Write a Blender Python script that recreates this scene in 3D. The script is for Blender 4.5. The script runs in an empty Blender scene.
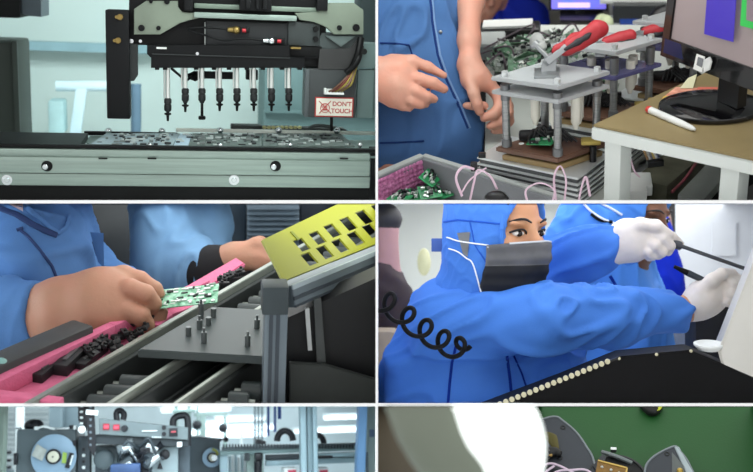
import bpy, bmesh, math, random
import numpy as np
from mathutils import Vector, Matrix, noise

random.seed(7)
R = math.radians
PI = math.pi
V = Vector
SC = bpy.context.scene
COL = SC.collection

# ------------------------------------------------------------------ camera
LENS = 50.0
FPX = LENS / 36.0 * 753.0
CX, CY = 376.5, 236.0
CAM = V((0, 0, 1.6))
ALPHA = R(12)
CAMM = Matrix.Translation(CAM) @ Matrix.Rotation(-ALPHA, 4, 'X')     # (right, forward, up) -> world
FRONT = 1.6                                                        # where the partitions begin

cam_d = bpy.data.cameras.new('camera')
cam = bpy.data.objects.new('camera', cam_d)
COL.objects.link(cam)
cam_d.lens = LENS
cam_d.sensor_width = 36.0
cam_d.clip_start = 0.05
cam_d.clip_end = 60
cam.matrix_world = CAMM @ Matrix.Rotation(R(90), 4, 'X')
SC.camera = cam
cam_d.dof.use_dof = True
cam_d.dof.focus_distance = 2.0
cam_d.dof.aperture_fstop = 5.0

SC.view_settings.view_transform = 'Standard'
SC.view_settings.look = 'None'
SC.view_settings.gamma = 1.0
SC.view_settings.exposure = 0.0
SC.view_settings.use_curve_mapping = False
try:
    SC.cycles.use_denoising = True
    SC.cycles.max_bounces = 8
    SC.cycles.transparent_max_bounces = 12
    SC.cycles.caustics_reflective = False
    SC.cycles.caustics_refractive = False
    SC.cycles.sample_clamp_indirect = 4.0
except Exception:
    pass
W = bpy.data.worlds.new('world')
SC.world = W
W.use_nodes = True
W.node_tree.nodes['Background'].inputs[0].default_value = (1.0, 1.0, 1.0, 1)
W.node_tree.nodes['Background'].inputs[1].default_value = 1.08

# ------------------------------------------------------------------ materials
def lin(c):
    c = c / 255.0
    return c / 12.92 if c <= 0.04045 else ((c + 0.055) / 1.055) ** 2.4
def rgb(t):
    return (lin(t[0]), lin(t[1]), lin(t[2]), 1)
_M = {}
def mat(name, col=(128, 128, 128), rough=0.5, metal=0.0, var=0.10, scale=12.0, bump=0.0, bscale=60.0,
        emit=0.0, trans=0.0, ior=1.45, spec=0.5, sss=0.0, stretch=(1, 1, 1), coat=0.0, col2=None, sheen=0.0):
    if name in _M:
        return _M[name]
    m = bpy.data.materials.new(name)
    m.use_nodes = True
    nt = m.node_tree
    p = nt.nodes['Principled BSDF']
    p.inputs['Roughness'].default_value = rough
    p.inputs['Metallic'].default_value = metal
    p.inputs['Specular IOR Level'].default_value = spec
    p.inputs['IOR'].default_value = ior
    p.inputs['Transmission Weight'].default_value = trans
    p.inputs['Coat Weight'].default_value = coat
    p.inputs['Sheen Weight'].default_value = sheen
    if sss:
        p.inputs['Subsurface Weight'].default_value = sss
        p.inputs['Subsurface Radius'].default_value = (0.012, 0.005, 0.003)
        p.inputs['Subsurface Scale'].default_value = 0.6
    tc = nt.nodes.new('ShaderNodeTexCoord')
    mp = nt.nodes.new('ShaderNodeMapping')
    mp.inputs['Scale'].default_value = stretch
    nt.links.new(tc.outputs['Object'], mp.inputs[0])
    nz = nt.nodes.new('ShaderNodeTexNoise')
    nz.inputs['Scale'].default_value = scale
    nz.inputs['Detail'].default_value = 4
    nt.links.new(mp.outputs[0], nz.inputs['Vector'])
    rp = nt.nodes.new('ShaderNodeValToRGB')
    a, b = rgb(col), rgb(col2 or col)
    k = var
    rp.color_ramp.elements[0].position = 0.32
    rp.color_ramp.elements[1].position = 0.68
    rp.color_ramp.elements[0].color = (a[0] * (1 - k), a[1] * (1 - k), a[2] * (1 - k), 1)
    rp.color_ramp.elements[1].color = (min(1, b[0] * (1 + k)), min(1, b[1] * (1 + k)), min(1, b[2] * (1 + k)), 1)
    nt.links.new(nz.outputs['Fac'], rp.inputs[0])
    nt.links.new(rp.outputs[0], p.inputs['Base Color'])
    if emit:
        nt.links.new(rp.outputs[0], p.inputs['Emission Color'])
        p.inputs['Emission Strength'].default_value = emit
    if bump:
        n2 = nt.nodes.new('ShaderNodeTexNoise')
        n2.inputs['Scale'].default_value = bscale
        n2.inputs['Detail'].default_value = 3
        nt.links.new(mp.outputs[0], n2.inputs['Vector'])
        bp = nt.nodes.new('ShaderNodeBump')
        bp.inputs['Strength'].default_value = bump
        bp.inputs['Distance'].default_value = 0.004
        nt.links.new(n2.outputs['Fac'], bp.inputs['Height'])
        nt.links.new(bp.outputs[0], p.inputs['Normal'])
    _M[name] = m
    return m

# ------------------------------------------------------------------ mesh builder
def frame_of(d):
    d = d.normalized()
    u = d.orthogonal().normalized()
    return u, d.cross(u).normalized(), d
def smooth_path(pts, n=6):
    pts = [V(p) for p in pts]
    if len(pts) < 3:
        return pts
    out = []
    P = [pts[0] * 2 - pts[1]] + pts + [pts[-1] * 2 - pts[-2]]
    for i in range(1, len(P) - 2):
        a, b, c, d = P[i - 1], P[i], P[i + 1], P[i + 2]
        for k in range(n):
            t = k / n
            out.append(0.5 * ((2 * b) + (c - a) * t + (2 * a - 5 * b + 4 * c - d) * t * t + (3 * b - a - 3 * c + d) * t ** 3))
    out.append(pts[-1])
    return out
class MB:
    def __init__(s):
        s.bm = bmesh.new()
    def _take(s, bm, mi):
        vm = {}
        for v in bm.verts:
            vm[v] = s.bm.verts.new(v.co)
        for f in bm.faces:
            try:
                g = s.bm.faces.new([vm[v] for v in f.verts])
                g.material_index = mi
            except ValueError:
                pass
        bm.free()
        return s
    def box(s, c, size, rot=None, bevel=0.0, mi=0, seg=2):
        bm = bmesh.new()
        bmesh.ops.create_cube(bm, size=1.0)
        for v in bm.verts:
            v.co = V((v.co.x * size[0], v.co.y * size[1], v.co.z * size[2]))
        if bevel:
            bmesh.ops.bevel(bm, geom=bm.edges[:], offset=min(bevel, 0.45 * min(size)), segments=seg, profile=0.6, affect='EDGES')
        m = Matrix.Translation(V(c)) @ (rot.to_4x4() if rot else Matrix())
        bmesh.ops.transform(bm, matrix=m, verts=bm.verts)
        return s._take(bm, mi)
    def bar(s, p0, p1, w, t, up=V((0, 0, 1)), bevel=0.0, mi=0):
        p0, p1 = V(p0), V(p1)
        d = (p1 - p0)
        y = d.normalized()
        x = y.cross(up).normalized()
        z = x.cross(y)
        rot = Matrix((x, y, z)).transposed()
        return s.box((p0 + p1) / 2, (w, d.length, t), rot, bevel, mi)
    def cyl(s, p0, p1, r0, r1=None, n=18, mi=0, bevel=0.0):
        p0, p1 = V(p0), V(p1)
        r1 = r0 if r1 is None else r1
        u, w, d = frame_of(p1 - p0)
        bm = bmesh.new()
        A, B = [], []
        for i in range(n):
            a = 2 * PI * i / n
            o = u * math.cos(a) + w * math.sin(a)
            A.append(bm.verts.new(p0 + o * r0))
            B.append(bm.verts.new(p1 + o * r1))
        for i in range(n):
            j = (i + 1) % n
            bm.faces.new((A[i], A[j], B[j], B[i]))
        c0 = bm.faces.new(A[::-1])
        c1 = bm.faces.new(B)
        if bevel:
            bmesh.ops.bevel(bm, geom=list(c0.edges) + list(c1.edges), offset=bevel, segments=2, affect='EDGES')
        return s._take(bm, mi)
    def lathe(s, base, axis, prof, n=24, mi=0, caps=True):
        base = V(base)
        u, w, d = frame_of(V(axis))
        bm = bmesh.new()
        rings = []
        for (r, h) in prof:
            if r < 1e-6:
                rings.append([bm.verts.new(base + d * h)])
            else:
                rings.append([bm.verts.new(base + d * h + (u * math.cos(2 * PI * i / n) + w * math.sin(2 * PI * i / n)) * r) for i in range(n)])
        for a, b in zip(rings, rings[1:]):
            for i in range(n):
                j = (i + 1) % n
                if len(a) == 1 and len(b) == 1:
                    continue
                if len(a) == 1:
                    bm.faces.new((a[0], b[j], b[i]))
                elif len(b) == 1:
                    bm.faces.new((a[i], a[j], b[0]))
                else:
                    bm.faces.new((a[i], a[j], b[j], b[i]))
        if not caps:
            for i in range(n):
                j = (i + 1) % n
                bm.faces.new((rings[-1][i], rings[-1][j], rings[0][j], rings[0][i]))
        for rr, fl in ((rings[0], True), (rings[-1], False)):
            if caps and len(rr) > 1:
                bm.faces.new(rr[::-1] if fl else rr)
        return s._take(bm, mi)
    def tube(s, pts, r, n=10, sm=6, mi=0, flat=None):
        P = smooth_path(pts, sm) if sm else [V(p) for p in pts]
        rs = r if isinstance(r, (list, tuple)) else None
        bm = bmesh.new()
        rings = []
        u = None
        for i, p in enumerate(P):
            d = (P[min(i + 1, len(P) - 1)] - P[max(i - 1, 0)])
            if d.length < 1e-9:
                d = V((0, 0, 1))
            d.normalize()
            u = d.orthogonal().normalized() if u is None else (u - d * u.dot(d)).normalized()
            w = d.cross(u)
            if rs:
                t = i / (len(P) - 1) * (len(rs) - 1)
                k = min(int(t), len(rs) - 2)
                rad = rs[k] + (rs[k + 1] - rs[k]) * (t - k)
            else:
                rad = r
            fa = flat or 1.0
            rings.append([bm.verts.new(p + (u * math.cos(2 * PI * q / n) + w * fa * math.sin(2 * PI * q / n)) * rad) for q in range(n)])
        for a, b in zip(rings, rings[1:]):
            for q in range(n):
                j = (q + 1) % n
                bm.faces.new((a[q], a[j], b[j], b[q]))
        bm.faces.new(rings[0][::-1])
        bm.faces.new(rings[-1])
        return s._take(bm, mi)
    def sphere(s, c, r, sc=(1, 1, 1), rot=None, n=16, mi=0):
        bm = bmesh.new()
        bmesh.ops.create_uvsphere(bm, u_segments=n, v_segments=max(6, n // 2), radius=1.0)
        m = Matrix.Translation(V(c)) @ (rot.to_4x4() if rot else Matrix()) @ Matrix.Diagonal((r * sc[0], r * sc[1], r * sc[2], 1))
        bmesh.ops.transform(bm, matrix=m, verts=bm.verts)
        return s._take(bm, mi)
    def prism(s, pts, vec, mi=0, bevel=0.0, holes=None):
        pts = [V(p) for p in pts]
        vec = V(vec)
        bm = bmesh.new()
        A = [bm.verts.new(p) for p in pts]
        B = [bm.verts.new(p + vec) for p in pts]
        n = len(pts)
        caps = [bm.faces.new(A), bm.faces.new(B[::-1])]
        for i in range(n):
            j = (i + 1) % n
            bm.faces.new((A[j], A[i], B[i], B[j]))
        bmesh.ops.recalc_face_normals(bm, faces=bm.faces)
        if bevel:
            ed = set()
            for f in caps:
                ed.update(f.edges)
            bmesh.ops.bevel(bm, geom=list(ed), offset=bevel, segments=2, affect='EDGES')
        return s._take(bm, mi)
    def grid(s, fn, nu, nv, thick=None, mi=0, closed_u=False):
        """sheet fn(u,v) -> point, thick = vector or float (along normals)"""
        bm = bmesh.new()
        G = [[bm.verts.new(fn(i / nu, j / nv)) for j in range(nv + 1)] for i in range(nu + 1)]
        fs = []
        for i in range(nu):
            for j in range(nv):
                fs.append(bm.faces.new((G[i][j], G[i + 1][j], G[i + 1][j + 1], G[i][j + 1])))
        if thick:
            bmesh.ops.solidify(bm, geom=fs, thickness=thick)
        return s._take(bm, mi)
    def raw(s, verts, faces, mi=0):
        bm = bmesh.new()
        vs = [bm.verts.new(v) for v in verts]
        for f in faces:
            try:
                bm.faces.new([vs[i] for i in f])
            except ValueError:
                pass
        return s._take(bm, mi)

# ------------------------------------------------------------------ bays
RECT = {1: (0, 0, 375.5, 200), 2: (378, 0, 753, 200), 3: (0, 203.6, 375.5, 403), 4: (378, 203.6, 753, 403),
        5: (0, 406.4, 375.5, 472), 6: (378, 406.4, 753, 472)}
OBJ_BAY = {}
BASE = {}
class Bay:
    def __init__(s, i, pitch, h, roll=0.0, yaw=0.0):
        s.i = i
        x0, y0, x1, y1 = s.rect = RECT[i]
        cx, cy = (x0 + x1) / 2, (y0 + y1) / 2
        if i >= 5:
            cy = 439
        d = V(((cx - CX) / FPX, 1, -(cy - CY) / FPX))
        Ro = Matrix.Rotation(-math.atan2(d.x, d.y), 4, 'Z') @ Matrix.Rotation(math.atan2(d.z, math.hypot(d.x, d.y)), 4, 'X')
        s.h = h
        s.M = CAMM @ Ro @ Matrix.Rotation(roll, 4, 'Y') @ Matrix.Rotation(R(pitch), 4, 'X') @ Matrix.Rotation(yaw, 4, 'Z') @ Matrix.Translation((0, 0, -h))
        s.Mi = s.M.inverted()
        s.O = V((0, 0, h))
    def dir(s, px, py):
        d = CAMM.to_3x3() @ V(((px - CX) / FPX, 1, -(py - CY) / FPX))
        return s.Mi.to_3x3() @ d                  # one unit along it = one metre of camera depth
    def d(s, px, py, depth):                      # at camera depth
        return s.O + s.dir(px, py) * depth
    def y(s, px, py, Y):                          # on the upright plane Y
        k = s.dir(px, py)
        return s.O + k * (Y / k.y)
    def z(s, px, py, Z):                          # on the level plane Z
        k = s.dir(px, py)
        return s.O + k * ((Z - s.h) / k.z)
    def pl(s, px, py, p0, n):                     # on any plane
        k = s.dir(px, py)
        n = V(n)
        return s.O + k * ((V(p0) - s.O).dot(n) / k.dot(n))
    def proj(s, p):
        k = CAMM.inverted() @ (s.M @ V(p))
        return CX + FPX * k.x / k.y, CY - FPX * k.z / k.y
    def up(s, p, py):                             # the point straight above p that shows on row py
        p = V(p)
        q = s.y(s.proj(p)[0], py, p.y)
        return V((p.x, p.y, q.z))
    def mpp(s, p):                                # metres per pixel at p
        k = CAMM.inverted() @ (s.M @ V(p))
        return k.y / FPX
    def rbox(s, mb, x0, y0, x1, y1, Y, t, bevel=0.0, mi=0):
        a, b = s.y(x0, (y0 + y1) / 2, Y), s.y(x1, (y0 + y1) / 2, Y)
        c, e = s.y((x0 + x1) / 2, y0, Y), s.y((x0 + x1) / 2, y1, Y)
        return mb.box(((a.x + b.x) / 2, Y + t / 2, (c.z + e.z) / 2), (b.x - a.x, t, c.z - e.z), None, bevel, mi)
    def rpoly(s, mb, pts, Y, t, bevel=0.0, mi=0):
        return mb.prism([s.y(p[0], p[1], Y) for p in pts], (0, t, 0), mi, bevel)
    # objects
    def thing(s, name, label, cat, base, group=None, kind=None):
        o = bpy.data.objects.new(name, None)
        COL.objects.link(o)
        o.empty_display_size = 0.05
        base = V(base)
        o.matrix_world = s.M @ Matrix.Translation(base)
        o['label'] = label
        o['category'] = cat
        if group:
            o['group'] = group
        if kind:
            o['kind'] = kind
        BASE[o.name] = base
        OBJ_BAY[o.name] = s.i
        return o
    def mesh(s, name, mb, m, parent=None, label=None, cat=None, group=None, kind=None, smooth=40, base=None):
        bm = mb.bm
        me = bpy.data.meshes.new(name)
        if parent is not None:
            base = BASE[parent.name]
        elif base is None:
            xs = [v.co for v in bm.verts]
            base = V(((min(p.x for p in xs) + max(p.x for p in xs)) / 2, (min(p.y for p in xs) + max(p.y for p in xs)) / 2, min(p.z for p in xs)))
        bmesh.ops.translate(bm, vec=-base, verts=bm.verts)
        bmesh.ops.recalc_face_normals(bm, faces=bm.faces)
        bm.to_mesh(me)
        bm.free()
        for mm in (m if isinstance(m, (list, tuple)) else [m]):
            me.materials.append(mm)
        me.polygons.foreach_set('use_smooth', [True] * len(me.polygons))
        me.set_sharp_from_angle(angle=R(smooth))
        me.update()
        o = bpy.data.objects.new(name, me)
        COL.objects.link(o)
        BASE[o.name] = base
        OBJ_BAY[o.name] = s.i
        if parent is not None:
            o.parent = parent
        else:
            o.matrix_world = s.M @ Matrix.Translation(base)
        if label:
            o['label'] = label
        if cat:
            o['category'] = cat
        if group:
            o['group'] = group
        if kind:
            o['kind'] = kind
        return o
    def area(s, c, target, sx, sy, power, col=(1, 1, 1), name='overhead_light'):
        l = bpy.data.lights.new(name, 'AREA')
        l.shape = 'RECTANGLE'
        l.size, l.size_y = sx, sy
        l.energy = power
        l.color = col
        o = bpy.data.objects.new(name, l)
        COL.objects.link(o)
        c, target = V(c), V(target)
        q = (target - c).to_track_quat('-Z', 'Y').to_matrix().to_4x4()
        o.matrix_world = s.M @ Matrix.Translation(c) @ q
        return o
    def ceil_area(s, d0, d1, x0, x1, power, col=(1, 1, 1), name='overhead_light'):  # added fill light, edge-on to the camera so it stays unseen
        """a light panel lying on the bay's own ceiling partition, from depth d0 to d1 and pixel column x0 to x1, facing down"""
        yp = s.rect[1] + 0.8
        A, B = s.d((x0 + x1) / 2, yp, d0), s.d((x0 + x1) / 2, yp, d1)
        ax = (B - A).normalized()
        xx = (s.d(x1, yp, d0) - s.d(x0, yp, d0))
        xn = (xx - ax * xx.dot(ax)).normalized()
        nz = xn.cross(ax).normalized()
        l = bpy.data.lights.new(name, 'AREA')
        l.shape = 'RECTANGLE'
        l.size, l.size_y = xx.length * (d0 + d1) / 2 / d0, (B - A).length
        l.energy = power
        l.color = col
        o = bpy.data.objects.new(name, l)
        COL.objects.link(o)
        m = Matrix((xn, ax, nz)).transposed().to_4x4()
        o.matrix_world = s.M @ Matrix.Translation((A + B) / 2) @ m
        return o

def copy_tree(o, parent=None, delta=None):
    c = o.copy()
    COL.objects.link(c)
    BASE[c.name] = BASE[o.name].copy()
    OBJ_BAY[c.name] = OBJ_BAY[o.name]
    if parent is not None:
        c.parent = parent
    for ch in [x for x in o.children]:
        copy_tree(ch, c)
    return c
def place_copy(bay, o, base, label=None, rotz=0.0, scale=1.0):
    c = copy_tree(o)
    c.matrix_world = bay.M @ Matrix.Translation(V(base)) @ Matrix.Rotation(rotz, 4, 'Z') @ Matrix.Scale(scale, 4)
    BASE[c.name] = V(base)
    if label:
        c['label'] = label
    return c

def place_m(bay, o, M4, label=None):
    c = copy_tree(o)
    c.matrix_world = bay.M @ M4
    BASE[c.name] = M4.to_translation()
    if label:
        c['label'] = label
    return c
def basis(c, x, y):
    x = V(x).normalized()
    z = x.cross(V(y)).normalized()
    y = z.cross(x)
    m = Matrix((x, y, z)).transposed().to_4x4()
    return Matrix.Translation(V(c)) @ m
def make_board(bay, w, l, seed, name='circuit_board', label='', group=None, cols=((28, 112, 66), (40, 130, 80)), c=(0, 0, 0), parts=True, dens=16, pick=(0, 0, 1, 1, 2), sz=1.0, hs=1.0):
    rnd = random.Random(seed)
    c = V(c)
    m = mat('green_board_%d_%d' % (cols[0][0], cols[0][1]), cols[0], 0.4, var=0.25, scale=90, col2=cols[1])
    mb = MB()
    mb.box(c + V((0, 0, .001)), (w, l, .002), None, 0.0004)
    o = bay.mesh(name, mb, m, None, label, 'circuit board', group, base=c)
    ms = [mat('chip_black', (34, 36, 38), 0.4), mat('solder_silver', (206, 212, 208), 0.3, 0.5), mat('connector_white', (226, 228, 222), 0.5)]
    mbs = [MB(), MB(), MB()]
    for i in range(dens):
        k = rnd.choice(pick)
        a, b = rnd.uniform(.04, .2) * w * sz, rnd.uniform(.04, .2) * l * sz
        x, y = rnd.uniform(-.5, .5) * (w - a), rnd.uniform(-.5, .5) * (l - b)
        h = rnd.uniform(.002, .008) * hs
        mbs[k].box(c + V((x, y, .002 + h / 2)), (a, b, h), None, 0.0006)
    for q, nm in enumerate(('chips', 'solder_joints', 'connectors')):
        if mbs[q].bm.faces:
            bay.mesh(nm, mbs[q], ms[q], o, kind='stuff')
    return o

# ------------------------------------------------------------------ bodies: smooth union of tapered limbs, skinned as one surface
def _smin(a, b, k):
    h = np.clip(0.5 + 0.5 * (b - a) / k, 0, 1)
    return b + (a - b) * h - k * h * (1 - h)
class Body:
    def __init__(s, h=0.006):
        s.h = h
        s.pr = []
    def limb(s, a, b, ra, rb, k=0.01):
        s.pr.append(('c', np.array(a, float), np.array(b, float), ra, rb, k))
        return s
    def chain(s, pts, rs, k=0.01):
        for i in range(len(pts) - 1):
            s.limb(pts[i], pts[i + 1], rs[i], rs[i + 1], k)
        return s
    def ell(s, c, r, k=0.01, rot=None):
        s.pr.append(('e', np.array(c, float), np.array(r, float), np.array(rot if rot is not None else Matrix.Identity(3)), 0, k))
        return s
    def cut(s, c, r, k=0.006, rot=None):
        s.pr.append(('x', np.array(c, float), np.array(r, float), np.array(rot if rot is not None else Matrix.Identity(3)), 0, k))
        return s
    def build(s, relax=1):
        h = s.h
        lo = np.full(3, 1e9)
        hi = np.full(3, -1e9)
        for p in s.pr:
            if p[0] == 'c':
                for q, r in ((p[1], p[3]), (p[2], p[4])):
                    lo = np.minimum(lo, q - r)
                    hi = np.maximum(hi, q + r)
            elif p[0] == 'e':
                r = max(p[2])
                lo = np.minimum(lo, p[1] - r)
                hi = np.maximum(hi, p[1] + r)
        lo -= 3 * h
        hi += 3 * h
        n = np.ceil((hi - lo) / h).astype(int) + 1
        Fd = np.full(n, 0.2, np.float32)
        ax = [lo[i] + h * np.arange(n[i]) for i in range(3)]
        for p in s.pr:
            k = max(p[5], 1e-4)
            if p[0] == 'c':
                l2 = np.minimum(p[1] - p[3], p[2] - p[4]) - k - 2 * h
                h2 = np.maximum(p[1] + p[3], p[2] + p[4]) + k + 2 * h
            else:
                r = max(p[2])
                l2, h2 = p[1] - r - k - 2 * h, p[1] + r + k + 2 * h
            i0 = np.clip(np.floor((l2 - lo) / h).astype(int), 0, n)
            i1 = np.clip(np.ceil((h2 - lo) / h).astype(int) + 1, 0, n)
            if (i1 <= i0).any():
                continue
            X, Y, Z = np.meshgrid(ax[0][i0[0]:i1[0]], ax[1][i0[1]:i1[1]], ax[2][i0[2]:i1[2]], indexing='ij')
            if p[0] == 'c':
                ba = p[2] - p[1]
                L = max((ba * ba).sum(), 1e-12)
                t = np.clip(((X - p[1][0]) * ba[0] + (Y - p[1][1]) * ba[1] + (Z - p[1][2]) * ba[2]) / L, 0, 1)
                D = np.sqrt((X - p[1][0] - ba[0] * t) ** 2 + (Y - p[1][1] - ba[1] * t) ** 2 + (Z - p[1][2] - ba[2] * t) ** 2) - (p[3] + (p[4] - p[3]) * t)
            else:
                Q = p[3].T
                x, y, z = X - p[1][0], Y - p[1][1], Z - p[1][2]
                a = (Q[0, 0] * x + Q[0, 1] * y + Q[0, 2] * z)
                b = (Q[1, 0] * x + Q[1, 1] * y + Q[1, 2] * z)
                c = (Q[2, 0] * x + Q[2, 1] * y + Q[2, 2] * z)
                r = p[2]
                k0 = np.sqrt((a / r[0]) ** 2 + (b / r[1]) ** 2 + (c / r[2]) ** 2)
                k1 = np.sqrt((a / r[0] ** 2) ** 2 + (b / r[1] ** 2) ** 2 + (c / r[2] ** 2) ** 2)
                D = k0 * (k0 - 1) / np.maximum(k1, 1e-6)
            sl = (slice(i0[0], i1[0]), slice(i0[1], i1[1]), slice(i0[2], i1[2]))
            if p[0] == 'x':
                Fd[sl] = -_smin(-Fd[sl], D, k)
            else:
                Fd[sl] = _smin(Fd[sl], D, k)
        return surface_nets(Fd, lo, h, relax)
def surface_nets(Fd, lo, h, relax=1):
    ins = Fd < 0
    nx, ny, nz = Fd.shape
    cs = (nx - 1, ny - 1, nz - 1)
    cnt = np.zeros(cs, np.int32)
    acc = np.zeros(cs + (3,), np.float64)
    I, J, K = np.meshgrid(np.arange(cs[0]), np.arange(cs[1]), np.arange(cs[2]), indexing='ij')
    corners = [(a, b, c) for a in (0, 1) for b in (0, 1) for c in (0, 1)]
    for A in corners:
        for d in range(3):
            if A[d]:
                continue
            B = list(A)
            B[d] = 1
            fa = Fd[A[0]:A[0] + cs[0], A[1]:A[1] + cs[1], A[2]:A[2] + cs[2]]
            fb = Fd[B[0]:B[0] + cs[0], B[1]:B[1] + cs[1], B[2]:B[2] + cs[2]]
            cr = (fa < 0) != (fb < 0)
            t = np.where(cr, fa / np.where(cr, fa - fb, 1), 0)
            cnt += cr
            for q in range(3):
                acc[..., q] += np.where(cr, A[q] + (t if q == d else 0), 0)
    act = cnt > 0
    idx = np.full(cs, -1, np.int64)
    idx[act] = np.arange(act.sum())
    P = acc[act] / cnt[act][:, None]
    P[:, 0] += I[act]
    P[:, 1] += J[act]
    P[:, 2] += K[act]
    P = P * h + lo
    faces = []
    for d in range(3):
        e1, e2 = [(1, 2), (2, 0), (0, 1)][d]
        s0 = [slice(1, cs[q]) for q in range(3)]
        s0[d] = slice(0, cs[d])
        a = ins[tuple(s0)]
        s1 = list(s0)
        s1[d] = slice(1, cs[d] + 1)
        b = ins[tuple(s1)]
        ch = np.argwhere(a != b)
        if not len(ch):
            continue
        fl = a[tuple(ch.T)]
        off = np.ones(3, int)
        off[d] = 0
        c0 = ch + off
        def at(u, v):
            q = c0.copy()
            q[:, e1] -= u
            q[:, e2] -= v
            return idx[tuple(q.T)]
        f = np.stack([at(1, 1), at(0, 1), at(0, 0), at(1, 0)], 1)
        f[~fl] = f[~fl][:, ::-1]
        faces.append(f)
    Fc = np.concatenate(faces)
    for _ in range(relax):
        S = np.zeros_like(P)
        n = np.zeros(len(P))
        for a, b in ((0, 1), (1, 2), (2, 3), (3, 0)):
            np.add.at(S, Fc[:, a], P[Fc[:, b]])
            np.add.at(S, Fc[:, b], P[Fc[:, a]])
            np.add.at(n, Fc[:, a], 1)
            np.add.at(n, Fc[:, b], 1)
        P = P * 0.4 + 0.6 * S / n[:, None]
    return P, Fc
def normals_of(P, Fc):
    fn = np.cross(P[Fc[:, 2]] - P[Fc[:, 0]], P[Fc[:, 3]] - P[Fc[:, 1]])
    N = np.zeros_like(P)
    for a in range(4):
        np.add.at(N, Fc[:, a], fn)
    return N / np.maximum(np.linalg.norm(N, axis=1, keepdims=True), 1e-12)
def folds(P, Fc, amp=0.006, freq=9.0, axis=None, stretch=3.0, seed=0.0, sharp=True):
    """push cloth in and out along its normals in long creases"""
    N = normals_of(P, Fc)
    ax = V(axis).normalized() if axis is not None else None
    out = P.copy()
    for i in range(len(P)):
        p = V(P[i])
        if ax is not None:
            p = p - ax * (p.dot(ax) * (1 - 1 / stretch))
        q = p * freq + V((seed, seed * 1.7, -seed))
        q = q + V(noise.noise_vector(q * .7)) * .5
        w = noise.noise(q)
        w2 = noise.noise(q * 1.9 + V((5, 1, 2)))
        m = max(0.0, min(1.0, .5 + 1.2 * noise.noise(q * .35 + V((9, 3, 1)))))
        r = math.exp(-(w / .16) ** 2) * m + .55 * math.exp(-(w2 / .15) ** 2) * (1 - .6 * m) - .35
        out[i] += N[i] * amp * r * 1.25
    return out
def body_mb(P, Fc, mi=0):
    mb = MB()
    vs = [mb.bm.verts.new(p) for p in P]
    for f in Fc:
        try:
            mb.bm.faces.new([vs[i] for i in f]).material_index = mi
        except ValueError:
            pass
    return mb
def text_mb(txt, size, M4, depth=0.0003, align='CENTER', mb=None, mi=0, bold=0.0):
    c = bpy.data.curves.new('lettering', 'FONT')
    c.body = txt
    c.size = size
    c.align_x = align
    c.align_y = 'CENTER'
    c.extrude = depth
    c.offset = bold
    o = bpy.data.objects.new('lettering', c)
    COL.objects.link(o)
    bpy.context.view_layer.update()
    dg = bpy.context.evaluated_depsgraph_get()
    me = bpy.data.meshes.new_from_object(o.evaluated_get(dg))
    bpy.data.objects.remove(o)
    mb = mb or MB()
    bm = bmesh.new()
    bm.from_mesh(me)
    bmesh.ops.transform(bm, matrix=M4, verts=bm.verts)
    bpy.data.meshes.remove(me)
    mb._take(bm, mi)
    return mb
# ================================================================== bay 1: placement head over a board conveyor
B = Bay(1, 6.0, 1.2)
blackm = mat('black_anodised', (9, 10, 11), 0.45, 0.0, spec=.25, var=0.25, scale=20)
blackb = mat('black_painted_steel', (11, 12, 14), 0.55, 0.0, spec=.25, var=0.2, scale=8)
darkg = mat('dark_grey_plastic', (40, 44, 44), 0.5, var=0.12)
silver = mat('brushed_aluminium', (146, 162, 154), 0.38, 0.55, var=0.10, scale=6, stretch=(1, 8, 30), bump=0.1, bscale=30)
plate = mat('zinc_plate', (120, 130, 116), 0.45, 0.35, var=0.12, scale=14)
steel = mat('polished_steel', (215, 220, 222), 0.16, 1.0, var=0.03)
brass = mat('brass', (150, 128, 76), 0.4, 0.8, var=0.08)
redp = mat('red_plastic', (180, 40, 50), 0.45)
whitep = mat('white_plastic', (225, 228, 225), 0.5, var=0.03)
tealw = mat('teal_wall_paint', (200, 214, 210), 0.9, var=0.04, scale=1.2, spec=0.05)
tealg = mat('grey_green_cabinet_paint', (92, 116, 116), 0.7, var=0.06, scale=3)

# setting
mb = MB(); B.rbox(mb, -140, -120, 460, 260, 3.9, 0.05)
B.mesh('wall_back_of_the_placement_bay', mb, tealw, kind='structure')
mb = MB(); B.rbox(mb, -120, 41, 160, 50, 3.8, 0.05)
B.mesh('trim_rail_on_wall', mb, mat('pale_blue_grey_paint', (138, 168, 176), 0.8), kind='structure')
r = B.thing('pipe_stand', 'white T shaped pipe stand in front of pale teal wall', 'stand', B.y(80, 150, 3.6))
wp = mat('white_painted_pipe', (216, 238, 246), 0.6, var=0.03)
mb = MB(); mb.cyl(B.y(56, 86, 3.6), B.y(112, 86, 3.6), 0.017); B.mesh('crossbar', mb, wp, r)
mb = MB(); mb.bar(B.y(82, 86, 3.6), B.y(70, 172, 3.6), 0.036, 0.03, V((0, 1, 0)), 0.006); B.mesh('upright', mb, wp, r)
mb = MB(); B.rbox(mb, 48, 101, 64, 134, 3.55, 0.1, 0.01)
B.mesh('wall_box', mb, mat('pale_wall_box_paint', (186, 220, 222), 0.8), label='pale box on the teal wall left of the white pipe stand', cat='box')
mb = MB(); B.rbox(mb, 264, 55, 480, 170, 3.3, 0.3, 0.01)
B.rbox(mb, 264, 112, 480, 115, 3.28, 0.02)
B.mesh('machine_cabinet', mb, tealg, label='grey green machine cabinet behind the right nozzles', cat='cabinet')
mb = MB(); B.rbox(mb, -60, 41, 18, 170, 2.9, 0.25, 0.01)
B.rbox(mb, 14, 41, 19, 170, 2.88, 0.02)
B.mesh('machine_upright', mb, mat('olive_grey_paint', (50, 58, 52), 0.6, var=0.15, scale=2), label='dark olive grey machine upright at the left edge', cat='frame')
r = B.thing('camera_housing', 'black and grey housing in the top left corner over the wall', 'housing', B.y(10, 17, 2.8))
mb = MB(); B.rbox(mb, -60, -40, 20, 17, 2.8, 0.2, 0.008); B.mesh('shell', mb, blackb, r)
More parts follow.
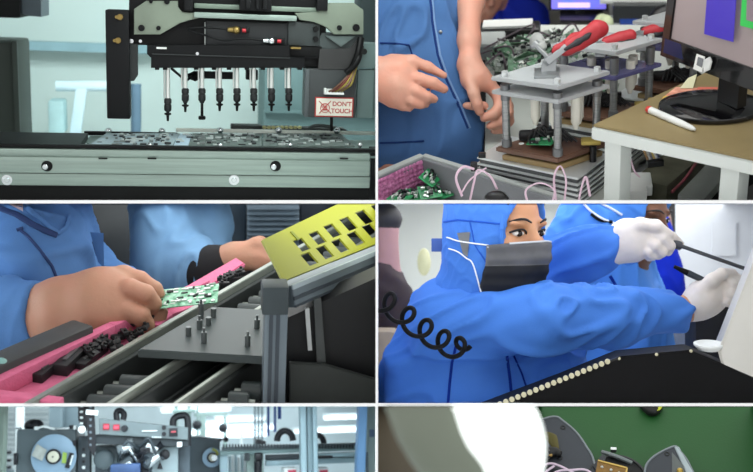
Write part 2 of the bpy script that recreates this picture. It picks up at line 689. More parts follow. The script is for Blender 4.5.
mb = MB(); B.rpoly(mb, [(20, -40), (41, -40), (41, 17), (30, 16), (20, 13)], 2.82, 0.16); B.mesh('end_cover', mb, mat('slate_grey_plastic', (68, 78, 86), 0.5), r)
mb = MB(); mb.cyl(B.y(136, 84, 3.4), B.y(136, 180, 3.4), 0.016); B.mesh('stand_pole', mb, mat('slate_blue_pole', (96, 122, 142), 0.6), label='slate blue pole seen behind the black side bar', cat='pole')

# --- the placement head
H = B.thing('placement_head', 'black pick and place head with eight nozzles over the boards', 'placement head', B.y(240, 120, 2.1))
Y = 2.05
mb = MB(); B.rbox(mb, 106, 10, 129.5, 119, Y - 0.02, 0.05, 0.003)
sb = B.mesh('side_bar', mb, blackb, H)
for (x, y) in ((120, 17), (118, 40.5)):
    p = B.y(x, y, Y - 0.02)
    mb = MB(); mb.cyl(p, p + V((0, -0.006, 0)), 0.006, 0.005, 16, bevel=0.001); mb.cyl(p + V((0, -0.006, 0)), p + V((0, -0.0075, 0)), 0.0028, n=6)
    B.mesh('screw', mb, brass, sb)
    mb = MB(); q = B.y(x - 3.4, y, Y - 0.02); mb.cyl(q, q + V((0, -0.003, 0)), 0.003)
    B.mesh('screw', mb, brass, sb)
mb = MB(); B.rpoly(mb, [(129, 44), (137.5, 44), (137.5, 76), (134, 81), (129, 81)], Y, 0.03, 0.002)
B.mesh('side_flange', mb, darkg, sb)
mb = MB()
B.rpoly(mb, [(129, -30), (326, -30), (326, 47), (152, 47), (146, 45), (129, 45)], Y + 0.012, 0.09)
B.mesh('body', mb, blackm, H)
for x, y, rr in ((131.5, 41, 0.004), (140.5, 41, 0.003)):
    p = B.y(x, y, Y + 0.01); mb = MB(); mb.cyl(p, p + V((0, -0.004, 0)), rr); B.mesh('screw', mb, steel, H)
# zinc brackets
mb = MB(); B.rpoly(mb, [(134, 9), (146, 1), (178, 1), (178, 7), (182, 12), (190, 13), (199, 13), (199, 18), (190, 20), (180, 23), (160, 34.5), (134, 34.5)], Y - 0.012, 0.022, 0.0012)
pl = B.mesh('mounting_bracket', mb, plate, H)
for (x, y, rr) in ((141.5, 28, 3.2), (158.5, 28, 2.2), (167, 1.5, 2.8), (151, 1.5, 1.8)):
    p = B.y(x, y, Y - 0.012); k = B.mpp(p)
    mb = MB(); mb.cyl(p + V((0, 0.003, 0)), p + V((0, -0.004, 0)), rr * k, n=18, bevel=0.0008); mb.cyl(p + V((0, -0.004, 0)), p + V((0, -0.005, 0)), rr * k * 0.5, n=6)
    B.mesh('bolt', mb, blackb, pl)
mb = MB(); B.rpoly(mb, [(295, 13), (318, 12), (322, 8), (330, 3), (354, 3), (363.5, 10), (363.5, 34.5), (334, 34.5), (326, 27), (314, 22), (300, 20)], Y - 0.012, 0.022, 0.0012)
pl = B.mesh('mounting_bracket', mb, plate, H)
for (x, y, rr) in ((339.3, 27.8, 2.6), (356, 27.7, 3.6)):
    p = B.y(x, y, Y - 0.012); k = B.mpp(p)
    mb = MB(); mb.cyl(p + V((0, 0.003, 0)), p + V((0, -0.004, 0)), rr * k, n=18, bevel=0.0008); mb.cyl(p + V((0, -0.004, 0)), p + V((0, -0.005, 0)), rr * k * 0.5, n=6)
    B.mesh('bolt', mb, blackb, pl)
mb = MB(); B.rbox(mb, 194, 14, 297, 19.5, Y - 0.02, 0.03, 0.002); B.mesh('crossbar', mb, silver, H)
mb = MB(); B.rbox(mb, 194, 5.5, 317, 10.5, Y - 0.004, 0.02, 0.002); B.mesh('guide_strip', mb, mat('grey_green_metal', (120, 134, 122), 0.45, 0.4), H)
mb = MB(); B.rbox(mb, 240, -20, 272, 11, Y - 0.03, 0.04, 0.003); B.rbox(mb, 246, -4, 251, 9, Y - 0.04, 0.02, 0.002); B.rbox(mb, 256, -4, 259, 9, Y - 0.04, 0.02, 0.002); B.rbox(mb, 263, -4, 267, 9, Y - 0.04, 0.02, 0.002)
B.mesh('carriage', mb, blackb, H)
for xa_, xb_ in ((184, 193), (317, 328)):
    mb = MB(); B.rbox(mb, xa_, -10, xb_, 11, Y - 0.02, 0.02, 0.003); B.mesh('carriage_stop', mb, blackb, H)
# panel with fittings
mb = MB(); B.rbox(mb, 206, 22, 288, 46, Y + 0.001, 0.02, 0.0015)
fp = B.mesh('face_panel', mb, mat('charcoal_panel', (30, 32, 34), 0.5, var=0.15), H)
for x in (205, 289):
    mb = MB(); B.rbox(mb, x - 0.6, 22.5, x + 0.6, 46, Y - 0.003, 0.01); B.mesh('panel_edge', mb, mat('bare_metal_edge', (130, 134, 132), 0.4, 0.5), fp)
for (x, y, gm) in ((236, 29.8, brass), (271, 40.6, steel)):
    p = B.y(x, y, Y); mb = MB()
    mb.cyl(p + V((-0.016, -0.01, 0)), p + V((-0.004, -0.01, 0)), 0.004, 0.006); mb.sphere(p + V((0, -0.012, 0)), 0.0075)
    ft = B.mesh('air_fitting', mb, gm, fp)
    mb = MB(); mb.box(p + V((0.016, -0.008, 0)), (0.018, 0.014, 0.011), None, 0.002); B.mesh('coupling', mb, blackm, ft)
    mb = MB(); mb.cyl(p + V((0.011, -0.016, 0)), p + V((0.018, -0.016, 0)), 0.0035); B.mesh('release_ring', mb, redp, ft)
    mb = MB(); mb.tube([p + V((-0.014, -0.01, 0)), p + V((-0.05, -0.012, 0.003)), p + V((-0.09, -0.008, -0.002)), B.y(208, 36, Y - 0.004)], 0.0019, 8); B.mesh('air_tube', mb, blackb, ft)
mb = MB(); B.rbox(mb, 288, 22, 320, 46, Y - 0.004, 0.03, 0.003); B.mesh('valve_block', mb, mat('graphite_panel', (46, 52, 52), 0.5, var=0.2), H)
for y in (29, 39):
    p = B.y(315.5, y, Y - 0.004); mb = MB(); mb.cyl(p, p + V((0, -0.007, 0)), 0.0055, n=16, bevel=0.001); B.mesh('port', mb, blackm, H)
# lower black block
mb = MB()
B.rpoly(mb, [(147, 45), (290, 45), (290, 57), (305, 58), (305, 68), (151, 68), (151, 58), (147, 54)], Y - 0.012, 0.07, 0.002)
B.mesh('nozzle_block', mb, blackb, H)
mb = MB(); B.rbox(mb, 152, 55.6, 290, 56.6, Y - 0.015, 0.01); B.mesh('block_edge', mb, darkg, H)
mb = MB(); B.rbox(mb, 156.5, 47.2, 166.6, 49, Y - 0.016, 0.01); B.mesh('white_label', mb, whitep, H)
mb = MB(); B.rbox(mb, 291, 47.2, 301, 49, Y - 0.02, 0.02); B.mesh('gold_contact', mb, brass, H)
p = B.y(197.3, 53.5, Y - 0.012); mb = MB(); mb.cyl(p, p + V((0, -0.004, 0)), 0.003); B.mesh('screw', mb, steel, H)
mb = MB(); B.rbox(mb, 289, 46, 322, 58, Y + 0.0, 0.03, 0.002); B.rbox(mb, 305, 57, 318, 58.5, Y - 0.004, 0.02); B.rbox(mb, 300, 58, 322, 67.5, Y + 0.01, 0.03, 0.002); B.mesh('sensor_block', mb, blackm, H)
for x in (157, 165, 196, 214, 229, 247, 263, 282, 300):
    mb = MB(); B.rbox(mb, x - 2.2, 67, x + 2.2, 70, Y - 0.004, 0.02, 0.001); B.mesh('retaining_clip', mb, blackm, H)
# dark gusset on the right
mb = MB(); B.rpoly(mb, [(322, 33), (363, 34), (362, 45), (349, 68), (318, 68), (320, 50), (316, 46)], Y + 0.004, 0.05)
gs = B.mesh('gusset', mb, mat('gunmetal_paint', (62, 70, 70), 0.5, var=0.15), H)
mb = MB(); B.rpoly(mb, [(326, 36), (356, 36), (341, 47)], Y - 0.006, 0.012, 0.001); B.mesh('rib', mb, mat('gunmetal_light', (86, 98, 96), 0.5), gs)
mb = MB(); B.rpoly(mb, [(320, 49), (332, 49), (350, 48), (357, 40), (359, 50), (350, 69), (318, 69)], Y - 0.002, 0.01); B.mesh('cover', mb, mat('umber_grey_cover', (48, 48, 48), 0.5), gs)
# connector box with the sign
mb = MB(); B.rbox(mb, 306, 69, 356, 117.5, Y + 0.0, 0.07, 0.002)
cb = B.mesh('connector_box', mb, mat('slate_box', (55, 59, 60), 0.5, var=0.08), H)
mb = MB(); B.rbox(mb, 305, 69, 309, 117, Y - 0.003, 0.05, 0.001); B.mesh('box_edge', mb, mat('slate_box_edge', (76, 82, 84), 0.5), cb)
mb = MB(); B.rbox(mb, 324.5, 88.5, 326.5, 94.3, Y - 0.014, 0.014); B.rbox(mb, 324.5, 92.6, 344, 94.6, Y - 0.014, 0.014)
B.rbox(mb, 327, 89, 343, 92, Y - 0.004, 0.004)
cn = B.mesh('connector', mb, whitep, cb)
wires = [((96, 64, 48), 'brown_wire'), ((110, 50, 44), 'red_wire'), ((150, 134, 60), 'yellow_wire'), ((120, 92, 84), 'umber_wire'), ((130, 116, 52), 'mustard_wire')]
for i, (c, nm) in enumerate(wires):
    mb = MB()
    mb.tube([B.y(329 + 3 * i, 91.5, Y - 0.006), B.y(334 + 3.4 * i, 89 - 0.4 * i, Y - 0.014), B.y(342 + 2.4 * i, 82 + 0.4 * i, Y - 0.018), B.y(349 + 1.4 * i, 74, Y - 0.012), B.y(353 + i, 64, Y - 0.002), B.y(356 + i * .6, 46, Y + 0.012)], 0.0021, 8)
    B.mesh('wire', mb, mat(nm, c, 0.5), cb)
mb = MB()
mb.tube([B.y(352, 68, Y - 0.006), B.y(358, 54, Y - 0.014), B.y(361, 38, Y - 0.006)], 0.007, 10)
mb.tube([B.y(346, 73, Y - 0.012), B.y(357, 62, Y - 0.018), B.y(361, 46, Y - 0.006)], 0.006, 10)
B.mesh('cable_sleeve', mb, blackm, cb)
mb = MB(); B.rbox(mb, 315, 97.4, 353.3, 117, Y - 0.004, 0.003)
sg = B.mesh('warning_sign', mb, mat('sign_red', (168, 52, 46), 0.5, var=0.04), cb)
mb = MB(); B.rbox(mb, 316.2, 98.6, 352.1, 115.8, Y - 0.0052, 0.002)
B.mesh('sign_face', mb, mat('sign_ivory', (222, 220, 206), 0.55, var=0.05), sg)
sr = mat('sign_print', (176, 74, 70), 0.6)
def face(px, py, YY):
    return Matrix.Translation(B.y(px, py, YY)) @ Matrix.Rotation(R(90), 4, 'X')
k = B.mpp(B.y(334, 107, Y))
mb = text_mb("DON'T", 6.2 * k, face(342, 104.2, Y - 0.0056), 0.0004, bold=0.0002)
text_mb("TOUCH", 6.2 * k, face(342, 111.2, Y - 0.0056), 0.0004, mb=mb, bold=0.0002)
B.mesh('lettering', mb, sr, sg)
mb = MB()
for a, b in (((319, 101), (331, 113.5)), ((331, 101), (319, 113.5))):
    mb.bar(B.y(a[0], a[1], Y - 0.006), B.y(b[0], b[1], Y - 0.006), 0.0016, 0.0008, V((0, 1, 0)))
for dx in range(4):
    mb.bar(B.y(321.6 + dx * 1.7, 103.5, Y - 0.0058), B.y(322.2 + dx * 1.5, 108, Y - 0.0058), 0.0012, 0.0008, V((0, 1, 0)))
mb.lathe(B.y(325, 108, Y - 0.0056), (0, -1, 0), [(0.0095, 0), (0.0095, .0008), (0.0082, .0008), (0.0082, 0)], 20, caps=False)
mb.box(B.y(324.8, 109.6, Y - 0.0058), (0.010, 0.0006, 0.003), None, 0.0002)
B.mesh('no_hand_symbol', mb, sr, sg)
mb = MB(); mb.cyl(B.y(331.5, 117, Y + 0.03), B.y(331.5, 131, Y + 0.03), 0.003); B.mesh('lower_pin', mb, blackm, H)
# nozzles
rod = mat('chrome_rod', (222, 226, 222), 0.28, 0.75, var=0.02)
NZ = [(167.8, 67, 98, 111, 121), (185.3, 67, 88, 103, 112), (202, 67, 88, 103, 118), (219.7, 67, 88, 102, 111), (237, 67, 88, 102, 111), (253.8, 67, 88, 102, 111), (271.5, 67, 88, 102, 111), (288.8, 67, 88, 102, 111)]
for i, (x, a, b_, c_, e) in enumerate(NZ):
    YN = Y + 0.01
    kk = B.mpp(B.y(x, 90, YN))
    mb = MB()
    p1, p2, p3, p4 = [B.y(x, q, YN) for q in (a - 2, b_, c_, e)]
    z = lambda q: B.y(x, q, YN)
    mb.lathe(p2, p3 - p2, [(2.4 * kk, 0), (3.7 * kk, 1.5 * kk), (3.7 * kk, 5 * kk), (3.1 * kk, 5.4 * kk), (3.1 * kk, 6.4 * kk), (3.7 * kk, 6.9 * kk), (3.7 * kk, 12 * kk), (2.6 * kk, 13.5 * kk), (2.0 * kk, (c_ - b_) * kk)], 18)
    nz = B.mesh('nozzle', mb, mat('black_rubber_nozzle', (30, 32, 33), 0.4, var=0.15), H)
    mb = MB(); mb.cyl(p1, p2 + V((0, 0, -0.002)), 2.2 * kk); mb.cyl(B.y(x - 3.4, a, YN + 0.004), B.y(x - 3.4, b_, YN + 0.004), 0.9 * kk); B.mesh('rod', mb, rod, nz)
    mb = MB()
    L = (p4 - p3).length
    if i == 2:
        mb.cyl(p3, p4, 1.4 * kk); mb.cyl(p4 + V((0, 0, 0.004)), p4 + V((0, 0, -0.003)), 3.6 * kk, bevel=.001)
    else:
        mb.lathe(p3, p4 - p3, [(1.6 * kk, 0), (1.6 * kk, L * .15), (3.4 * kk, L * .2), (3.4 * kk, L * .35), (1.5 * kk, L * .45), (1.1 * kk, L)], 16)
    B.mesh('tip', mb, blackm, nz)
mb = MB(); B.rbox(mb, 196, 72, 233, 79, Y + 0.05, 0.02, 0.002); mb.lathe(B.y(198, 76, Y + .06), V((-1, 0, -0.05)), [(0.008, 0), (0.011, .006), (0.008, .012), (.005, .02)], 14); B.rbox(mb, 246, 70, 258, 80, Y + 0.05, 0.02, 0.002)
B.mesh('rear_slide', mb, blackm, H)
mb = MB(); mb.tube([B.y(171, 68, Y + .02), B.y(178, 74, Y + .02), B.y(186, 80, Y + .02), B.y(192, 76, Y + .05)], 0.0025, 8); B.mesh('vacuum_hose', mb, blackb, H)

# --- frame upright on the right
mb = MB(); B.rbox(mb, 357.5, 44, 420, 69, 2.09, 0.04, 0.002); B.rbox(mb, 357, 70, 373.6, 118, 2.09, 0.04, 0.002); B.rbox(mb, 373.8, 44, 420, 118, 2.10, 0.04)
fr = B.mesh('frame_upright', mb, mat('greenish_aluminium', (128, 150, 148), 0.5, 0.3, var=0.1, scale=8), label='greenish aluminium frame plate right of the warning sign', cat='frame')
p = B.y(364, 51.5, 2.09); mb = MB(); mb.cyl(p, p + V((0, -0.004, 0)), 0.006, bevel=0.001); B.mesh('screw', mb, darkg, fr)
mb = MB(); B.rbox(mb, 361, -60, 420, 43, 2.5, 0.1, 0.004); B.mesh('rear_cover', mb, mat('dark_teal_grey', (70, 84, 86), 0.6, var=0.2, scale=3), label='dark teal grey rear cover in the upper right corner', cat='cover')

# --- conveyor: front rail, rear guide, boards
C = B.thing('board_conveyor', 'aluminium board conveyor with wide front rail below the nozzles', 'conveyor', B.y(188, 198, 1.98))
mb = MB(); B.rbox(mb, -60, 150.5, 370, 159, 1.95, 0.02, 0.003)
B.mesh('upper_ledge', mb, silver, C)
mb = MB(); B.rbox(mb, -60, 158.5, 370, 174.3, 1.946, 0.024, 0.002)
fr = B.mesh('front_rail', mb, silver, C)
for x in (47, 275.5):
    p = B.y(x, 166, 1.946); kk = B.mpp(p)
    mb = MB(); mb.lathe(p + V((0, 0.004, 0)), (0, -1, 0), [(0, .0045), (4.6 * kk, .0045), (4.6 * kk, .0055), (5.4 * kk, .0055), (5.4 * kk, 0)], 22)
    B.mesh('bolt_recess', mb, blackm, fr)
    mb = MB(); mb.sphere(p + V((-1.8 * kk, -0.001, -1 * kk)), 3 * kk, (1, .5, 1)); B.mesh('bolt', mb, steel, fr)
for x in (103, 152, 344):
    p = B.y(x, 158.4, 1.946); mb = MB(); mb.box(p + V((0, -0.0005, 0)), (0.016, 0.002, 0.003), None, .0005); B.mesh('slot', mb, blackm, fr)
mb = MB(); B.rbox(mb, -60, 174.6, 370, 186.5, 1.95, 0.02, 0.002)
lr = B.mesh('lower_rail', mb, silver, C)
for x in (7, 234):
    p = B.y(x, 180, 1.95); kk = B.mpp(p)
    mb = MB(); mb.lathe(p, (0, -1, 0), [(5.2 * kk, -.002), (5.2 * kk, .001), (4.4 * kk, .0015), (2.6 * kk, .0014), (2.2 * kk, .003), (0, .0035)], 20); B.mesh('screw', mb, steel, lr)
mb = MB(); B.rbox(mb, -60, 184, 420, 214, 1.965, 0.03); B.rbox(mb, 370.5, 149, 420, 200, 1.962, 0.03); B.mesh('base_rail', mb, blackm, C)
mb = MB(); z0 = B.y(188, 150.2, 1.95).z
T0, T1 = B.y(188, 148, 1.955).z, 0
mb = MB()
xa, xb = B.y(-60, 147, 1.96).x, B.y(420, 147, 1.96).x
mb.box(((xa + xb) / 2, 1.962, z0 + 0.003), (xb - xa, 0.016, 0.006), None, 0.001)
B.mesh('edge_belt', mb, blackm, C)
zt = B.y(188, 147.5, 1.97).z
# rear guide rail
YB = 2.18
mb = MB(); B.rbox(mb, 176, 130.6, 420, 134, YB, 0.01, 0.001); B.mesh('rear_guide', mb, mat('white_guide_strip', (244, 250, 240), 0.5, 0.0, var=0.02), C)
mb = MB(); B.rbox(mb, 84, 132.2, 177, 136, YB, 0.01, 0.001); B.rbox(mb, -60, 137, 84, 141, 2.13, 0.03); B.mesh('rear_guide', mb, blackm, C)
mb = MB(); xs = B.y(-60, 142, 2.05).x; xe = B.y(84, 142, 2.05).x
mb.box(((xs + xe) / 2, 2.05, zt - 0.006), (xe - xs, 0.17, 0.014)); B.mesh('cover_plate', mb, blackm, C)
mb = MB(); xs = B.y(84, 142, 2.05).x; xe = B.y(430, 142, 2.05).x
mb.box(((xs + xe) / 2, 2.07, zt - 0.012), (xe - xs, 0.22, 0.004)); B.mesh('carrier_plate', mb, mat('pale_teal_plate', (128, 150, 144), .4, .2), C)
for (x, y, YY) in ((108.6, 131, YB - .004), (162, 131, YB - .004), (220.3, 130.6, YB - .004), (278.8, 130.6, YB - .004), (337, 130.8, YB - .004), (87, 145.5, 1.975), (150, 145.4, 1.975), (220.4, 145.4, 1.975), (290.2, 145.2, 1.975), (360, 145, 1.975)):
    p = B.y(x, y, YY); kk = B.mpp(p); rr = 3.4 * kk if YY > 2 else 2.6 * kk
    mb = MB(); mb.sphere(p, rr); mb.cyl(p + V((0, 0, -0.012)), p, rr * .6); B.mesh('dome_screw', mb, steel, C)
# boards
def board(x0, x1, y0, y1, zz, label, colm, dens, seed, group=None):
    rnd = random.Random(seed)
    a = B.z(x0[0], y1, zz); b = B.z(x0[1], y1, zz); c = B.z(x1[1], y0, zz); d = B.z(x1[0], y0, zz)
    mb = MB(); mb.prism([a, b, c, d], (0, 0, 0.0025))
    bo = B.mesh('circuit_board', mb, colm, None, label, 'circuit board', group)
    mats_ = [mat('chip_black', (34, 36, 38), 0.4), mat('chip_silver', (190, 198, 196), 0.35, 0.3), mat('chip_grey', (112, 120, 118), 0.5)]
    mbs = [MB(), MB(), MB()]
    n = dens
    for i in range(n):
        u, v = rnd.uniform(.04, .96), rnd.uniform(.06, .94)
        p = a.lerp(b, u).lerp(d.lerp(c, u), v)
        k = rnd.choice((0, 0, 1, 1, 2, 2))
        w = rnd.uniform(.004, .014); l = rnd.uniform(.005, .014); hgt = rnd.uniform(.001, .0036)
        mbs[k].box(p + V((0, 0, .0025 + hgt / 2)), (w, l, hgt), None, 0.0006)
    for q, nm in enumerate(('chips', 'solder_pads', 'capacitors')):
        B.mesh(nm, mbs[q], mats_[q], bo, kind='stuff')
    return bo
bd = mat('dark_board', (96, 108, 104), 0.5, var=0.25, scale=60)
bl = mat('pale_board', (150, 168, 176), 0.4, var=0.2, scale=40)
board((88, 172), (106, 180), 134.5, 147.3, zt, 'pale circuit board at the left end of the conveyor', bl, 70, 1)
board((173, 188), (180.5, 192), 134.5, 147.3, zt, 'narrow pale blue circuit board strip between two populated boards', mat('pale_blue_board', (176, 200, 216), 0.4), 8, 2)
board((189, 262), (192.5, 262), 134.5, 147.3, zt, 'dark populated circuit board in the middle of the conveyor', bd, 75, 3)
board((263, 355), (263, 340), 134.5, 147.3, zt, 'dark populated circuit board at the right end of the conveyor', bd, 85, 4)
# feeder with gold contacts behind
f = B.thing('tape_feeder', 'dark tape feeder with row of gold contacts behind the conveyor', 'feeder', B.y(280, 131, 2.4))
mb = MB(); B.rbox(mb, 231, 125.5, 262, 131, 2.4, 0.04, 0.003); B.rbox(mb, 262, 128, 345, 130.5, 2.4, 0.04, 0.003)
mb.tube([B.y(308, 129, 2.4), B.y(316, 125.6, 2.4), B.y(332, 127, 2.4), B.y(346, 131, 2.4)], 0.004)
B.mesh('base', mb, mat('feeder_grey', (66, 72, 70), 0.5), f)
gold = mat('gold_contact_metal', (214, 206, 150), 0.3, 0.5)
for i in range(9):
    mb = MB(); mb.sphere(B.y(264.5 + i * 4.4, 127.3, 2.395), 0.0048, (1.1, 1, .8), n=10); B.mesh('contact', mb, gold, f)

B.area(B.y(340, -130, 1.8), B.y(230, 100, 2.05), 0.5, 0.25, 3.0, (0.86, 1, 0.97))
B.area(B.y(190, -110, 2.9), B.y(180, 90, 3.9), 1.1, 0.3, 11.5, (0.86, 1, 1.0))
# ================================================================== bay 2: test fixtures on the bench, hands, monitor
B = Bay(2, 22.0, 1.65)
ZP = 0.80          # top of the aluminium pallet
ZB = 0.74          # bench
ZD = 0.90          # desk
smockm = mat('blue_smock_cloth', (70, 104, 152), 0.85, var=0.08, scale=5, bump=0.15, bscale=400, spec=0.15)
smockd = mat('navy_seam_cloth', (30, 52, 104), 0.85, var=0.1, spec=0.1)
skin = mat('skin', (200, 150, 130), 0.5, var=0.12, scale=22, bump=0.12, bscale=160, sss=0.15, col2=(194, 134, 114))
acryl = mat('clear_acrylic', (232, 240, 242), 0.06, trans=0.9, ior=1.3, var=0.0)
frost = mat('smoky_acrylic', (222, 226, 228), 0.2, trans=0.5, ior=1.3, var=0.03)
postm = mat('threaded_steel_post', (150, 152, 152), 0.35, 0.8, var=0.2, scale=200, stretch=(.1, .1, 4))
brown = mat('brown_bakelite', (104, 76, 62), 0.35, var=0.15, scale=10)
tan = mat('tan_fibre_board', (150, 128, 88), 0.5, var=0.08)
alum = mat('aluminium_extrusion', (214, 218, 218), 0.3, 0.6, var=0.04)
alud = mat('aluminium_groove', (92, 94, 96), 0.4, 0.5)
black = mat('black_plastic', (18, 18, 20), 0.35, var=0.2)
glossb = mat('glossy_black_plastic', (12, 12, 14), 0.1, var=0.1, coat=0.5)
white = mat('white_plastic', (225, 228, 225), 0.5, var=0.03)

# --- setting
mb = MB(); B.rbox(mb, 300, -160, 900, 260, 5.4, 0.06)
B.mesh('wall_back_of_the_fixture_bay', mb, mat('warm_grey_wall_paint', (176, 174, 166), 0.9, var=0.03, scale=2, spec=0.05), kind='structure')
mb = MB(); a = B.z(300, 190, 0.0); mb.box((0.5, 3.0, -0.02), (4.2, 3.4, 0.04)); B.mesh('floor_of_the_fixture_bay', mb, mat('dark_shop_floor', (52, 54, 56), 0.7, scale=4), kind='structure')

# --- bench under the fixtures
mb = MB()
q = [B.z(484, 172, ZB), B.z(590, 206, ZB), B.z(624, 190, ZB), B.z(640, 150, ZB), B.z(730, 104, ZB), B.z(800, 24, ZB), B.z(484, 24, ZB), B.z(486, 100, ZB)]
q = [p_ - V((0, 0, .001)) for p_ in q]
mb.prism(q, (0, 0, -0.03), 0, 0.004)
t = B.thing('work_bench', 'pale grey work bench carrying the clear test fixtures', 'bench', V((q[6].x + .5, q[6].y - .6, 0)))
B.mesh('bench_top', mb, mat('pale_grey_laminate', (186, 190, 184), 0.5, var=0.05, scale=5), t)
for x, y in ((.0, 2.6), (.9, 3.3)):
    mb = MB(); mb.box((x, y, 0.355), (.05, .05, .71)); B.mesh('leg', mb, white, t)

# --- one fixture, built once
def lerp2(P, u, v):
    L, N, Rr = P
    return L + (N - L) * u + (Rr - N) * v
PB = [B.z(496, 146.5, ZP + .028), B.z(558, 158, ZP + .028), B.z(606, 142, ZP + .028)]
PA = [B.z(477, 157, ZP), B.z(578, 178.5, ZP), B.z(609, 155, ZP)]
def slab(P, z0, z1, bev=0.0, u0=0, u1=1, v0=0, v1=1, mb=None):
    mb = mb or MB()
    pts = [lerp2(P, u, v) for (u, v) in ((u0, v0), (u1, v0), (u1, v1), (u0, v1))]
    return mb.prism([V((p.x, p.y, z0)) for p in pts], (0, 0, z1 - z0), 0, bev)
pal = B.thing('aluminium_pallet', 'ribbed aluminium pallet under the nearest clear test fixture', 'pallet', V((lerp2(PA, .5, .5).x, lerp2(PA, .5, .5).y, ZB)), 'aluminium pallets under the fixtures')
B.mesh('core', slab(PA, ZB, ZP - .004, 0, .02, .985, .02, .98), alud, pal)
mb = slab(PA, ZP - .004, ZP, .001)
B.mesh('top_plate', mb, alum, pal)
for i in range(5):
    z = ZP - .014 - i * .0105
    B.mesh('rib', slab(PA, z - .0022, z + .0022, 0), alum, pal)
p = lerp2(PA, 0.02, 0.02); mb = MB(); mb.box(V((p.x + .005, p.y, ZP + .004)), (.014, .012, .008), None, .001); B.mesh('corner_clip', mb, black, pal)

fx = B.thing('test_fixture', 'nearest clear acrylic test fixture with raised red toggle clamp', 'test fixture', V((lerp2(PB, .5, .5).x, lerp2(PB, .5, .5).y, ZP)), 'clear acrylic test fixtures')
B.mesh('lower_board', slab(PB, ZP, ZP + .011, .001, .06, .97, .05, .97), tan, fx)
mb = slab(PB, ZP + .011, ZP + .017, .0, .12, .9, .12, .9); B.mesh('spacer_block', mb, black, fx)
B.mesh('base_plate', slab(PB, ZP + .017, ZP + .028, .002), brown, fx)
ZF = ZP + .028
def pt(u, v, z):
    p = lerp2(PB, u, v)
    return V((p.x, p.y, z))
n0 = pt(.92, .1, ZF)
ztop = B.up(n0, 83.5).z
zmid = B.up(n0, 101.5).z
POSTS = [(.92, .1), (.1, .1), (.92, .9), (.1, .9)]
for (u, v) in POSTS:
    mb = MB()
    mb.cyl(pt(u, v, ZF + .004), pt(u, v, zmid), 0.0072, n=16)
    po = B.mesh('post', mb, postm, fx)
    mb = MB(); mb.cyl(pt(u, v, ZF), pt(u, v, ZF + .016), .0095, n=18, bevel=.001); B.mesh('collar', mb, mat('dull_steel', (120, 122, 124), 0.4, 0.7), po)
    mb = MB(); mb.cyl(pt(u, v, zmid - .012), pt(u, v, zmid + .018), .0088, n=18)
    B.mesh('collar', mb, mat('dull_steel', (120, 122, 124), 0.4, 0.7), po)
    mb = MB(); mb.cyl(pt(u, v, ztop), pt(u, v, ztop + .009), .0062, n=6); B.mesh('cap_nut', mb, alum, po)
B.mesh('lower_plate', slab(PB, zmid, zmid + .008, .001, -.02, 1.02, -.02, 1.02), frost, fx)
B.mesh('upper_plate', slab(PB, ztop - .008, ztop, .001, -.02, 1.02, -.02, 1.02), frost, fx)
for (u, v) in ((.62, .42), (.86, .55), (.72, .8), (.3, .45)):
    mb = MB(); p = pt(u, v, 0); mb.lathe(pt(u, v, zmid), V((0, 0, -1)), [(.009, 0), (.009, .054), (.006, .060), (.004, .068), (0, .068)], 14)
    B.mesh('pressing_pin', mb, mat('white_nylon', (224, 222, 210), 0.4, var=0.03), fx)
# red toggle clamp on the plate
c0 = pt(.48, .46, ztop)
steelm = mat('stamped_steel', (160, 164, 166), 0.3, 0.75, var=0.1)
tg = None
def dpt(px, py, dd=0.0):
    dep = (CAMM.inverted() @ (B.M @ c0)).y
    return B.d(px, py, dep + dd)
mb = MB()
mb.prism([dpt(541, 78), dpt(542, 64), dpt(545, 56), dpt(551, 52), dpt(557, 56), dpt(556, 66), dpt(556, 78)], B.dir(560, 70) * .004, 0, .0006)
mb.prism([dpt(541, 78, .016), dpt(542, 64, .016), dpt(545, 56, .016), dpt(551, 52, .016), dpt(557, 56, .016), dpt(556, 66, .016), dpt(556, 78, .016)], B.dir(560, 70) * .004, 0, .0006)
mb.box(c0 + V((0, 0, .002)), (.045, .045, .005), None, .001)
tg = B.mesh('toggle_clamp', mb, steelm, fx)
mb = MB(); mb.bar(dpt(546, 63, -.004), dpt(566, 47, -.004), .012, .016, B.dir(560, 60), .002); mb.cyl(dpt(547, 60, -.008), dpt(547, 60, .024), .005); mb.cyl(dpt(556, 56, -.008), dpt(556, 56, .024), .004)
B.mesh('lever', mb, steelm, tg)
mb = MB(); mb.cyl(dpt(553, 62), dpt(536, 46), .004); mb.cyl(dpt(536, 46), dpt(533, 43), .009); B.mesh('clamp_bolt', mb, steelm, tg)
b = Body(.0022)
b.chain([dpt(563, 50), dpt(575, 42), dpt(588, 34), dpt(597, 29.5), dpt(601, 29)], [.0105, .0115, .0125, .0165, .014], .006)
b.chain([dpt(568, 51), dpt(580, 44), dpt(592, 37)], [.009, .0105, .0115], .006)
P, Fc = b.build()
grip = mat('red_rubber_grip', (170, 44, 52), 0.45, var=0.08)
hd = B.mesh('handle', body_mb(P, Fc), grip, tg)
b = Body(.002); b.chain([dpt(562, 46, -.004), dpt(557, 49, -.004), dpt(554, 52, -.004)], [.007, .006, .004]); b.chain([dpt(566, 43, 0.004), dpt(574, 38, 0.004), dpt(585, 33.5, .003)], [.007, .0075, .007]); P, Fc = b.build()
B.mesh('handle', body_mb(P, Fc), grip, tg)
b = Body(.0018); b.chain([dpt(565, 49.5, -.0105), dpt(578, 42, -.0125), dpt(587, 36.5, -.0145), dpt(590, 33.5, -.014)], [.0035, .0055, .0048, .003], .004); P, Fc = b.build()
B.mesh('grip_inlay', body_mb(P, Fc), mat('black_rubber_inlay', (38, 38, 42), 0.5), hd)
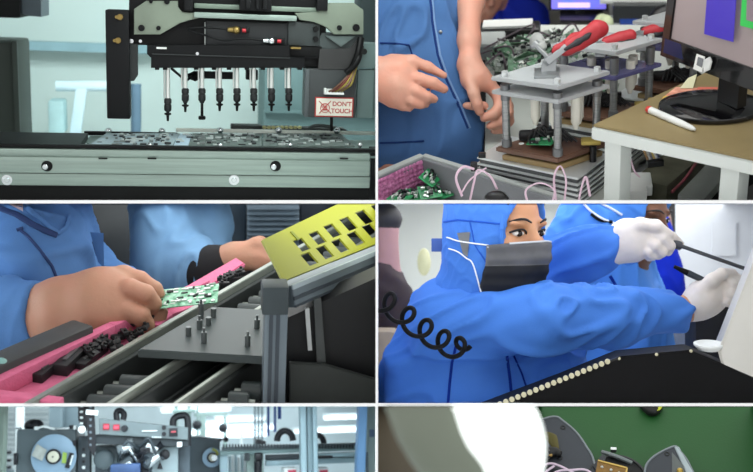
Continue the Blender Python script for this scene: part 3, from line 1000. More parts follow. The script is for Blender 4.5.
# wiring and the board under test on the base plate
mb = MB()
for i in range(7):
    a = pt(.25 + .05 * i, .35 + .03 * i, ZF + .004)
    mb.tube([a, a + V((.01, .01, .02 + .004 * (i % 3))), a + V((.028, .0, .012)), a + V((.04, -.006, .004))], .0028, 8)
mb.box(pt(.45, .62, ZF + .014), (.026, .02, .026), None, .003); mb.box(pt(.2, .5, ZF + .012), (.05, .016, .02), None, .006)
B.mesh('wiring', mb, black, fx, kind='stuff')
p = pt(.9, .72, ZF)
mb = MB(); mb.cyl(p + V((.012, -.01, -.03)), p + V((.012, -.01, .004)), .0065); k1 = B.mesh('guide_pin', mb, black, fx)
mb = MB(); mb.box(p + V((.008, -.008, .012)), (.036, .024, .008), None, .003); mb.cyl(p + V((.02, -.01, .012)), p + V((.02, -.01, .026)), .005); B.mesh('brass_stop', mb, mat('yellow_brass_stop', (170, 150, 78), 0.4, 0.3, var=.1), fx)
# copies further down the bench
FXC = []
o0 = pt(.92, .1, ZF)
for (px, py, lab, lab2) in ((613, 118, 'second clear acrylic test fixture, partly behind the desk corner', 'aluminium pallet under the second test fixture, behind the desk corner'),
                            (692, 92, 'farthest clear acrylic test fixture, close to the monitor edge', 'aluminium pallet under the farthest test fixture beside the monitor')):
    d = B.z(px, py, ZF) - o0
    cp = place_copy(B, fx, BASE[fx.name] + d, lab)
    for ch_ in list(cp.children):
        if ch_.name.startswith('lower_plate'):
            ch_.location.z -= .024
            ch_.data = ch_.data.copy()
            ch_.data.materials[0] = mat('violet_acrylic', (120, 118, 170), 0.15, trans=.5, ior=1.3)
        if ch_.name.startswith('toggle_clamp'):
            for g_ in list(ch_.children):
                for k_ in list(g_.children):
                    bpy.data.objects.remove(k_)
                bpy.data.objects.remove(g_)
            bpy.data.objects.remove(ch_)
    FXC.append((cp, d))
    place_copy(B, pal, BASE[pal.name] + d, lab2)
# their clamps are swung down
for (cp, d), pts_ in zip(FXC, (((600, 58), (600, 46), (606, 44.5), (607, 42), (620, 38.5), (630, 35.5)), ((641, 52), (641, 36), (645, 33), (646, 32), (655, 30), (664, 28.5)))):
    dep = (CAMM.inverted() @ (B.M @ (c0 + d))).y
    Q = [B.d(x, y, dep) for x, y in pts_]
    mb = MB(); mb.bar(Q[0], Q[1], .020, .02, V((0, 1, 0)), .003); mb.bar(Q[1] + V((-.008, 0, 0)), Q[2], .016, .014, V((0, 1, 0)), .002); mb.cyl(Q[1] - V((0, .014, 0)), Q[1] + V((0, .014, 0)), .006)
    t2 = B.mesh('toggle_clamp', mb, steelm, cp)
    b = Body(.0025); b.chain(Q[3:], [.011, .0125, .0125], .005); P, Fc = b.build(); h2 = B.mesh('handle', body_mb(P, Fc), grip, t2)
    b = Body(.002); b.chain([Q[3] + V((0, -.007, -.006)), Q[4] + V((0, -.009, -.007)), Q[5] + V((.002, -.004, -.004))], [.006, .0075, .0075], .004); P, Fc = b.build(); B.mesh('grip_inlay', body_mb(P, Fc), mat('black_rubber_inlay', (38, 38, 42), 0.5), h2)
# board under test
bd = make_board(B, .052, .03, 5, label='small green circuit board lying inside the nearest test fixture', dens=10)
bd.matrix_world = B.M @ basis(pt(.52, .3, ZF + .012), (PB[1] - PB[0]) + V((0, 0, .02)), (PB[2] - PB[1]) + V((0, 0, .015)))
mb = MB(); pp = pt(.18, .3, ZF); mb.cyl(pp, pp + V((0, 0, .001)), .005); B.mesh('white_dot', mb, white, fx)
mb = MB(); a = B.z(598, 48, ztop + .0); mb.prism([B.d(611, 48, 2.22), B.d(627, 48.5, 2.22), B.d(626, 41.5, 2.26), B.d(620, 42, 2.26)], (0, 0, -.004)); 
B.mesh('folded_paper', mb, white, label='small folded white paper on the second fixture by its red handle', cat='paper')

# --- grey tray with bubble wrap and boards
ZR = 0.775
A0, A1, A2 = B.z(423, 156, ZR), B.z(330, 196, ZR), B.z(612, 214, ZR)
dn = V((0, 0, -.10))
greyt = mat('grey_tray_plastic', (112, 114, 118), 0.5, var=0.06)
tr = B.thing('parts_tray', 'grey plastic parts tray lined with pink bubble wrap', 'tray', V((A0.x, A0.y - .1, ZR - .10)))
e1 = (A1 - A0).normalized(); e2 = (A2 - A0).normalized()
w1, w2 = V((-e1.y, e1.x, 0)), V((e2.y, -e2.x, 0))
w1 = w1 if w1.dot(e2) > 0 else -w1
w2 = w2 if w2.dot(e1) > 0 else -w2
mb = MB(); mb.prism([A0, A1, A1 + w1 * .010, A0 + w1 * .010], dn, 0, .001); B.mesh('side_wall', mb, greyt, tr)
mb = MB(); mb.prism([A0 + w1 * .0, A2, A2 + w2 * .014, A0 + w2 * .014], dn, 0, .001); B.mesh('side_wall', mb, greyt, tr)
mb = MB(); mb.prism([A0 - w1 * .010 + V((0, 0, .003)), A1 - w1 * .010 + V((0, 0, .003)), A1 + w1 * .006 + V((0, 0, .003)), A0 + w1 * .006 + V((0, 0, .003))], (0, 0, -.006), 0, .001)
mb.prism([A0 - w2 * .008 + V((0, 0, .003)), A2 - w2 * .008 + V((0, 0, .003)), A2 + w2 * .006 + V((0, 0, .003)), A0 + w2 * .006 + V((0, 0, .003))], (0, 0, -.006), 0, .001)
B.mesh('rim', mb, mat('grey_tray_rim', (156, 160, 158), 0.45), tr)
mb = MB(); mb.prism([A0, A1, A1 + e2 * .5, A2], (0, 0, -.004)); 
bm_ = mb.bm; bmesh.ops.translate(bm_, vec=(0, 0, -.096), verts=bm_.verts); B.mesh('tray_floor', mb, greyt, tr)
pink = mat('pink_bubble_film', (212, 118, 176), 0.3, var=0.22, scale=150, bump=0.5, bscale=220, col2=(224, 150, 196))
mb = MB()
def bub(o, du, dv, nn, nu, nv, r):
    def fn(u, v):
        p = o + du * u + dv * v
        return p + nn * (r * abs(math.sin(u * nu * PI)) * abs(math.sin(v * nv * PI)) + .004 * noise.noise(p * 18))
    mb.grid(fn, nu * 3, nv * 3, 0.001)
bub(A0 + w1 * .012 + V((0, 0, -.001)) + e1 * .010, e1 * .25, dn * .9, w1, 26, 9, .004)
bub(A0 + w1 * .014 + w2 * .016 + V((0, 0, -.088)), e1 * .28, e2 * .42, V((0, 0, 1)), 28, 40, .004)
B.mesh('bubble_wrap', mb, pink, label='pink bubble wrap lining the grey parts tray', cat='bubble wrap')
bsrc = None
rnd = random.Random(3)
spots = [(414, 178, .03, 25, -20), (430, 178, .05, 70, 30), (392, 193, .02, 10, 12), (412, 195, .022, 160, -12), (430, 192, .03, 20, 25), (445, 193, .016, 100, -15), (400, 198, .03, 60, 10), (530, 180, .05, 30, 50), (545, 192, .04, 80, 22), (520, 197, .02, 10, 10)]
for i, (px, py, dz, az, tl) in enumerate(spots):
    p = B.z(px, py, ZR - .075 + dz)
    m = Matrix.Translation(p) @ Matrix.Rotation(R(az), 4, 'Z') @ Matrix.Rotation(R(tl), 4, 'X')
    if bsrc is None:
        bsrc = make_board(B, .045, .034, 21, label='small green circuit board heaped in the pink lined grey tray', group='boards in the parts tray', dens=20)
        bsrc.matrix_world = B.M @ m
    else:
        place_m(B, bsrc, m)
# looping pink wires in the tray
wirem = mat('pale_pink_wire', (214, 186, 202), 0.4, var=.05)
for i, (pts, lab) in enumerate((
        ([(474, 169, .0), (463, 167, .02), (456, 178, .04), (462, 196, .0)], 'pale pink wire arching over the tray wall, leftmost of the wires'),
        ([(470, 200, .0), (474, 182, .03), (478, 170, .05), (490, 176, .03), (497, 189, .0)], 'pale pink wire looping out of the tray left of the pallet'),
        ([(486, 168, .0), (470, 180, .03), (462, 192, .02)], 'pale pink wire crossing the other wires by the tray wall'),
        ([(528, 204, .0), (526, 190, .03), (540, 183, .05), (554, 190, .03), (552, 204, .0)], 'pale wire ring in front of the ribbed pallet'),
        ([(556, 200, .0), (554, 178, .03), (560, 166, .05), (566, 180, .03), (564, 204, .0)], 'pale wire standing up against the ribbed pallet'),
        ([(578, 204, .0), (582, 186, .03), (586, 177, .04), (590, 196, .0)], 'short pale wire near the pallet corner'))):
    mb = MB(); mb.tube([B.d(p[0], p[1], 1.86 - p[2] * .6) for p in pts], .0024, 8, flat=.6)
    B.mesh('wire', mb, wirem, label=lab, cat='wire')
mb = MB(); mb.box(B.d(474, 166.5, 1.9), (.012, .012, .016), None, .002); B.mesh('cable_clip', mb, black, label='black cable clip on the tray rim by the pallet corner', cat='clip')
mb = MB(); mb.sphere(B.d(496, 198, 1.86), .016, (1.3, 1, .8)); mb.sphere(B.d(504, 200, 1.86), .010); B.mesh('black_connector', mb, black, label='black connector lump at the bottom edge of the tray', cat='connector')

# --- worker in the blue smock
PR = B.thing('person', 'person in blue short sleeved smock with both hands over the bench', 'person', B.y(420, 190, 2.2))
b = Body(.004)
D1 = 2.12
def q(px, py, dd=0.0):
    return B.d(px, py, D1 + dd)
# hand entering from the left (palm towards the body)
b.chain([q(330, 66, .10), q(352, 72, .04), q(378, 76, 0.0)], [.034, .032, .030], .02)
b.chain([q(374, 68, 0), q(398, 70, -.004), q(410, 76, -.006)], [.024, .022, .018], .02)
b.chain([q(376, 84, 0), q(396, 88, -.008), q(406, 92, -.010)], [.025, .023, .017], .02)
b.chain([q(380, 92, .002), q(394, 98, -.004), q(402, 101, -.004)], [.018, .017, .015], .016)
b.chain([q(392, 62, 0), q(412, 61, -.002), q(428, 67, .0), q(444, 75.5, .004)], [.017, .0125, .0105, .0075], .007)
b.chain([q(408, 77, -.010), q(420, 79, -.014), q(433, 83, -.012), q(444, 89, -.004)], [.0135, .0130, .0125, .0095], .003)
b.chain([q(406, 87, -.012), q(417, 92, -.018), q(427, 97, -.014), q(434, 99, -.004)], [.0130, .0125, .0115, .009], .003)
b.chain([q(401, 96, -.010), q(411, 101, -.014), q(420, 104, -.010), q(426, 104, .0)], [.0122, .0115, .0105, .0085], .003)
b.chain([q(394, 101, -.006), q(402, 106, -.008), q(410, 108, -.004)], [.0105, .0098, .008], .003)
# hanging forearm and hand on the right
E = .07
b.chain([q(472, -40, E + .06), q(470, 0, E + .03), q(469, 40, E), q(470, 62, E - .01)], [.036, .028, .0215, .020], .02)
b.chain([q(470, 62, E - .01), q(478, 76, E - .015), q(488, 84, E - .012)], [.021, .021, .018], .016)
b.chain([q(466, 66, E - .01), q(470, 80, E - .02), q(474, 88, E - .02)], [.018, .017, .0145], .014)
b.chain([q(470, 82, E - .03), q(474, 94, E - .04), q(477, 104, E - .04), q(479.5, 112, E - .036)], [.014, .0125, .0115, .009], .004)
b.chain([q(488, 84, E - .01), q(498, 95, E - .01), q(500, 106, E - .014), q(494, 114, E - .024), q(484, 118, E - .026)], [.014, .013, .0125, .0115, .009], .004)
b.chain([q(492, 88, E), q(505, 99, E), q(508, 112, E - .004), q(502, 122, E - .012), q(490, 126, E - .016)], [.0135, .0125, .012, .011, .0088], .004)
b.chain([q(494, 92, E + .014), q(508, 106, E + .014), q(509, 121, E + .01), q(502, 129, E), q(494, 131, E - .004)], [.0125, .0118, .011, .010, .008], .004)
b.chain([q(484, 106, E - .014), q(474, 106, E - .018), q(466, 105.5, E - .016)], [.010, .0095, .0078], .004)
# inside the smock the arms meet in the trunk
tz = .17
b.chain([q(330, 66, .10), q(322, 0, tz), q(330, -70, tz + .02)], [.036, .045, .06], .03)
b.chain([q(472, -40, E + .06), q(462, -80, tz)], [.038, .055], .03)
b.chain([q(330, -70, tz + .02), q(400, -80, tz + .02), q(462, -80, tz)], [.07, .10, .07], .05)
b.chain([q(395, -60, tz + .03), q(395, 60, tz + .03), q(395, 150, tz + .03)], [.10, .10, .10], .05)
P, Fc = b.build()
pb = B.mesh('body', body_mb(P, Fc), skin, PR, smooth=180)
# smock
b = Body(.006)
dz = .15
for (cx_, cy_, rx, ry, rz) in ((400, -90, .16, .13, .10), (398, -30, .155, .12, .14), (396, 30, .15, .115, .14), (398, 90, .155, .115, .13), (402, 128, .165, .12, .09)):
    c = q(cx_, cy_, dz + .02)
    b.ell(c, (rx, ry, rz), .06)
b.chain([q(330, -10, dz), q(440, -10, dz)], [.11, .05], .05)
b.chain([q(440, 60, dz - .02), q(452, 120, dz - .02), q(458, 150, dz + .0)], [.05, .05, .045], .05)
b.chain([q(452, -60, dz + .0), q(447, 0, dz - .02), q(446, 40, dz - .01)], [.045, .040, .035], .03)
b.cut(q(418, 196, dz), (.5, .3, .062), .008)
P, Fc = b.build(2)
P = folds(P, Fc, .016, 8.0, V((.35, 0, 1)), 3.0, 2.0)
sm = B.mesh('smock', body_mb(P, Fc), smockm, PR, smooth=180)
# press the placket, pocket and seams onto the cloth
from mathutils.bvhtree import BVHTree
def surf(P, Fc):
    return BVHTree.FromPolygons([V(p) for p in P], [tuple(int(x) for x in f) for f in Fc])
tree = surf(P, Fc)
def on(tree, px, py, off=-.002, fall=2.2):
    dr = B.dir(px, py)
    h = tree.ray_cast(B.O, dr.normalized())
    if h[0] is None:
        return B.d(px, py, fall)
    return h[0] + dr.normalized() * off
def on_path(tree, pts, n=10, off=-.002):
    out = []
    for a, c in zip(pts, pts[1:]):
        for k in range(n):
            t_ = k / n
            out.append(on(tree, a[0] + (c[0] - a[0]) * t_, a[1] + (c[1] - a[1]) * t_, off))
    out.append(on(tree, *pts[-1], off))
    return out
pth = [(432, -6), (434, 20), (440, 55), (448, 78), (462, 108), (470, 128)]
mb = MB(); mb.tube(on_path(tree, pth, 6, -.0005), .0026, 8, sm=0); B.mesh('placket_edge', mb, mat('pale_blue_piping', (104, 134, 176), 0.8), sm)
mb = MB(); mb.tube(on_path(tree, [(x - 2.2, y) for x, y in pth], 6, .001), .0032, 8, sm=0); B.mesh('placket_gap', mb, smockd, sm)
mb = MB(); mb.tube(on_path(tree, [(380, 43), (396, 43.5), (409, 45)], 6, .0), .0022, 6, sm=0); mb.tube(on_path(tree, [(409, 45), (414, 60)], 6, .0), .0018, 6, sm=0); B.mesh('pocket_seam', mb, smockd, sm)
mb = MB(); mb.tube(on_path(tree, [(380, 143), (400, 142.5), (424, 141)], 6, .0), .0022, 6, sm=0); B.mesh('hem_seam', mb, smockd, sm)
for (x, y) in ((440.5, 32),):
    p = on(tree, x, y, -.004); mb = MB(); mb.sphere(p, .004, (1, .5, 1)); B.mesh('snap_button', mb, steelm, sm)
mb = MB(); mb.box(q(400, 190, .25), (.26, .18, .34), None, .06, seg=4); B.mesh('trousers', mb, mat('black_trousers', (20, 22, 30), 0.8), PR)

# --- desk with monitor
DC = [B.z(593, 124.5, ZD), B.z(1010, 214, ZD), B.z(702, 74, ZD)]
dk = B.thing('desk', 'white framed desk with olive brown top holding the monitor', 'desk', V((DC[0].x + .4, DC[0].y, 0.0)))
ex = (DC[1] - DC[0]); ey = (DC[2] - DC[0])
mb = MB(); mb.prism([DC[0], DC[1], DC[1] + ey * 1.6, DC[0] + ey * 1.6], (0, 0, -.004), 0, .001)
B.mesh('desk_top', mb, mat('olive_desk_mat', (142, 126, 88), 0.45, var=0.06, scale=20), dk)
wd = mat('white_desk_enamel', (212, 218, 214), 0.45, var=0.02)
mb = MB(); mb.prism([DC[0] + V((-.002, 0, -.005)), DC[1] + V((0, 0, -.005)), DC[1] + ey * 1.6 + V((0, 0, -.005)), DC[0] + ey * 1.6 + V((-.002, 0, -.005))], (0, 0, -.024), 0, .002)
B.mesh('desk_frame', mb, wd, dk)
for (f, g) in ((.030, .02), (.352, .04)):
    p = DC[0] + ex * f + ey * g
    exn, eyn = ex.normalized(), ey.normalized()
    mb = MB(); h_ = ZD - .029
    w_ = .031
    mb.prism([p + V((0, 0, -.029)), p + exn * w_ + V((0, 0, -.029)), p + exn * w_ + eyn * .03 + V((0, 0, -.029)), p + eyn * .03 + V((0, 0, -.029))], (0, 0, -h_), 0, .002)
    B.mesh('leg', mb, wd, dk)
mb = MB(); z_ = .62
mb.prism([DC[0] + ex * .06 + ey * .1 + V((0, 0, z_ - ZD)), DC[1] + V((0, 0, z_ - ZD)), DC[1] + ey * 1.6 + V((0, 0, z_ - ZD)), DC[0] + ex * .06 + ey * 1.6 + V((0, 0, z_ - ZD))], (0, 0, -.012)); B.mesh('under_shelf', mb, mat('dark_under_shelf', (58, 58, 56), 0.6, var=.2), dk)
# monitor
zb = ZD + .072
ML, MR = B.z(661.5, 55, zb), B.z(800, 108, zb)
mx = (MR - ML).normalized(); mn = V((mx.y, -mx.x, 0)); mz = (V((0, 0, 1)) - mn * .1).normalized()
MW, MH = .46, .30
mo = B.thing('monitor', 'black desktop monitor with white tag on its bezel standing on the desk', 'monitor', B.z(712, 108, ZD))
def mp(x, z, y=0):
    return ML + mx * x + mz * z + mn * y
def mbox(mb, x0, x1, z0, z1, y0, y1, bev=.0):
    return mb.prism([mp(x0, z0, y1), mp(x1, z0, y1), mp(x1, z1, y1), mp(x0, z1, y1)], mn * (y0 - y1), 0, bev)
mb = MB(); mbox(mb, 0, MW, 0, MH, -.03, -.004, .003); cs = B.mesh('casing', mb, black, mo)
mb = MB(); mbox(mb, 0, .02, 0, MH, -.004, .004, .001); mbox(mb, .02, MW, 0, .036, -.004, .004, .001); mbox(mb, MW - .02, MW, .036, MH, -.004, .004, .001); mbox(mb, .02, MW - .02, MH - .02, MH, -.004, .004, .001)
B.mesh('bezel', mb, glossb, mo)
mb = MB(); mbox(mb, .02, MW - .02, .036, MH - .02, -.004, .0, 0); sc_ = B.mesh('screen', mb, mat('lit_grey_screen', (132, 120, 120), 0.35, var=0.03, emit=0.35), mo)
def scr(px, py, y):
    return B.pl(px, py, mp(0, 0, y), mn)
mb = MB(); mb.prism([scr(709, -30, .0012), scr(738, -30, .0012), scr(733, 42, .0012), scr(704, 34, .0012)], mn * -.001); B.mesh('blue_window', mb, mat('screen_blue', (58, 44, 150), 0.4, var=0.0, emit=0.5), sc_)
mb = MB(); gq = [(744, -30), (800, -30), (800, 42), (740, 25.5)]; mb.prism([scr(x, y, .0012) for x, y in gq], mn * -.001); B.mesh('green_window', mb, mat('screen_green', (44, 160, 70), 0.4, var=0.0, emit=0.5), sc_)
mb = MB(); mb.prism([scr(x, y, .0022) for x, y in ((748, -30), (800, -30), (800, 36), (746, 20))], mn * -.001); B.mesh('inner_pane', mb, mat('screen_mauve', (118, 104, 112), 0.4, var=0.0, emit=0.35), sc_)
mb = MB(); mb.prism([mp(.008, .008, .0042), mp(.06, .008, .0042), mp(.05, .034, .0042), mp(.008, .034, .0042)], mn * -.0006); B.mesh('blue_reflection', mb, mat('dark_blue_reflection', (24, 34, 74), 0.2), mo)  # blue reflection on the glossy bezel, painted as a thin patch
mb = MB(); c = B.z(711, 109, ZD + .001); mb.lathe(c, (0, 0, 1), [(.090, 0), (.092, .004), (.090, .009), (.076, .014), (.04, .017), (0, .018)], 48); 
[setattr(v.co, 'y', c.y + (v.co.y - c.y) * .78) for v in mb.bm.verts]
B.mesh('stand_base', mb, glossb, mo)
mb = MB(); c2 = B.z(727, 106, ZD + .016); mb.prism([c2 - mx * .024, c2 + mx * .024, c2 + mx * .024 - mn * .02, c2 - mx * .024 - mn * .02], (0, 0, zb - ZD + .06), 0, .003); B.mesh('stand_neck', mb, black, mo)
tg_ = B.thing('paper_tag', 'crumpled white paper tag stuck on the monitor bezel', 'tag', scr(700, 70, .006))
mb = MB(); mb.prism([scr(x, y, .007) for x, y in ((696.5, 54), (704.5, 57), (702, 72.5), (693, 69))], mn * -.0015); tg2 = B.mesh('tag_sheet', mb, mat('white_paper', (236, 236, 232), 0.8, var=.02), tg_)
mb = MB(); mb.prism([scr(x, y, .008) for x, y in ((698, 57), (703.4, 59), (701.6, 67.5), (696.4, 65))], mn * -.001); B.mesh('print_patch', mb, mat('grey_print', (120, 122, 126), 0.8, var=.3, scale=400), tg2)
mb = MB(); mb.prism([scr(x, y, .010) for x, y in ((703, 60), (709, 57), (711, 62), (709, 70), (703, 73))], mn * -.004, 0, .001); B.mesh('tape', mb, mat('clear_tape', (220, 222, 220), 0.3), tg_)
# pen, papers, cable on the desk
pn = B.thing('marker_pen', 'white marker pen with red cap end on the olive desk top', 'pen', B.z(670, 119, ZD))
a, c = B.z(649, 109.5, ZD + .006), B.z(695, 129.5, ZD + .005)
mb = MB(); L = (c - a).length; mb.lathe(a, c - a, [(0, 0), (.0058, .001), (.0064, .004), (.0062, L * .7), (.0045, L * .93), (.0022, L), (0, L)], 16); B.mesh('barrel', mb, white, pn)
mb = MB(); mb.lathe(a - (c - a).normalized() * .004, c - a, [(0, 0), (.0056, .0), (.0066, .003), (.0066, .008), (0, .008)], 16); B.mesh('cap', mb, mat('red_pen_cap', (200, 60, 50), 0.4), pn)
rp_ = mat('red_printed_paper', (226, 140, 120), 0.7, var=.2, scale=60, col2=(238, 176, 150))
for i, (qd, m_, lab) in enumerate(((((662, 98), (676, 87), (700, 88), (690, 98)), rp_, 'red printed paper slip left of the monitor stand'), (((690, 98), (698, 87), (718, 87), (716, 98)), mat('coral_paper', (224, 120, 104), 0.7, var=.1, scale=50), 'coral paper slip touching the monitor neck'), (((680, 88), (688, 78), (697, 74), (693, 88)), mat('cream_paper', (228, 226, 190), 0.7, var=.05), 'cream paper slip standing under the monitor edge'))):
    mb = MB(); mb.prism([B.z(x, y, ZD + .0012 + i * .001) for x, y in qd], (0, 0, -.001)); B.mesh('paper_slip', mb, m_, label=lab, cat='paper')
mb = MB(); mb.prism([B.z(x, y, ZD + .0045) for x, y in ((662, 98.5), (684, 98), (690, 96), (664, 96))], (0, 0, -.001)); B.mesh('paper_slip', mb, mat('yellow_paper', (222, 190, 90), 0.7), label='yellow paper edge beside the monitor base', cat='paper')

# --- under the desk
rb = B.thing('ribbon_cable', 'flat ribbon cable of orange, grey and white strands under the desk', 'cable', B.d(648, 165, 1.95))
for i, c in enumerate(((176, 140, 90), (206, 206, 204), (150, 150, 160), (214, 190, 120), (226, 226, 226), (120, 124, 150))):
    mb = MB(); mb.tube([B.d(639 + 2.3 * i, 138, 1.98), B.d(643 + 2.3 * i, 148, 1.97), B.d(649 + 2.3 * i, 163, 1.94)], .0024, 6); B.mesh('strand', mb, mat('strand_%d' % c[0], c, 0.5), rb)
mb = MB(); mb.bar(B.d(647, 164, 1.94), B.d(663, 162, 1.94), .012, .012, V((0, 0, 1)), .001); B.mesh('plug', mb, black, rb)
mb = MB(); mb.bar(B.d(648, 196, 2.02), B.d(700, 152, 2.25), .075, .06, V((0, 0, 1)), .012); B.mesh('cloth_bundle', mb, mat('khaki_grey_wrap', (92, 92, 76), 0.8, var=.3, scale=14), label='khaki grey wrapped bundle lying under the desk', cat='bundle')
mb = MB(); mb.bar(B.d(622, 178, 2.2), B.d(690, 152, 2.35), .03, .05, V((0, 0, 1)), .004); B.mesh('steel_bar', mb, alum, label='pale steel bar under the desk above the bundle', cat='bar')
mb = MB(); mb.bar(B.d(690, 202, 1.98), B.d(728, 160, 2.1), .05, .02, V((0, 0, 1)), .002); B.mesh('metal_sheet', mb, mat('grey_sheet_metal', (140, 144, 140), 0.5), label='slanted grey sheet metal panel behind the right desk leg', cat='panel')
mb = MB(); mb.box(B.d(638, 184, 2.0), (.05, .06, .022), None, .003); mb.box(B.d(634, 190, 1.98), (.045, .05, .02), None, .003); B.mesh('white_module', mb, white, label='white plastic module beside the left desk leg', cat='module')
mb = MB(); mb.tube([B.d(628, 150, 2.05), B.d(634, 170, 2.02), B.d(640, 178, 2.0)], .002, 6); B.mesh('thin_cable', mb, wirem, label='thin pale cable hanging beside the left desk leg', cat='cable')
mb = MB(); mb.tube([B.d(700, 156, 2.1), B.d(694, 166, 2.05), B.d(684, 180, 2.03), B.d(672, 192, 2.0)], .003, 6); B.mesh('thin_cable', mb, mat('dull_red_cable', (140, 70, 80), 0.5), label='dull red cable hanging behind the khaki bundle', cat='cable')
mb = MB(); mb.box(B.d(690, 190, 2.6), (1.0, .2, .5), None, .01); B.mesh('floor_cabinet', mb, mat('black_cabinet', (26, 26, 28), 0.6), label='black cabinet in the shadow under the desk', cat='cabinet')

# --- heaps of boards, far bench things
src = None
rnd = random.Random(11)
for i in range(64):
    if i < 46:
        px, py = rnd.uniform(497, 566), rnd.uniform(38, 72)
        if px < 512 and py < 50: py = rnd.uniform(52, 72)
    else:
        px, py = rnd.uniform(566, 606), rnd.uniform(52, 92)
    z = ZB + .01 + rnd.uniform(0, .05)
    p = B.z(px, py, z)
    m = Matrix.Translation(p) @ Matrix.Rotation(rnd.uniform(0, 6), 4, 'Z') @ Matrix.Rotation(rnd.uniform(-.8, .8), 4, 'X') @ Matrix.Rotation(rnd.uniform(-.6, .6), 4, 'Y')
    if src is None:
        src = make_board(B, .07, .045, 31, label='green circuit board in the loose heap behind the test fixtures', group='boards heaped on the bench', dens=9, cols=((84, 128, 98), (124, 164, 134)))
        src.matrix_world = B.M @ m
        src2 = make_board(B, .06, .04, 33, label='green circuit board in the loose heap behind the test fixtures', group='boards heaped on the bench', dens=14, cols=((130, 140, 132), (170, 180, 170)))
        src2.matrix_world = B.M @ Matrix.Translation((0.004, .01, .02)) @ m
    else:
        place_m(B, src if i % 2 else src2, m)
mb = MB()
for i in range(24):
    p = B.z(rnd.uniform(498, 605), rnd.uniform(42, 76), ZB + .03)
    mb.tube([p, p + V((rnd.uniform(-.06, .06), rnd.uniform(-.05, .05), rnd.uniform(.01, .05))), p + V((rnd.uniform(-.1, .1), rnd.uniform(-.05, .05), rnd.uniform(-.01, .02)))], .0025, 6, sm=4)
B.mesh('wire_tangle', mb, mat('mauve_grey_wire', (112, 100, 108), 0.5, var=.4, scale=30), label='tangle of mauve grey wires among the heaped boards', cat='wires', kind='stuff')
mb = MB(); mb.box(B.z(530, 76, ZB + .01), (.17, .1, .02), None, .003); B.mesh('black_tray', mb, black, label='flat black tray before the heap of boards', cat='tray')
mb = MB(); mb.sphere(B.d(537, 42, 2.45), .018, (1, .8, 1.3)); mb.sphere(B.d(541, 46, 2.44), .014); B.mesh('crumpled_wrap', mb, white, label='crumpled bright white wrap on the heap of boards', cat='wrap')
bx = B.thing('instrument_box', 'pale grey box on the bench behind the hanging hand', 'box', B.z(490, 66, ZB))
mb = MB(); mb.box(B.z(486, 62, ZB) + V((0, .06, .022)), (.09, .10, .044), None, .006); B.mesh('shell', mb, mat('pale_grey_box', (176, 182, 180), 0.6), bx)
mb = MB(); mb.box(B.z(486, 62, ZB) + V((0, .009, .022)), (.07, .004, .03)); B.mesh('front_panel', mb, mat('grey_box_panel', (140, 148, 148), 0.6), bx)
# far worker
fp = B.thing('person', 'person in royal blue shirt leaning over a far bench', 'person', B.d(510, 40, 4.3))
D2 = 4.2
def f(px, py, dd=0):
    return B.d(px, py, D2 + dd)
b = Body(.007)
b.ell(f(490, -15, -.02), (.07, .09, .105), .02); b.ell(f(490, 4, -.06), (.045, .04, .04), .03); b.chain([f(491, -2, -.11), f(491, 4, -.11)], [.014, .016], .01)
b.chain([f(492, 0, .0), f(500, 12, .06), f(508, 40, .08)], [.055, .06, .08], .03)
b.chain([f(484, 16, -.05), f(474, 26, -.12)], [.034, .03], .03)
P, Fc = b.build(); B.mesh('body', body_mb(P, Fc), skin, fp, smooth=180)
b = Body(.008); b.ell(f(505, 25, .10), (.125, .11, .115), .05); b.chain([f(486, 16, .02), f(511, 2, .08), f(532, 18, .08), f(535, 36, .0)], [.05, .06, .06, .06], .05); b.chain([f(486, 16, .0), f(480, 32, -.05)], [.045, .04], .04)
P, Fc = b.build(2); P = folds(P, Fc, .008, 8, None, 1, 4)
B.mesh('shirt', body_mb(P, Fc), mat('royal_blue_cloth', (34, 52, 178), 0.8, var=.08, spec=.1), fp, smooth=180)
mb = MB(); a = B.z(508, 40, ZB + .001); mb.box(a + V((0, 0, .02)), (.17, .08, .04), None, .01); B.mesh('black_case', mb, black, label='black case on the far bench before the blue shirted person', cat='case')
mb = MB(); a = B.z(508, 40, ZB + .001); mb.box(a + V((.0, 0, .044)), (.13, .06, .008), None, .004); B.mesh('white_sheet', mb, white, label='white sheet stack lying on the black case', cat='paper')
# far monitors and desk
m1 = B.thing('far_monitor', 'far monitor with bright blue and pink screen picture', 'monitor', B.d(579, 16, 3.9))
def fbox(mb, x0, y0, x1, y1, D, t, bev=.0):
    p = [B.y(x, y, D) for x, y in ((x0, y0), (x1, y0), (x1, y1), (x0, y1))]
    return mb.prism(p, (0, t, 0), 0, bev)
mb = MB(); fbox(mb, 549, -60, 608, 11, 3.7, .04, .004); B.mesh('casing', mb, black, m1)
mb = MB(); fbox(mb, 551.5, -58, 606, 9, 3.695, .006); s1 = B.mesh('screen', mb, mat('lit_blue_screen', (90, 130, 236), 0.4, var=.1, scale=10, emit=.8, col2=(130, 110, 230)), m1)
mb = MB(); fbox(mb, 558, 3, 590, 7.5, 3.692, .004); B.mesh('bright_band', mb, mat('lit_pink_band', (230, 200, 240), 0.4, var=.1, emit=.9), s1)
mb = MB(); fbox(mb, 575, 11, 585, 22, 3.7, .03); fbox(mb, 560, 20, 604, 23, 3.62, .15); B.mesh('stand', mb, black, m1)
mb = MB(); fbox(mb, 600, -6, 700, 5, 3.5, .4, .01); fbox(mb, 610, 5, 700, 27, 3.78, .05, .01)
B.mesh('far_desk', mb, white, label='far white desk unit above the dark screen', cat='desk')
m2 = B.thing('dark_monitor', 'dark switched off wide screen under the far white desk edge', 'monitor', B.d(640, 28, 3.7))
mb = MB(); fbox(mb, 613.5, 6.5, 668, 25, 3.44, .05, .003); B.mesh('casing', mb, mat('charcoal_screen', (40, 44, 46), 0.3), m2)
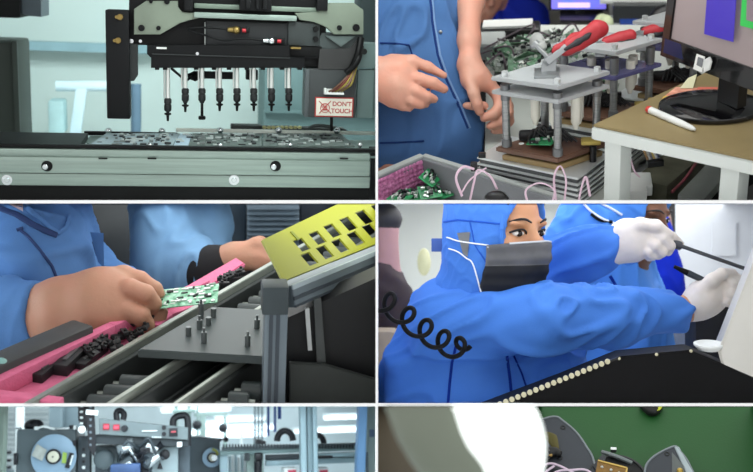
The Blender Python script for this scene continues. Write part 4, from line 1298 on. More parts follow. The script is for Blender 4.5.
mb = MB(); fbox(mb, 612, 25, 668, 28, 3.42, .1, .002); B.mesh('foot_bar', mb, mat('pale_foot_bar', (150, 156, 156), 0.5), m2)
mb = MB(); fbox(mb, 621, 28, 648, 33, 3.2, .1, .01); B.mesh('blue_folder', mb, mat('deep_blue_folder', (30, 60, 130), 0.5), label='deep blue folder below the dark wide screen', cat='folder')
mb = MB(); mb.sphere(B.d(606, 24, 3.3), .03, (.8, .8, 1)); mb.sphere(B.d(602, 22, 3.32), .026); B.mesh('plant_bag', mb, mat('pale_yellow_green_bag', (196, 206, 168), 0.6), label='pale yellow green bag by the far blue screen', cat='bag')
mb = MB(); mb.tube([B.d(655, 27, 3.0), B.d(660, 18, 3.0), B.d(668, 14, 3.0)], .03, 10); B.mesh('mouse_cable', mb, black, label='dark bundled sleeve beside the monitor edge', cat='sleeve')

B.area(B.y(560, -170, 1.9), B.y(560, 110, 2.1), 0.9, 0.45, 2.9, (1.0, .99, .95))
B.area(B.y(620, -130, 3.0), B.y(600, 60, 3.2), 1.4, 0.5, 6.5, (1.0, .99, .96))
# ================================================================== bay 3: hand loading a board onto the assembly line
B = Bay(3, 22.0, 1.70)
ZC = 0.90
lineg = mat('dark_grey_anodised_plate', (74, 82, 82), 0.45, 0.1, var=0.06, scale=6)
raila = mat('conveyor_rail_aluminium', (150, 156, 148), 0.35, 0.6, var=0.08)
raild = mat('dark_conveyor_steel', (58, 62, 62), 0.45, 0.3, var=0.1)
pinkf = mat('pink_antistatic_foam', (212, 108, 142), 0.8, var=0.07, scale=60, bump=0.4, bscale=300)
skin2 = mat('skin_dim', (182, 136, 110), 0.55, var=0.12, scale=20, bump=0.15, bscale=150, sss=0.12, col2=(170, 120, 98))
smock3 = mat('sky_blue_work_coat', (84, 124, 176), 0.85, var=0.08, scale=6, bump=0.15, bscale=400, spec=0.1)
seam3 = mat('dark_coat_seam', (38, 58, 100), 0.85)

mb = MB(); B.rbox(mb, -200, 120, 520, 640, 4.4, 0.05); B.mesh('wall_back_of_the_line_bay', mb, mat('dim_green_grey_wall', (92, 100, 96), 0.9, var=.1, scale=2, spec=.05), kind='structure')
mb = MB(); mb.box((-.2, 3.0, .1), (3.6, 3.2, .04)); B.mesh('floor_of_the_line_bay', mb, mat('dark_line_floor', (44, 46, 48), 0.7), kind='structure')

# --- line directions
ZT = ZC + .05
FL, BL, FR = B.z(138, 349.5, ZT), B.z(211, 306.5, ZT), B.z(268, 356.8, ZT)
U = (BL - FL).normalized()
Vv = (FR - FL).normalized()
def uv(px, py, z):
    p = B.z(px, py, z) - FL
    p.z = 0
    c = U.x * Vv.y - U.y * Vv.x
    return (p.x * Vv.y - p.y * Vv.x) / c, (U.x * p.y - U.y * p.x) / c
def P3(u, v, z):
    p = FL + U * u + Vv * v
    return V((p.x, p.y, z))
def strip(mb, u0, u1, v0, v1, z0, z1, bev=0.0):
    return mb.prism([P3(u0, v0, z0), P3(u0, v1, z0), P3(u1, v1, z0), P3(u1, v0, z0)], (0, 0, z1 - z0), 0, bev)
LN = B.thing('assembly_line', 'grey chain conveyor line running away under the dark plate', 'conveyor', P3(.2, .1, ZC - .05))
rl = []
for i, (px, py) in enumerate(((57, 403), (132, 403), (196, 403), (214, 403))):
    rl.append(uv(px, py, ZC)[1])
w = .012
for i, (v, zt, th) in enumerate(((rl[0], ZC + .034, .014), (rl[1], ZC + .03, .012), (rl[2], ZC + .03, .010)
 )):
    mb = MB(); strip(mb, -.45, 1.3, v, v + th, ZC - .05, zt, .0015)
    ra = B.mesh('rail', mb, raila, LN)
    mb = MB(); strip(mb, -.45, 1.3, v + th, v + th + .012, ZC - .05, zt - .014, .001)
    B.mesh('inner_ledge', mb, raild, ra)
mb = MB(); strip(mb, -.45, 1.3, rl[0] - .002, rl[2] + .13, ZC - .06, ZC - .05); B.mesh('bed', mb, mat('black_line_bed', (26, 28, 28), 0.6), LN)
rolm = mat('dark_rubber_roller', (52, 60, 60), 0.4, var=.08)
for va, vb in ((rl[0] + .026, rl[1] - .002), (rl[2] + .024, rl[2] + .080)):
    for k in range(-6, 22):
        if 1 <= k <= 6: continue
        u = k * .042 - .018
        a, c = P3(u, va + .012, ZC - .008), P3(u, vb - .010, ZC - .008)
        mb = MB(); mb.cyl(a, c, .017, n=20, bevel=.002)
        ro = B.mesh('roller', mb, rolm, LN)
        mb = MB(); mb.cyl(P3(u, va, ZC - .008), P3(u, vb, ZC - .008), .005, n=10); B.mesh('axle', mb, raila, ro)
for k, v in enumerate((rl[1] + .03, rl[1] + .045, rl[1] + .06)):
    mb = MB(); strip(mb, -.45, 1.3, v, v + .006, ZC - .05, ZC - .01); B.mesh('belt_guide', mb, raild, LN)
for k, v in enumerate((rl[2] + .135, rl[2] + .16)):
    mb = MB(); strip(mb, .30, 1.3, v, v + .008, ZC - .02, ZC + .02); B.mesh('outer_bar', mb, mat('bright_bar', (190, 186, 166), 0.35, .5), LN)

# --- dark plate with stand-offs
PT = B.thing('carrier_plate', 'dark grey carrier plate with small metal stand-offs lying on the line', 'plate', P3(.12, .13, ZC + .034))
mb = MB(); strip(mb, 0, (BL - FL).length, 0, (FR - FL).length, ZC + .035, ZT, .0015); B.mesh('plate', mb, lineg, PT)
so = mat('dark_standoff_steel', (120, 126, 126), 0.35, .7, var=.15)
for (px, py, hh, tip) in ((201, 318, 15, 1), (213.5, 317, 9, 0), (199.5, 328.5, 9, 1), (208.5, 325, 8, 0), (188.5, 335.5, 9, 0), (204, 342.5, 11, 1), (257, 328, 9, 1), (247.5, 346, 11, 1)):
    p = B.z(px, py, ZT); k = B.mpp(p)
    h_ = hh * k * 1.05
    mb = MB(); mb.cyl(p, p + V((0, 0, h_)), 2.9 * k, n=14, bevel=.0006)
    s_ = B.mesh('standoff', mb, so, PT)
    if tip:
        mb = MB(); mb.cyl(p + V((0, 0, h_)), p + V((0, 0, h_ + 4.5 * k)), 1.3 * k, n=10); B.mesh('pin', mb, so, s_)

# --- frame of aluminium profile with the yellow board
frm = mat('blue_grey_profile', (112, 124, 132), 0.42, .35, var=.06)
FRM = B.thing('profile_frame', 'blue grey aluminium profile post and sloping beam right of the plate', 'frame', B.d(276, 403, 1.68))
p0 = B.d(276.5, 312, 1.68)
mb = MB(); s = B.mpp(p0); hw = 11.5 * s
mb.box(V((p0.x, p0.y + hw, p0.z - .25)), (2 * hw, 2 * hw, .5), None, .002)
po = B.mesh('post', mb, frm, FRM)
mb = MB()
for dx in (-.45, .15):
    mb.box(V((p0.x + dx * hw, p0.y - .0005, p0.z - .25)), (.006, .004, .5))
B.mesh('groove', mb, mat('profile_groove', (66, 74, 82), 0.5, .3), po)
mb = MB(); pc = B.d(275.5, 301, 1.673); mb.box(V((pc.x, pc.y + hw, pc.z)), (2.3 * hw, 2.3 * hw, 30 * s), None, .004)
B.mesh('end_cap', mb, mat('charcoal_cap', (56, 66, 70), 0.5), FRM)
a, c = B.d(284, 297, 1.71), B.d(400, 248.5, 2.0)
upv = (B.d(283, 281, 1.71) - B.d(284, 305, 1.71)).normalized()
d_ = (c - a).normalized()
side = d_.cross(upv).normalized()
upn = side.cross(d_)
def beam(mb, w0, w1, z0, z1, bev=.001):
    pts = [a + side * w0 + upn * z0, a + side * w1 + upn * z0, a + side * w1 + upn * z1, a + side * w0 + upn * z1]
    return mb.prism(pts, c - a, 0, bev)
mb = MB(); beam(mb, -.02, .02, -.018, .018); bm1 = B.mesh('beam', mb, frm, FRM)
mb = MB(); beam(mb, -.022 if side.y > 0 else .018, -.018 if side.y > 0 else .022, .012, .020, .0005)
B.mesh('light_edge', mb, mat('bare_profile_edge', (176, 190, 198), 0.35, .4), bm1)
mb = MB(); q0, q1 = (-.0215, -.0175) if side.y > 0 else (.0175, .0215); beam(mb, q0, q1, -.006, .0, .0004); beam(mb, q0, q1, -.018, -.014, .0004); B.mesh('groove', mb, mat('profile_groove', (66, 74, 82), 0.5, .3), bm1)
# board
from mathutils.geometry import delaunay_2d_cdt
Q0, Q1, Q2 = B.d(283, 281, 1.715), B.d(376, 243.5, 1.93), B.d(262, 240, 1.76)
ax = (Q1 - Q0).normalized(); nn = ax.cross(Q2 - Q0).normalized(); ay = nn.cross(ax)
def bq(px, py):
    p = B.pl(px, py, Q0, nn) - Q0
    return (p.dot(ax), p.dot(ay))
outl = [bq(*q) for q in ((283, 281), (420, 226), (420, 170), (342, 202), (262, 240))]
hs = []
for (cx_, cy_) in ((302, 244.6), (317.8, 237.6), (332.6, 230.4), (348.6, 223.6), (364.6, 216.8), (309.5, 258.8), (325, 252), (340.3, 245.4), (356, 238.2), (371.2, 230.6), (387, 223.6), (380.5, 210)):
    c_ = bq(cx_, cy_); hx = (bq(cx_ + 4.3, cy_ - 1.8)[0] - c_[0]); hy = hx * 1.05
    hs.append((c_[0] - hx, c_[1] - hy, c_[0] + hx, c_[1] + hy))
vs = [V(p) for p in outl]; ed = [(i, (i + 1) % 5) for i in range(5)]
for (x0, y0, x1, y1) in hs:
    k = len(vs); vs += [V(p) for p in ((x0, y0), (x1, y0), (x1, y1), (x0, y1))]; ed += [(k, k + 1), (k + 1, k + 2), (k + 2, k + 3), (k + 3, k)]
ov, oe, of = delaunay_2d_cdt(vs, ed, [], 1, 1e-6)[:3]
fs = []
for f in of:
    m_ = sum((ov[i] for i in f), V((0, 0))) / len(f)
    if not any(x0 < m_.x < x1 and y0 < m_.y < y1 for (x0, y0, x1, y1) in hs):
        fs.append(f)
mb = MB()
bm = bmesh.new()
bvs = [bm.verts.new(Q0 + ax * p.x + ay * p.y) for p in ov]
ff = [bm.faces.new([bvs[i] for i in f]) for f in fs]
bmesh.ops.recalc_face_normals(bm, faces=bm.faces)
bmesh.ops.solidify(bm, geom=bm.faces[:], thickness=.004)
mb._take(bm, 0)
YB_ = B.thing('yellow_board', 'bright yellow green board with square cut-outs leaning on the sloping beam', 'board', Q0)
yb = B.mesh('sheet', mb, mat('yellow_green_acrylic', (150, 152, 24), 0.35, var=.03, scale=6), YB_, smooth=20)
mb = MB()
for (cx_, cy_) in ((294, 235),):
    p = B.pl(cx_, cy_, Q0, nn); mb.bar(p - ay * .012, p + ay * .008, .006, .003, nn)
B.mesh('notch_mark', mb, mat('olive_notch', (120, 128, 30), 0.5), yb)
rnd = random.Random(5)
mb = MB()
for (x0, y0, x1, y1) in hs[:10]:
    cc = Q0 + ax * ((x0 + x1) / 2) + ay * ((y0 + y1) / 2)
    sgn = 1 if nn.y > 0 else -1
    if False:
        mb.bar(cc + nn * sgn * .012 - ax * .010, cc + nn * sgn * .012 + ax * .012 + ay * .004, .006, .004, nn)

# dark chute behind/below the beam
mb = MB(); pts = [B.y(287, 322, 1.62), B.y(287, 318, 1.62), B.y(376, 278, 1.62), B.y(420, 258, 1.62), B.y(420, 470, 1.62), B.y(287, 470, 1.62)]
mb.prism(pts, (0, .05, 0)); B.mesh('dark_chute', mb, mat('black_grey_chute', (24, 25, 27), 0.55, var=.15, scale=4), label='dark chute below the sloping beam at the right', cat='chute')
mb = MB(); mb.bar(B.y(307, 308, 1.605), B.y(310, 350, 1.605), .007, .004, V((0, 1, 0))); B.mesh('slot_strip', mb, mat('pale_metal_strip', (186, 190, 190), 0.4, .3), label='thin bright metal strip hanging below the sloping beam', cat='strip')  # pale strip in front of the dark chute
mb = MB(); mb.prism([B.y(314, 300, 1.605), B.y(321, 298, 1.605), B.y(327, 378, 1.605), B.y(318, 384, 1.605)], (0, .004, 0)); B.mesh('slanted_flap', mb, mat('grey_flap', (70, 74, 74), 0.5), label='slanted grey flap right of the bright metal strip', cat='flap')
mb = MB(); mb.prism([B.y(289, 360, 1.605), B.y(325, 362, 1.605), B.y(400, 384, 1.605), B.y(400, 430, 1.605), B.y(289, 430, 1.605)], (0, .01, 0), 0, .002); bmesh.ops.translate(mb.bm, vec=(0, -.012, 0), verts=mb.bm.verts); B.mesh('lower_guard', mb, mat('grey_green_guard', (54, 58, 56), 0.5, var=.1), label='grey guard sheet at the bottom right below the chute', cat='guard')

# --- pink foam trays and black parts left of the line
TR = B.thing('foam_tray', 'pink foam tray holding black parts beside the conveyor', 'tray', B.z(60, 385, ZC))
ZF = ZC + .012
def zz(px, py, z=ZF): return B.z(px, py, z)
mb = MB(); mb.prism([zz(-20, 402), zz(108, 338), zz(190, 300), zz(208, 292), zz(212, 297), zz(150, 334), zz(48, 402), zz(34, 418), zz(-20, 418)], (0, 0, -.012)); B.mesh('bottom', mb, pinkf, TR)
def rim(pts, wd, hgt, nm='rim'):
    mb = MB()
    for p_, q_ in zip(pts, pts[1:]):
        A_, B_ = zz(*p_), zz(*q_)
        mb.bar(A_ + V((0, 0, hgt / 2)), B_ + V((0, 0, hgt / 2)), wd, hgt, V((0, 0, 1)), .003)
    B.mesh(nm, mb, pinkf, TR)
rim([(-14, 402), (112, 339), (150, 321), (206, 293)], .020, .030)
rim([(-14, 402), (62, 411)], .02, .02)
rim([(152, 330), (166, 318), (190, 309)], .03, .012)
blk = mat('matt_black_part', (28, 28, 30), 0.55, var=.2)
for i, (p_, q_, w_, h_, lab) in enumerate((((36, 383), (66, 359), .022, .016, 'black slotted part nearest the viewer in the pink tray'), ((60, 376), (84, 353), .026, .02, 'black bracket part lying across the middle of the pink tray'), ((80, 370), (104, 350), .02, .012, 'flat black part against the conveyor rail in the pink tray'))):
    r_ = B.thing('black_part', lab, 'part', zz(*p_), 'black parts in the foam tray')
    A_, B_ = zz(*p_), zz(*q_)
    mb = MB(); mb.bar(A_ + V((0, 0, h_ / 2)), B_ + V((0, 0, h_ / 2)), w_, h_, V((0, 0, 1)), .002); B.mesh('block', mb, blk, r_)
    mb = MB(); mb.bar(A_.lerp(B_, .2) + V((0, 0, h_ + .001)), A_.lerp(B_, .8) + V((0, 0, h_ + .001)), w_ * .3, .003, V((0, 0, 1))); B.mesh('slot_insert', mb, mat('worn_metal_slot', (96, 98, 98), 0.4, .4), r_)
rnd = random.Random(8)
bs = None
for i in range(40):
    t = rnd.random()
    px, py = 78 + 70 * t + rnd.uniform(-9, 9), 362 - 32 * t + rnd.uniform(-6, 6)
    p = zz(px, py)
    m_ = Matrix.Translation(p + V((0, 0, .004 + rnd.random() * .014))) @ Matrix.Rotation(rnd.uniform(0, 6), 4, 'Z') @ Matrix.Rotation(rnd.uniform(-.7, .7), 4, 'X')
    if bs is None:
        mb = MB(); mb.box((0, 0, .004), (.022, .011, .008), None, .0015); mb.cyl((.004, 0, .008), (.004, 0, .012), .003)
        bs = B.mesh('small_black_part', mb, blk, None, 'small black moulded part in the loose pile beneath the hand', 'part', 'loose black parts in the foam tray', base=V((0, 0, 0)))
        bs.matrix_world = B.M @ m_
    else:
        place_m(B, bs, m_)
mb = MB(); A_, B_ = B.z(-25, 383, ZC + .03), B.z(84, 335, ZC + .03); mb.bar(A_, B_, .05, .05, V((0, 0, 1)), .006); B.mesh('arm_rest', mb, mat('dark_grey_rail_pad', (64, 66, 66), 0.55, var=.1), label='dark grey padded edge bar left of the pink tray', cat='bar')
for i, x in enumerate((5, 20)):
    mb = MB(); mb.box(B.z(x, 400, ZC + .01), (.022, .012, .012), None, .003); B.mesh('pale_key', mb, mat('pale_grey_key', (160, 164, 150), 0.5), label=('left' if i == 0 else 'right') + ' one of two pale keys in the bottom left corner', cat='key')
mb = MB(); mb.prism([B.z(-20, 396, ZC), B.z(30, 392, ZC), B.z(50, 420, ZC), B.z(-20, 420, ZC)], (0, 0, -.02)); B.mesh('key_panel', mb, raild, label='dark panel under the two pale keys', cat='panel')
mb = MB(); mb.sphere(B.d(1, 365, 1.68), .012); B.mesh('teal_knob', mb, mat('pale_teal_knob', (130, 176, 170), 0.4), label='pale teal knob at the left edge under the sleeve', cat='knob')

# --- person with the board in hand
PR = B.thing('person', 'person in sky blue work coat holding a green board over the line', 'person', B.d(40, 400, 2.3))
D = 1.95
def q(px, py, dd=0.0):
    return B.d(px, py, D + dd)
b = Body(.0036)
b.chain([q(-60, 330, .1), q(-10, 322, .06), q(30, 317, .03)], [.060, .056, .050], .02)
b.chain([q(28, 308, .03), q(62, 303, .0), q(98, 297, -.01), q(118, 296, -.012)], [.038, .044, .048, .040], .03)
b.chain([q(28, 327, .02), q(64, 320, -.01), q(98, 314, -.02), q(116, 314, -.022)], [.036, .042, .046, .038], .03)
b.ell(q(112, 285, .0), (.04, .03, .028), .02)
# thumb side / index finger on top reaching to the board
b.chain([q(108, 280, .01), q(124, 275, .008), q(140, 280, .004), q(155, 289, .004), q(160, 294, .004)], [.022, .019, .0165, .0135, .010], .006)
b.chain([q(116, 292, -.02), q(130, 289, -.036), q(145, 294, -.034), q(153, 303, -.02), q(152, 309, -.012)], [.021, .0195, .0185, .016, .012], .003)
b.chain([q(112, 312, -.024), q(127, 310, -.042), q(140, 316, -.040), q(146, 325, -.026), q(142, 330, -.016)], [.021, .0195, .0185, .016, .012], .003)
b.chain([q(98, 322, -.02), q(113, 324, -.034), q(124, 329, -.032), q(128, 334, -.02)], [.020, .018, .016, .012], .003)
b.chain([q(120, 305, .0), q(142, 318, .004), q(158, 319, .008), q(163, 312, .008)], [.02, .018, .0145, .010], .006)
# second arm behind, joining in the trunk
T_ = .36
b.chain([q(-60, 330, .1), q(-90, 280, .3), q(-70, 215, T_)], [.06, .07, .08], .03)
b.chain([q(-70, 215, T_), q(-20, 200, T_ + .04), q(20, 190, T_ + .04)], [.10, .12, .07], .06)
b.chain([q(-20, 210, T_ + .04), q(-10, 330, T_ + .04)], [.13, .14], .06)
b.chain([q(20, 190, T_ + .04), q(16, 165, T_), q(18, 120, T_ - .02)], [.07, .06, .075], .03)
P, Fc = b.build()
# creases at the wrist
for i in range(len(P)):
    P[i] += np.array(noise.noise_vector(V(P[i]) * 26)) * .0012
B.mesh('body', body_mb(P, Fc), skin2, PR, smooth=180)
b = Body(.007)
# coat: trunk, sleeve on the left edge
b.chain([q(-60, 200, T_), q(-40, 300, T_ + .02), q(-40, 380, T_ + .04)], [.24, .21, .20], .08)
b.chain([q(0, 188, T_ - .05), q(26, 206, T_ - .06), q(48, 250, T_ - .04), q(54, 300, T_ - .02)], [.08, .08, .085, .085], .06)
b.chain([q(40, 215, T_ - .1), q(30, 262, T_ - .14), q(0, 300, T_ - .14)], [.1, .11, .1], .08)
b.chain([q(76, 266, T_ - .02), q(100, 268, T_ - .04), q(126, 270, T_ - .06)], [.045, .04, .022], .03)
P, Fc = b.build(2); P = folds(P, Fc, .022, 6.5, V((.8, 0, -.6)), 2.6, 7.0)
ct = B.mesh('coat', body_mb(P, Fc), smock3, PR, smooth=180)
tree = surf(P, Fc)
mb = MB(); mb.tube(on_path(tree, [(19, 229), (28, 236), (40, 250), (52, 266), (56, 276), (56, 288)], 6, -.001), .003, 6, sm=0); mb.tube(on_path(tree, [(17, 230), (23, 228)], 4, -.001), .004, 6, sm=0); B.mesh('pocket_seam', mb, seam3, ct)
b = Body(.005); b.chain([q(-70, 318, .2), q(-40, 322, .12), q(4, 319, .055), q(40, 317, .03)], [.10, .082, .074, .070], .03); b.cut(q(84, 312, -.02), (.105, .16, .12), .004); P_, F_ = b.build(1); P_ = folds(P_, F_, .005, 9, V((0, 0, 1)), 2, 3.0)
B.mesh('sleeve', body_mb(P_, F_), smock3, ct, smooth=180)
# lapel / collar
mb = MB(); mb.tube(on_path(tree, [(-6, 206), (16, 214), (32, 224), (46, 231), (57, 235)], 6, -.002), .0065, 8, sm=0, flat=.6); B.mesh('lapel_seam', mb, seam3, ct)  # dark seam along the lapel
mb = MB(); mb.tube(on_path(tree, [(24, 205), (36, 215), (50, 227), (59, 233), (66, 228), (70, 216)], 6, -.003), .0055, 8, sm=0, flat=.6); B.mesh('lapel', mb, smock3, ct)
mb = MB(); mb.grid(lambda u, v: on(tree, 8 + 15 * u, 203.5 + 8 * v * u, -.003), 6, 5, .002); B.mesh('undershirt', mb, mat('pale_pink_shirt', (226, 204, 206), 0.8), ct)
def sheet(pts4, m_, nm, par, bay=B, th=.004, n=8, wob=.006):
    a_, b_, c_, d__ = pts4
    mb = MB()
    def fn(u, v):
        p = a_.lerp(b_, u).lerp(d__.lerp(c_, u), v)
        return p + V((0, -wob * math.sin(u * PI) * math.sin(v * PI), 0)) + V((0, 1, 0)) * (wob * .6 * noise.noise(p * 20))
    mb.grid(fn, n, n, th)
    return bay.mesh(nm, mb, m_, par)
fr_ = T_ - .17
sheet((q(90, 232, fr_ - .02), q(103.5, 233, fr_ - .02), q(104, 268, fr_ - .02), q(98, 262, fr_ - .02)), smock3, 'loose_flap', ct, wob=.002)
sheet((q(92, 242, fr_ - .016), q(99, 236, fr_ - .012), q(102, 262, fr_ - .012), q(96, 256, fr_ - .016)), seam3, 'flap_gap', ct, wob=.002)
# the green board held
gb = make_board(B, .13, .055, 41, label='green circuit board held in the hand of the seated person', dens=70, cols=((70, 150, 106), (160, 206, 180)), pick=(0, 1, 1, 1, 2, 2), sz=.5, hs=.5)
ga, gbq, gd = B.d(157, 309.5, 1.93), B.d(213, 303.5, 1.93), B.d(155, 291, 1.975)
cen = (gbq + gd) / 2
gb.matrix_world = B.M @ basis(cen, gbq - ga, gd - ga)

# --- second person further up the line
P2 = B.thing('person', 'second person in blue coat with black cuff working further up the line', 'person', B.d(180, 330, 2.7))
D = 2.5
b = Body(.006)
b.chain([q(170, 150, .1), q(172, 205, .08), q(168, 262, .0), q(206, 270, -.06), q(226, 262, -.08)], [.05, .05, .045, .04, .034], .03)
b.chain([q(180, 190, .2), q(186, 280, .2)], [.07, .08], .05); b.chain([q(170, 170, .1), q(180, 190, .2)], [.05, .07], .03); b.chain([q(180, 190, .2), q(184, 150, .2), q(186, 110, .2)], [.07, .06, .1], .03)
b.chain([q(226, 262, -.08), q(236, 258, -.09), q(246, 256, -.09)], [.033, .034, .030], .02)
b.chain([q(246, 252, -.09), q(256, 245, -.09), q(263, 247, -.09), q(272, 257, -.1)], [.024, .018, .015, .010], .008)
b.chain([q(246, 258, -.1), q(258, 257, -.1), q(268, 261, -.1), q(275, 264, -.1)], [.022, .017, .0135, .010], .006)
b.chain([q(244, 263, -.1), q(256, 264, -.1), q(266, 266, -.1)], [.02, .016, .011], .006)
b.chain([q(246, 250, -.06), q(260, 242, -.05), q(270, 246, -.04)], [.02, .015, .011], .006)
P, Fc = b.build(); B.mesh('body', body_mb(P, Fc), skin2, P2, smooth=180)
b = Body(.008)
b.chain([q(168, 190, .1), q(168, 240, .05), q(168, 268, .0)], [.085, .080, .078], .05)
b.chain([q(168, 268, .0), q(190, 268, -.03), q(207, 269, -.055)], [.078, .066, .056], .04)
b.chain([q(182, 180, .22), q(186, 240, .22), q(186, 310, .2)], [.10, .105, .10], .06)
b.chain([q(166, 196, .16), q(168, 270, .12)], [.08, .085], .05)
b.chain([q(208, 200, .1), q(214, 230, .1), q(216, 248, .08)], [.045, .045, .03], .04)
P, Fc = b.build(2); P = folds(P, Fc, .012, 6.5, V((.3, 0, 1)), 2.0, 3.0)
B.mesh('coat', body_mb(P, Fc), mat('powder_blue_coat', (112, 148, 182), 0.85, var=.08, scale=6, bump=.1, bscale=300, spec=.1), P2, smooth=180)
b = Body(.005); b.chain([q(203, 270, -.05), q(214, 269, -.065), q(222, 265, -.078)], [.060, .056, .046], .01); P, Fc = b.build(); B.mesh('cuff', body_mb(P, Fc), mat('black_knit_cuff', (24, 22, 24), 0.9), P2, smooth=180)
# things near their hand
mb = MB(); mb.box(B.d(256, 273, 2.42), (.12, .05, .03), None, .006); mb.box(B.d(240, 279, 2.38), (.05, .04, .02), None, .004); B.mesh('black_jig', mb, blk, label='black jig under the far hand on the line', cat='jig')
mb = MB(); mb.prism([B.z(150, 312, ZC - .0), B.z(236, 262, ZC - .0), B.z(245, 268, ZC - .0), B.z(160, 325, ZC - .0)], (0, 0, .012), 0, .003); B.mesh('foam_strip', mb, pinkf, label='far pink foam strip along the line beneath the far coat', cat='foam')
rnd = random.Random(2)
for i in range(14):
    px, py = rnd.uniform(214, 240), 0
    py = 296 - (px - 205) * .72 + rnd.uniform(-4, 4)
    place_m(B, bs, Matrix.Translation(B.z(px, py, ZC + .016)) @ Matrix.Rotation(rnd.uniform(0, 6), 4, 'Z'), 'small black part on the far foam strip by the black cuff')
    
for o_ in [o for o in COL.objects if o.get('label') == 'small black part on the far foam strip by the black cuff']:
    o_['group'] = 'black parts on the far foam strip'

# --- background
mb = MB(); mb.cyl(B.d(84, 300, 3.3), B.d(84, 170, 3.3), .012); B.mesh('white_post', mb, mat('pale_green_white_post', (196, 214, 206), 0.6), label='white post behind the nearer blue coat', cat='post')
ch = B.thing('office_chair', 'dark grey office chair behind the nearer person', 'chair', B.d(112, 330, 3.0))
b = Body(.012); b.chain([B.d(92, 226, 3.05), B.d(108, 222, 3.0), B.d(122, 244, 2.95), B.d(136, 285, 2.9)], [.075, .085, .08, .07], .05); P, Fc = b.build(2); B.mesh('backrest', body_mb(P, Fc), mat('dark_grey_upholstery', (66, 68, 70), 0.9, var=.1), ch, smooth=180)
mb = MB(); mb.cyl(B.d(110, 240, 3.1), B.d(112, 330, 3.1), .03); B.mesh('stem', mb, blk, ch)
mb = MB(); mb.box(B.d(104, 209, 3.4), (.12, .05, .05), None, .02); B.mesh('black_bag', mb, blk, label='black bag on the far shelf behind the chair', cat='bag')
mb = MB(); mb.sphere(B.d(124, 222, 3.5), .05, (.8, .8, 1.3)); B.mesh('ochre_bottle', mb, mat('ochre_plastic', (170, 140, 70), 0.5), label='ochre bottle between the chair and the second coat', cat='bottle')
mb = MB(); mb.box(B.d(110, 200, 3.9), (.6, .2, .10), None, .01); B.mesh('rear_shelf', mb, mat('olive_shelf', (104, 116, 92), 0.7, var=.2, scale=9), label='olive shelf along the back wall above the chair', cat='shelf')
lv = B.thing('louvred_cabinet', 'blue grey louvred cabinet behind the far hand', 'cabinet', B.d(272, 300, 3.3))
mb = MB(); B.rbox(mb, 249, 120, 298, 330, 3.3, .2, .004); B.mesh('casing', mb, mat('blue_grey_casing', (66, 80, 92), 0.6), lv)
lm = mat('louvre_blue_grey', (92, 108, 122), 0.5, .1)
for i in range(12):
    y = 196 + i * 5.2
    mb = MB(); a_, c_ = B.y(247, y, 3.28), B.y(299, y, 3.28); mb.bar(a_, c_, .03, .006, V((0, -.6, 1)), .001); B.mesh('slat', mb, lm, lv)
mb = MB(); B.rbox(mb, 222, 120, 246, 330, 3.4, .2, .004); B.mesh('locker', mb, mat('dark_navy_locker', (52, 66, 80), 0.5, var=.3, scale=10), label='dark navy locker left of the louvred cabinet', cat='locker')
mb = MB(); B.rbox(mb, 300, 120, 420, 330, 3.35, .2, .004); B.mesh('control_cabinet', mb, mat('dark_slate_panel', (46, 54, 66), 0.5, var=.2), label='dark slate panel behind the yellow board', cat='panel')

B.ceil_area(1.75, 2.5, 120, 372, 2.6, (.95, 1, .98))  # added fill under the upper partition, no lamp seen there
B.ceil_area(2.7, 3.9, 60, 330, 4.5, (.95, 1, .98))
B.area(B.d(-170, 250, 1.9), B.d(90, 300, 2.1), .3, .3, 1.2, (.95, 1, 1), 'side_fill')  # added fill from the open left side, no lamp stands there
# ================================================================== bay 4: hooded workers with screwdrivers
B = Bay(4, 4.0, 1.45)
suit = mat('cobalt_blue_coverall', (72, 128, 214), 0.7, var=0.08, scale=6, bump=0.1, bscale=300, spec=0.25)
suitd = mat('deep_blue_seam', (22, 50, 140), 0.8, spec=.1)
skin4 = mat('warm_skin', (206, 152, 112), 0.5, var=0.07, scale=20, bump=0.05, bscale=150, sss=0.12, col2=(196, 138, 100))
glove = mat('white_latex_glove', (232, 222, 212), 0.5, var=0.06, scale=14, bump=.2, bscale=90, sss=.05)
blk4 = mat('matt_black_plastic', (7, 7, 8), 0.55, var=.2, spec=.2)
mb = MB(); B.rbox(mb, 240, 100, 1010, 560, 4.2, .05); B.mesh('wall_back_of_the_hood_bay', mb, mat('pale_warm_grey_wall', (206, 210, 204), 0.9, var=.03, scale=1.5, spec=.05), kind='structure')
mb = MB(); mb.box((.3, 3.0, .3), (4.4, 3.0, .04)); B.mesh('floor_of_the_hood_bay', mb, mat('grey_floor_paint', (96, 98, 100), .7), kind='structure')

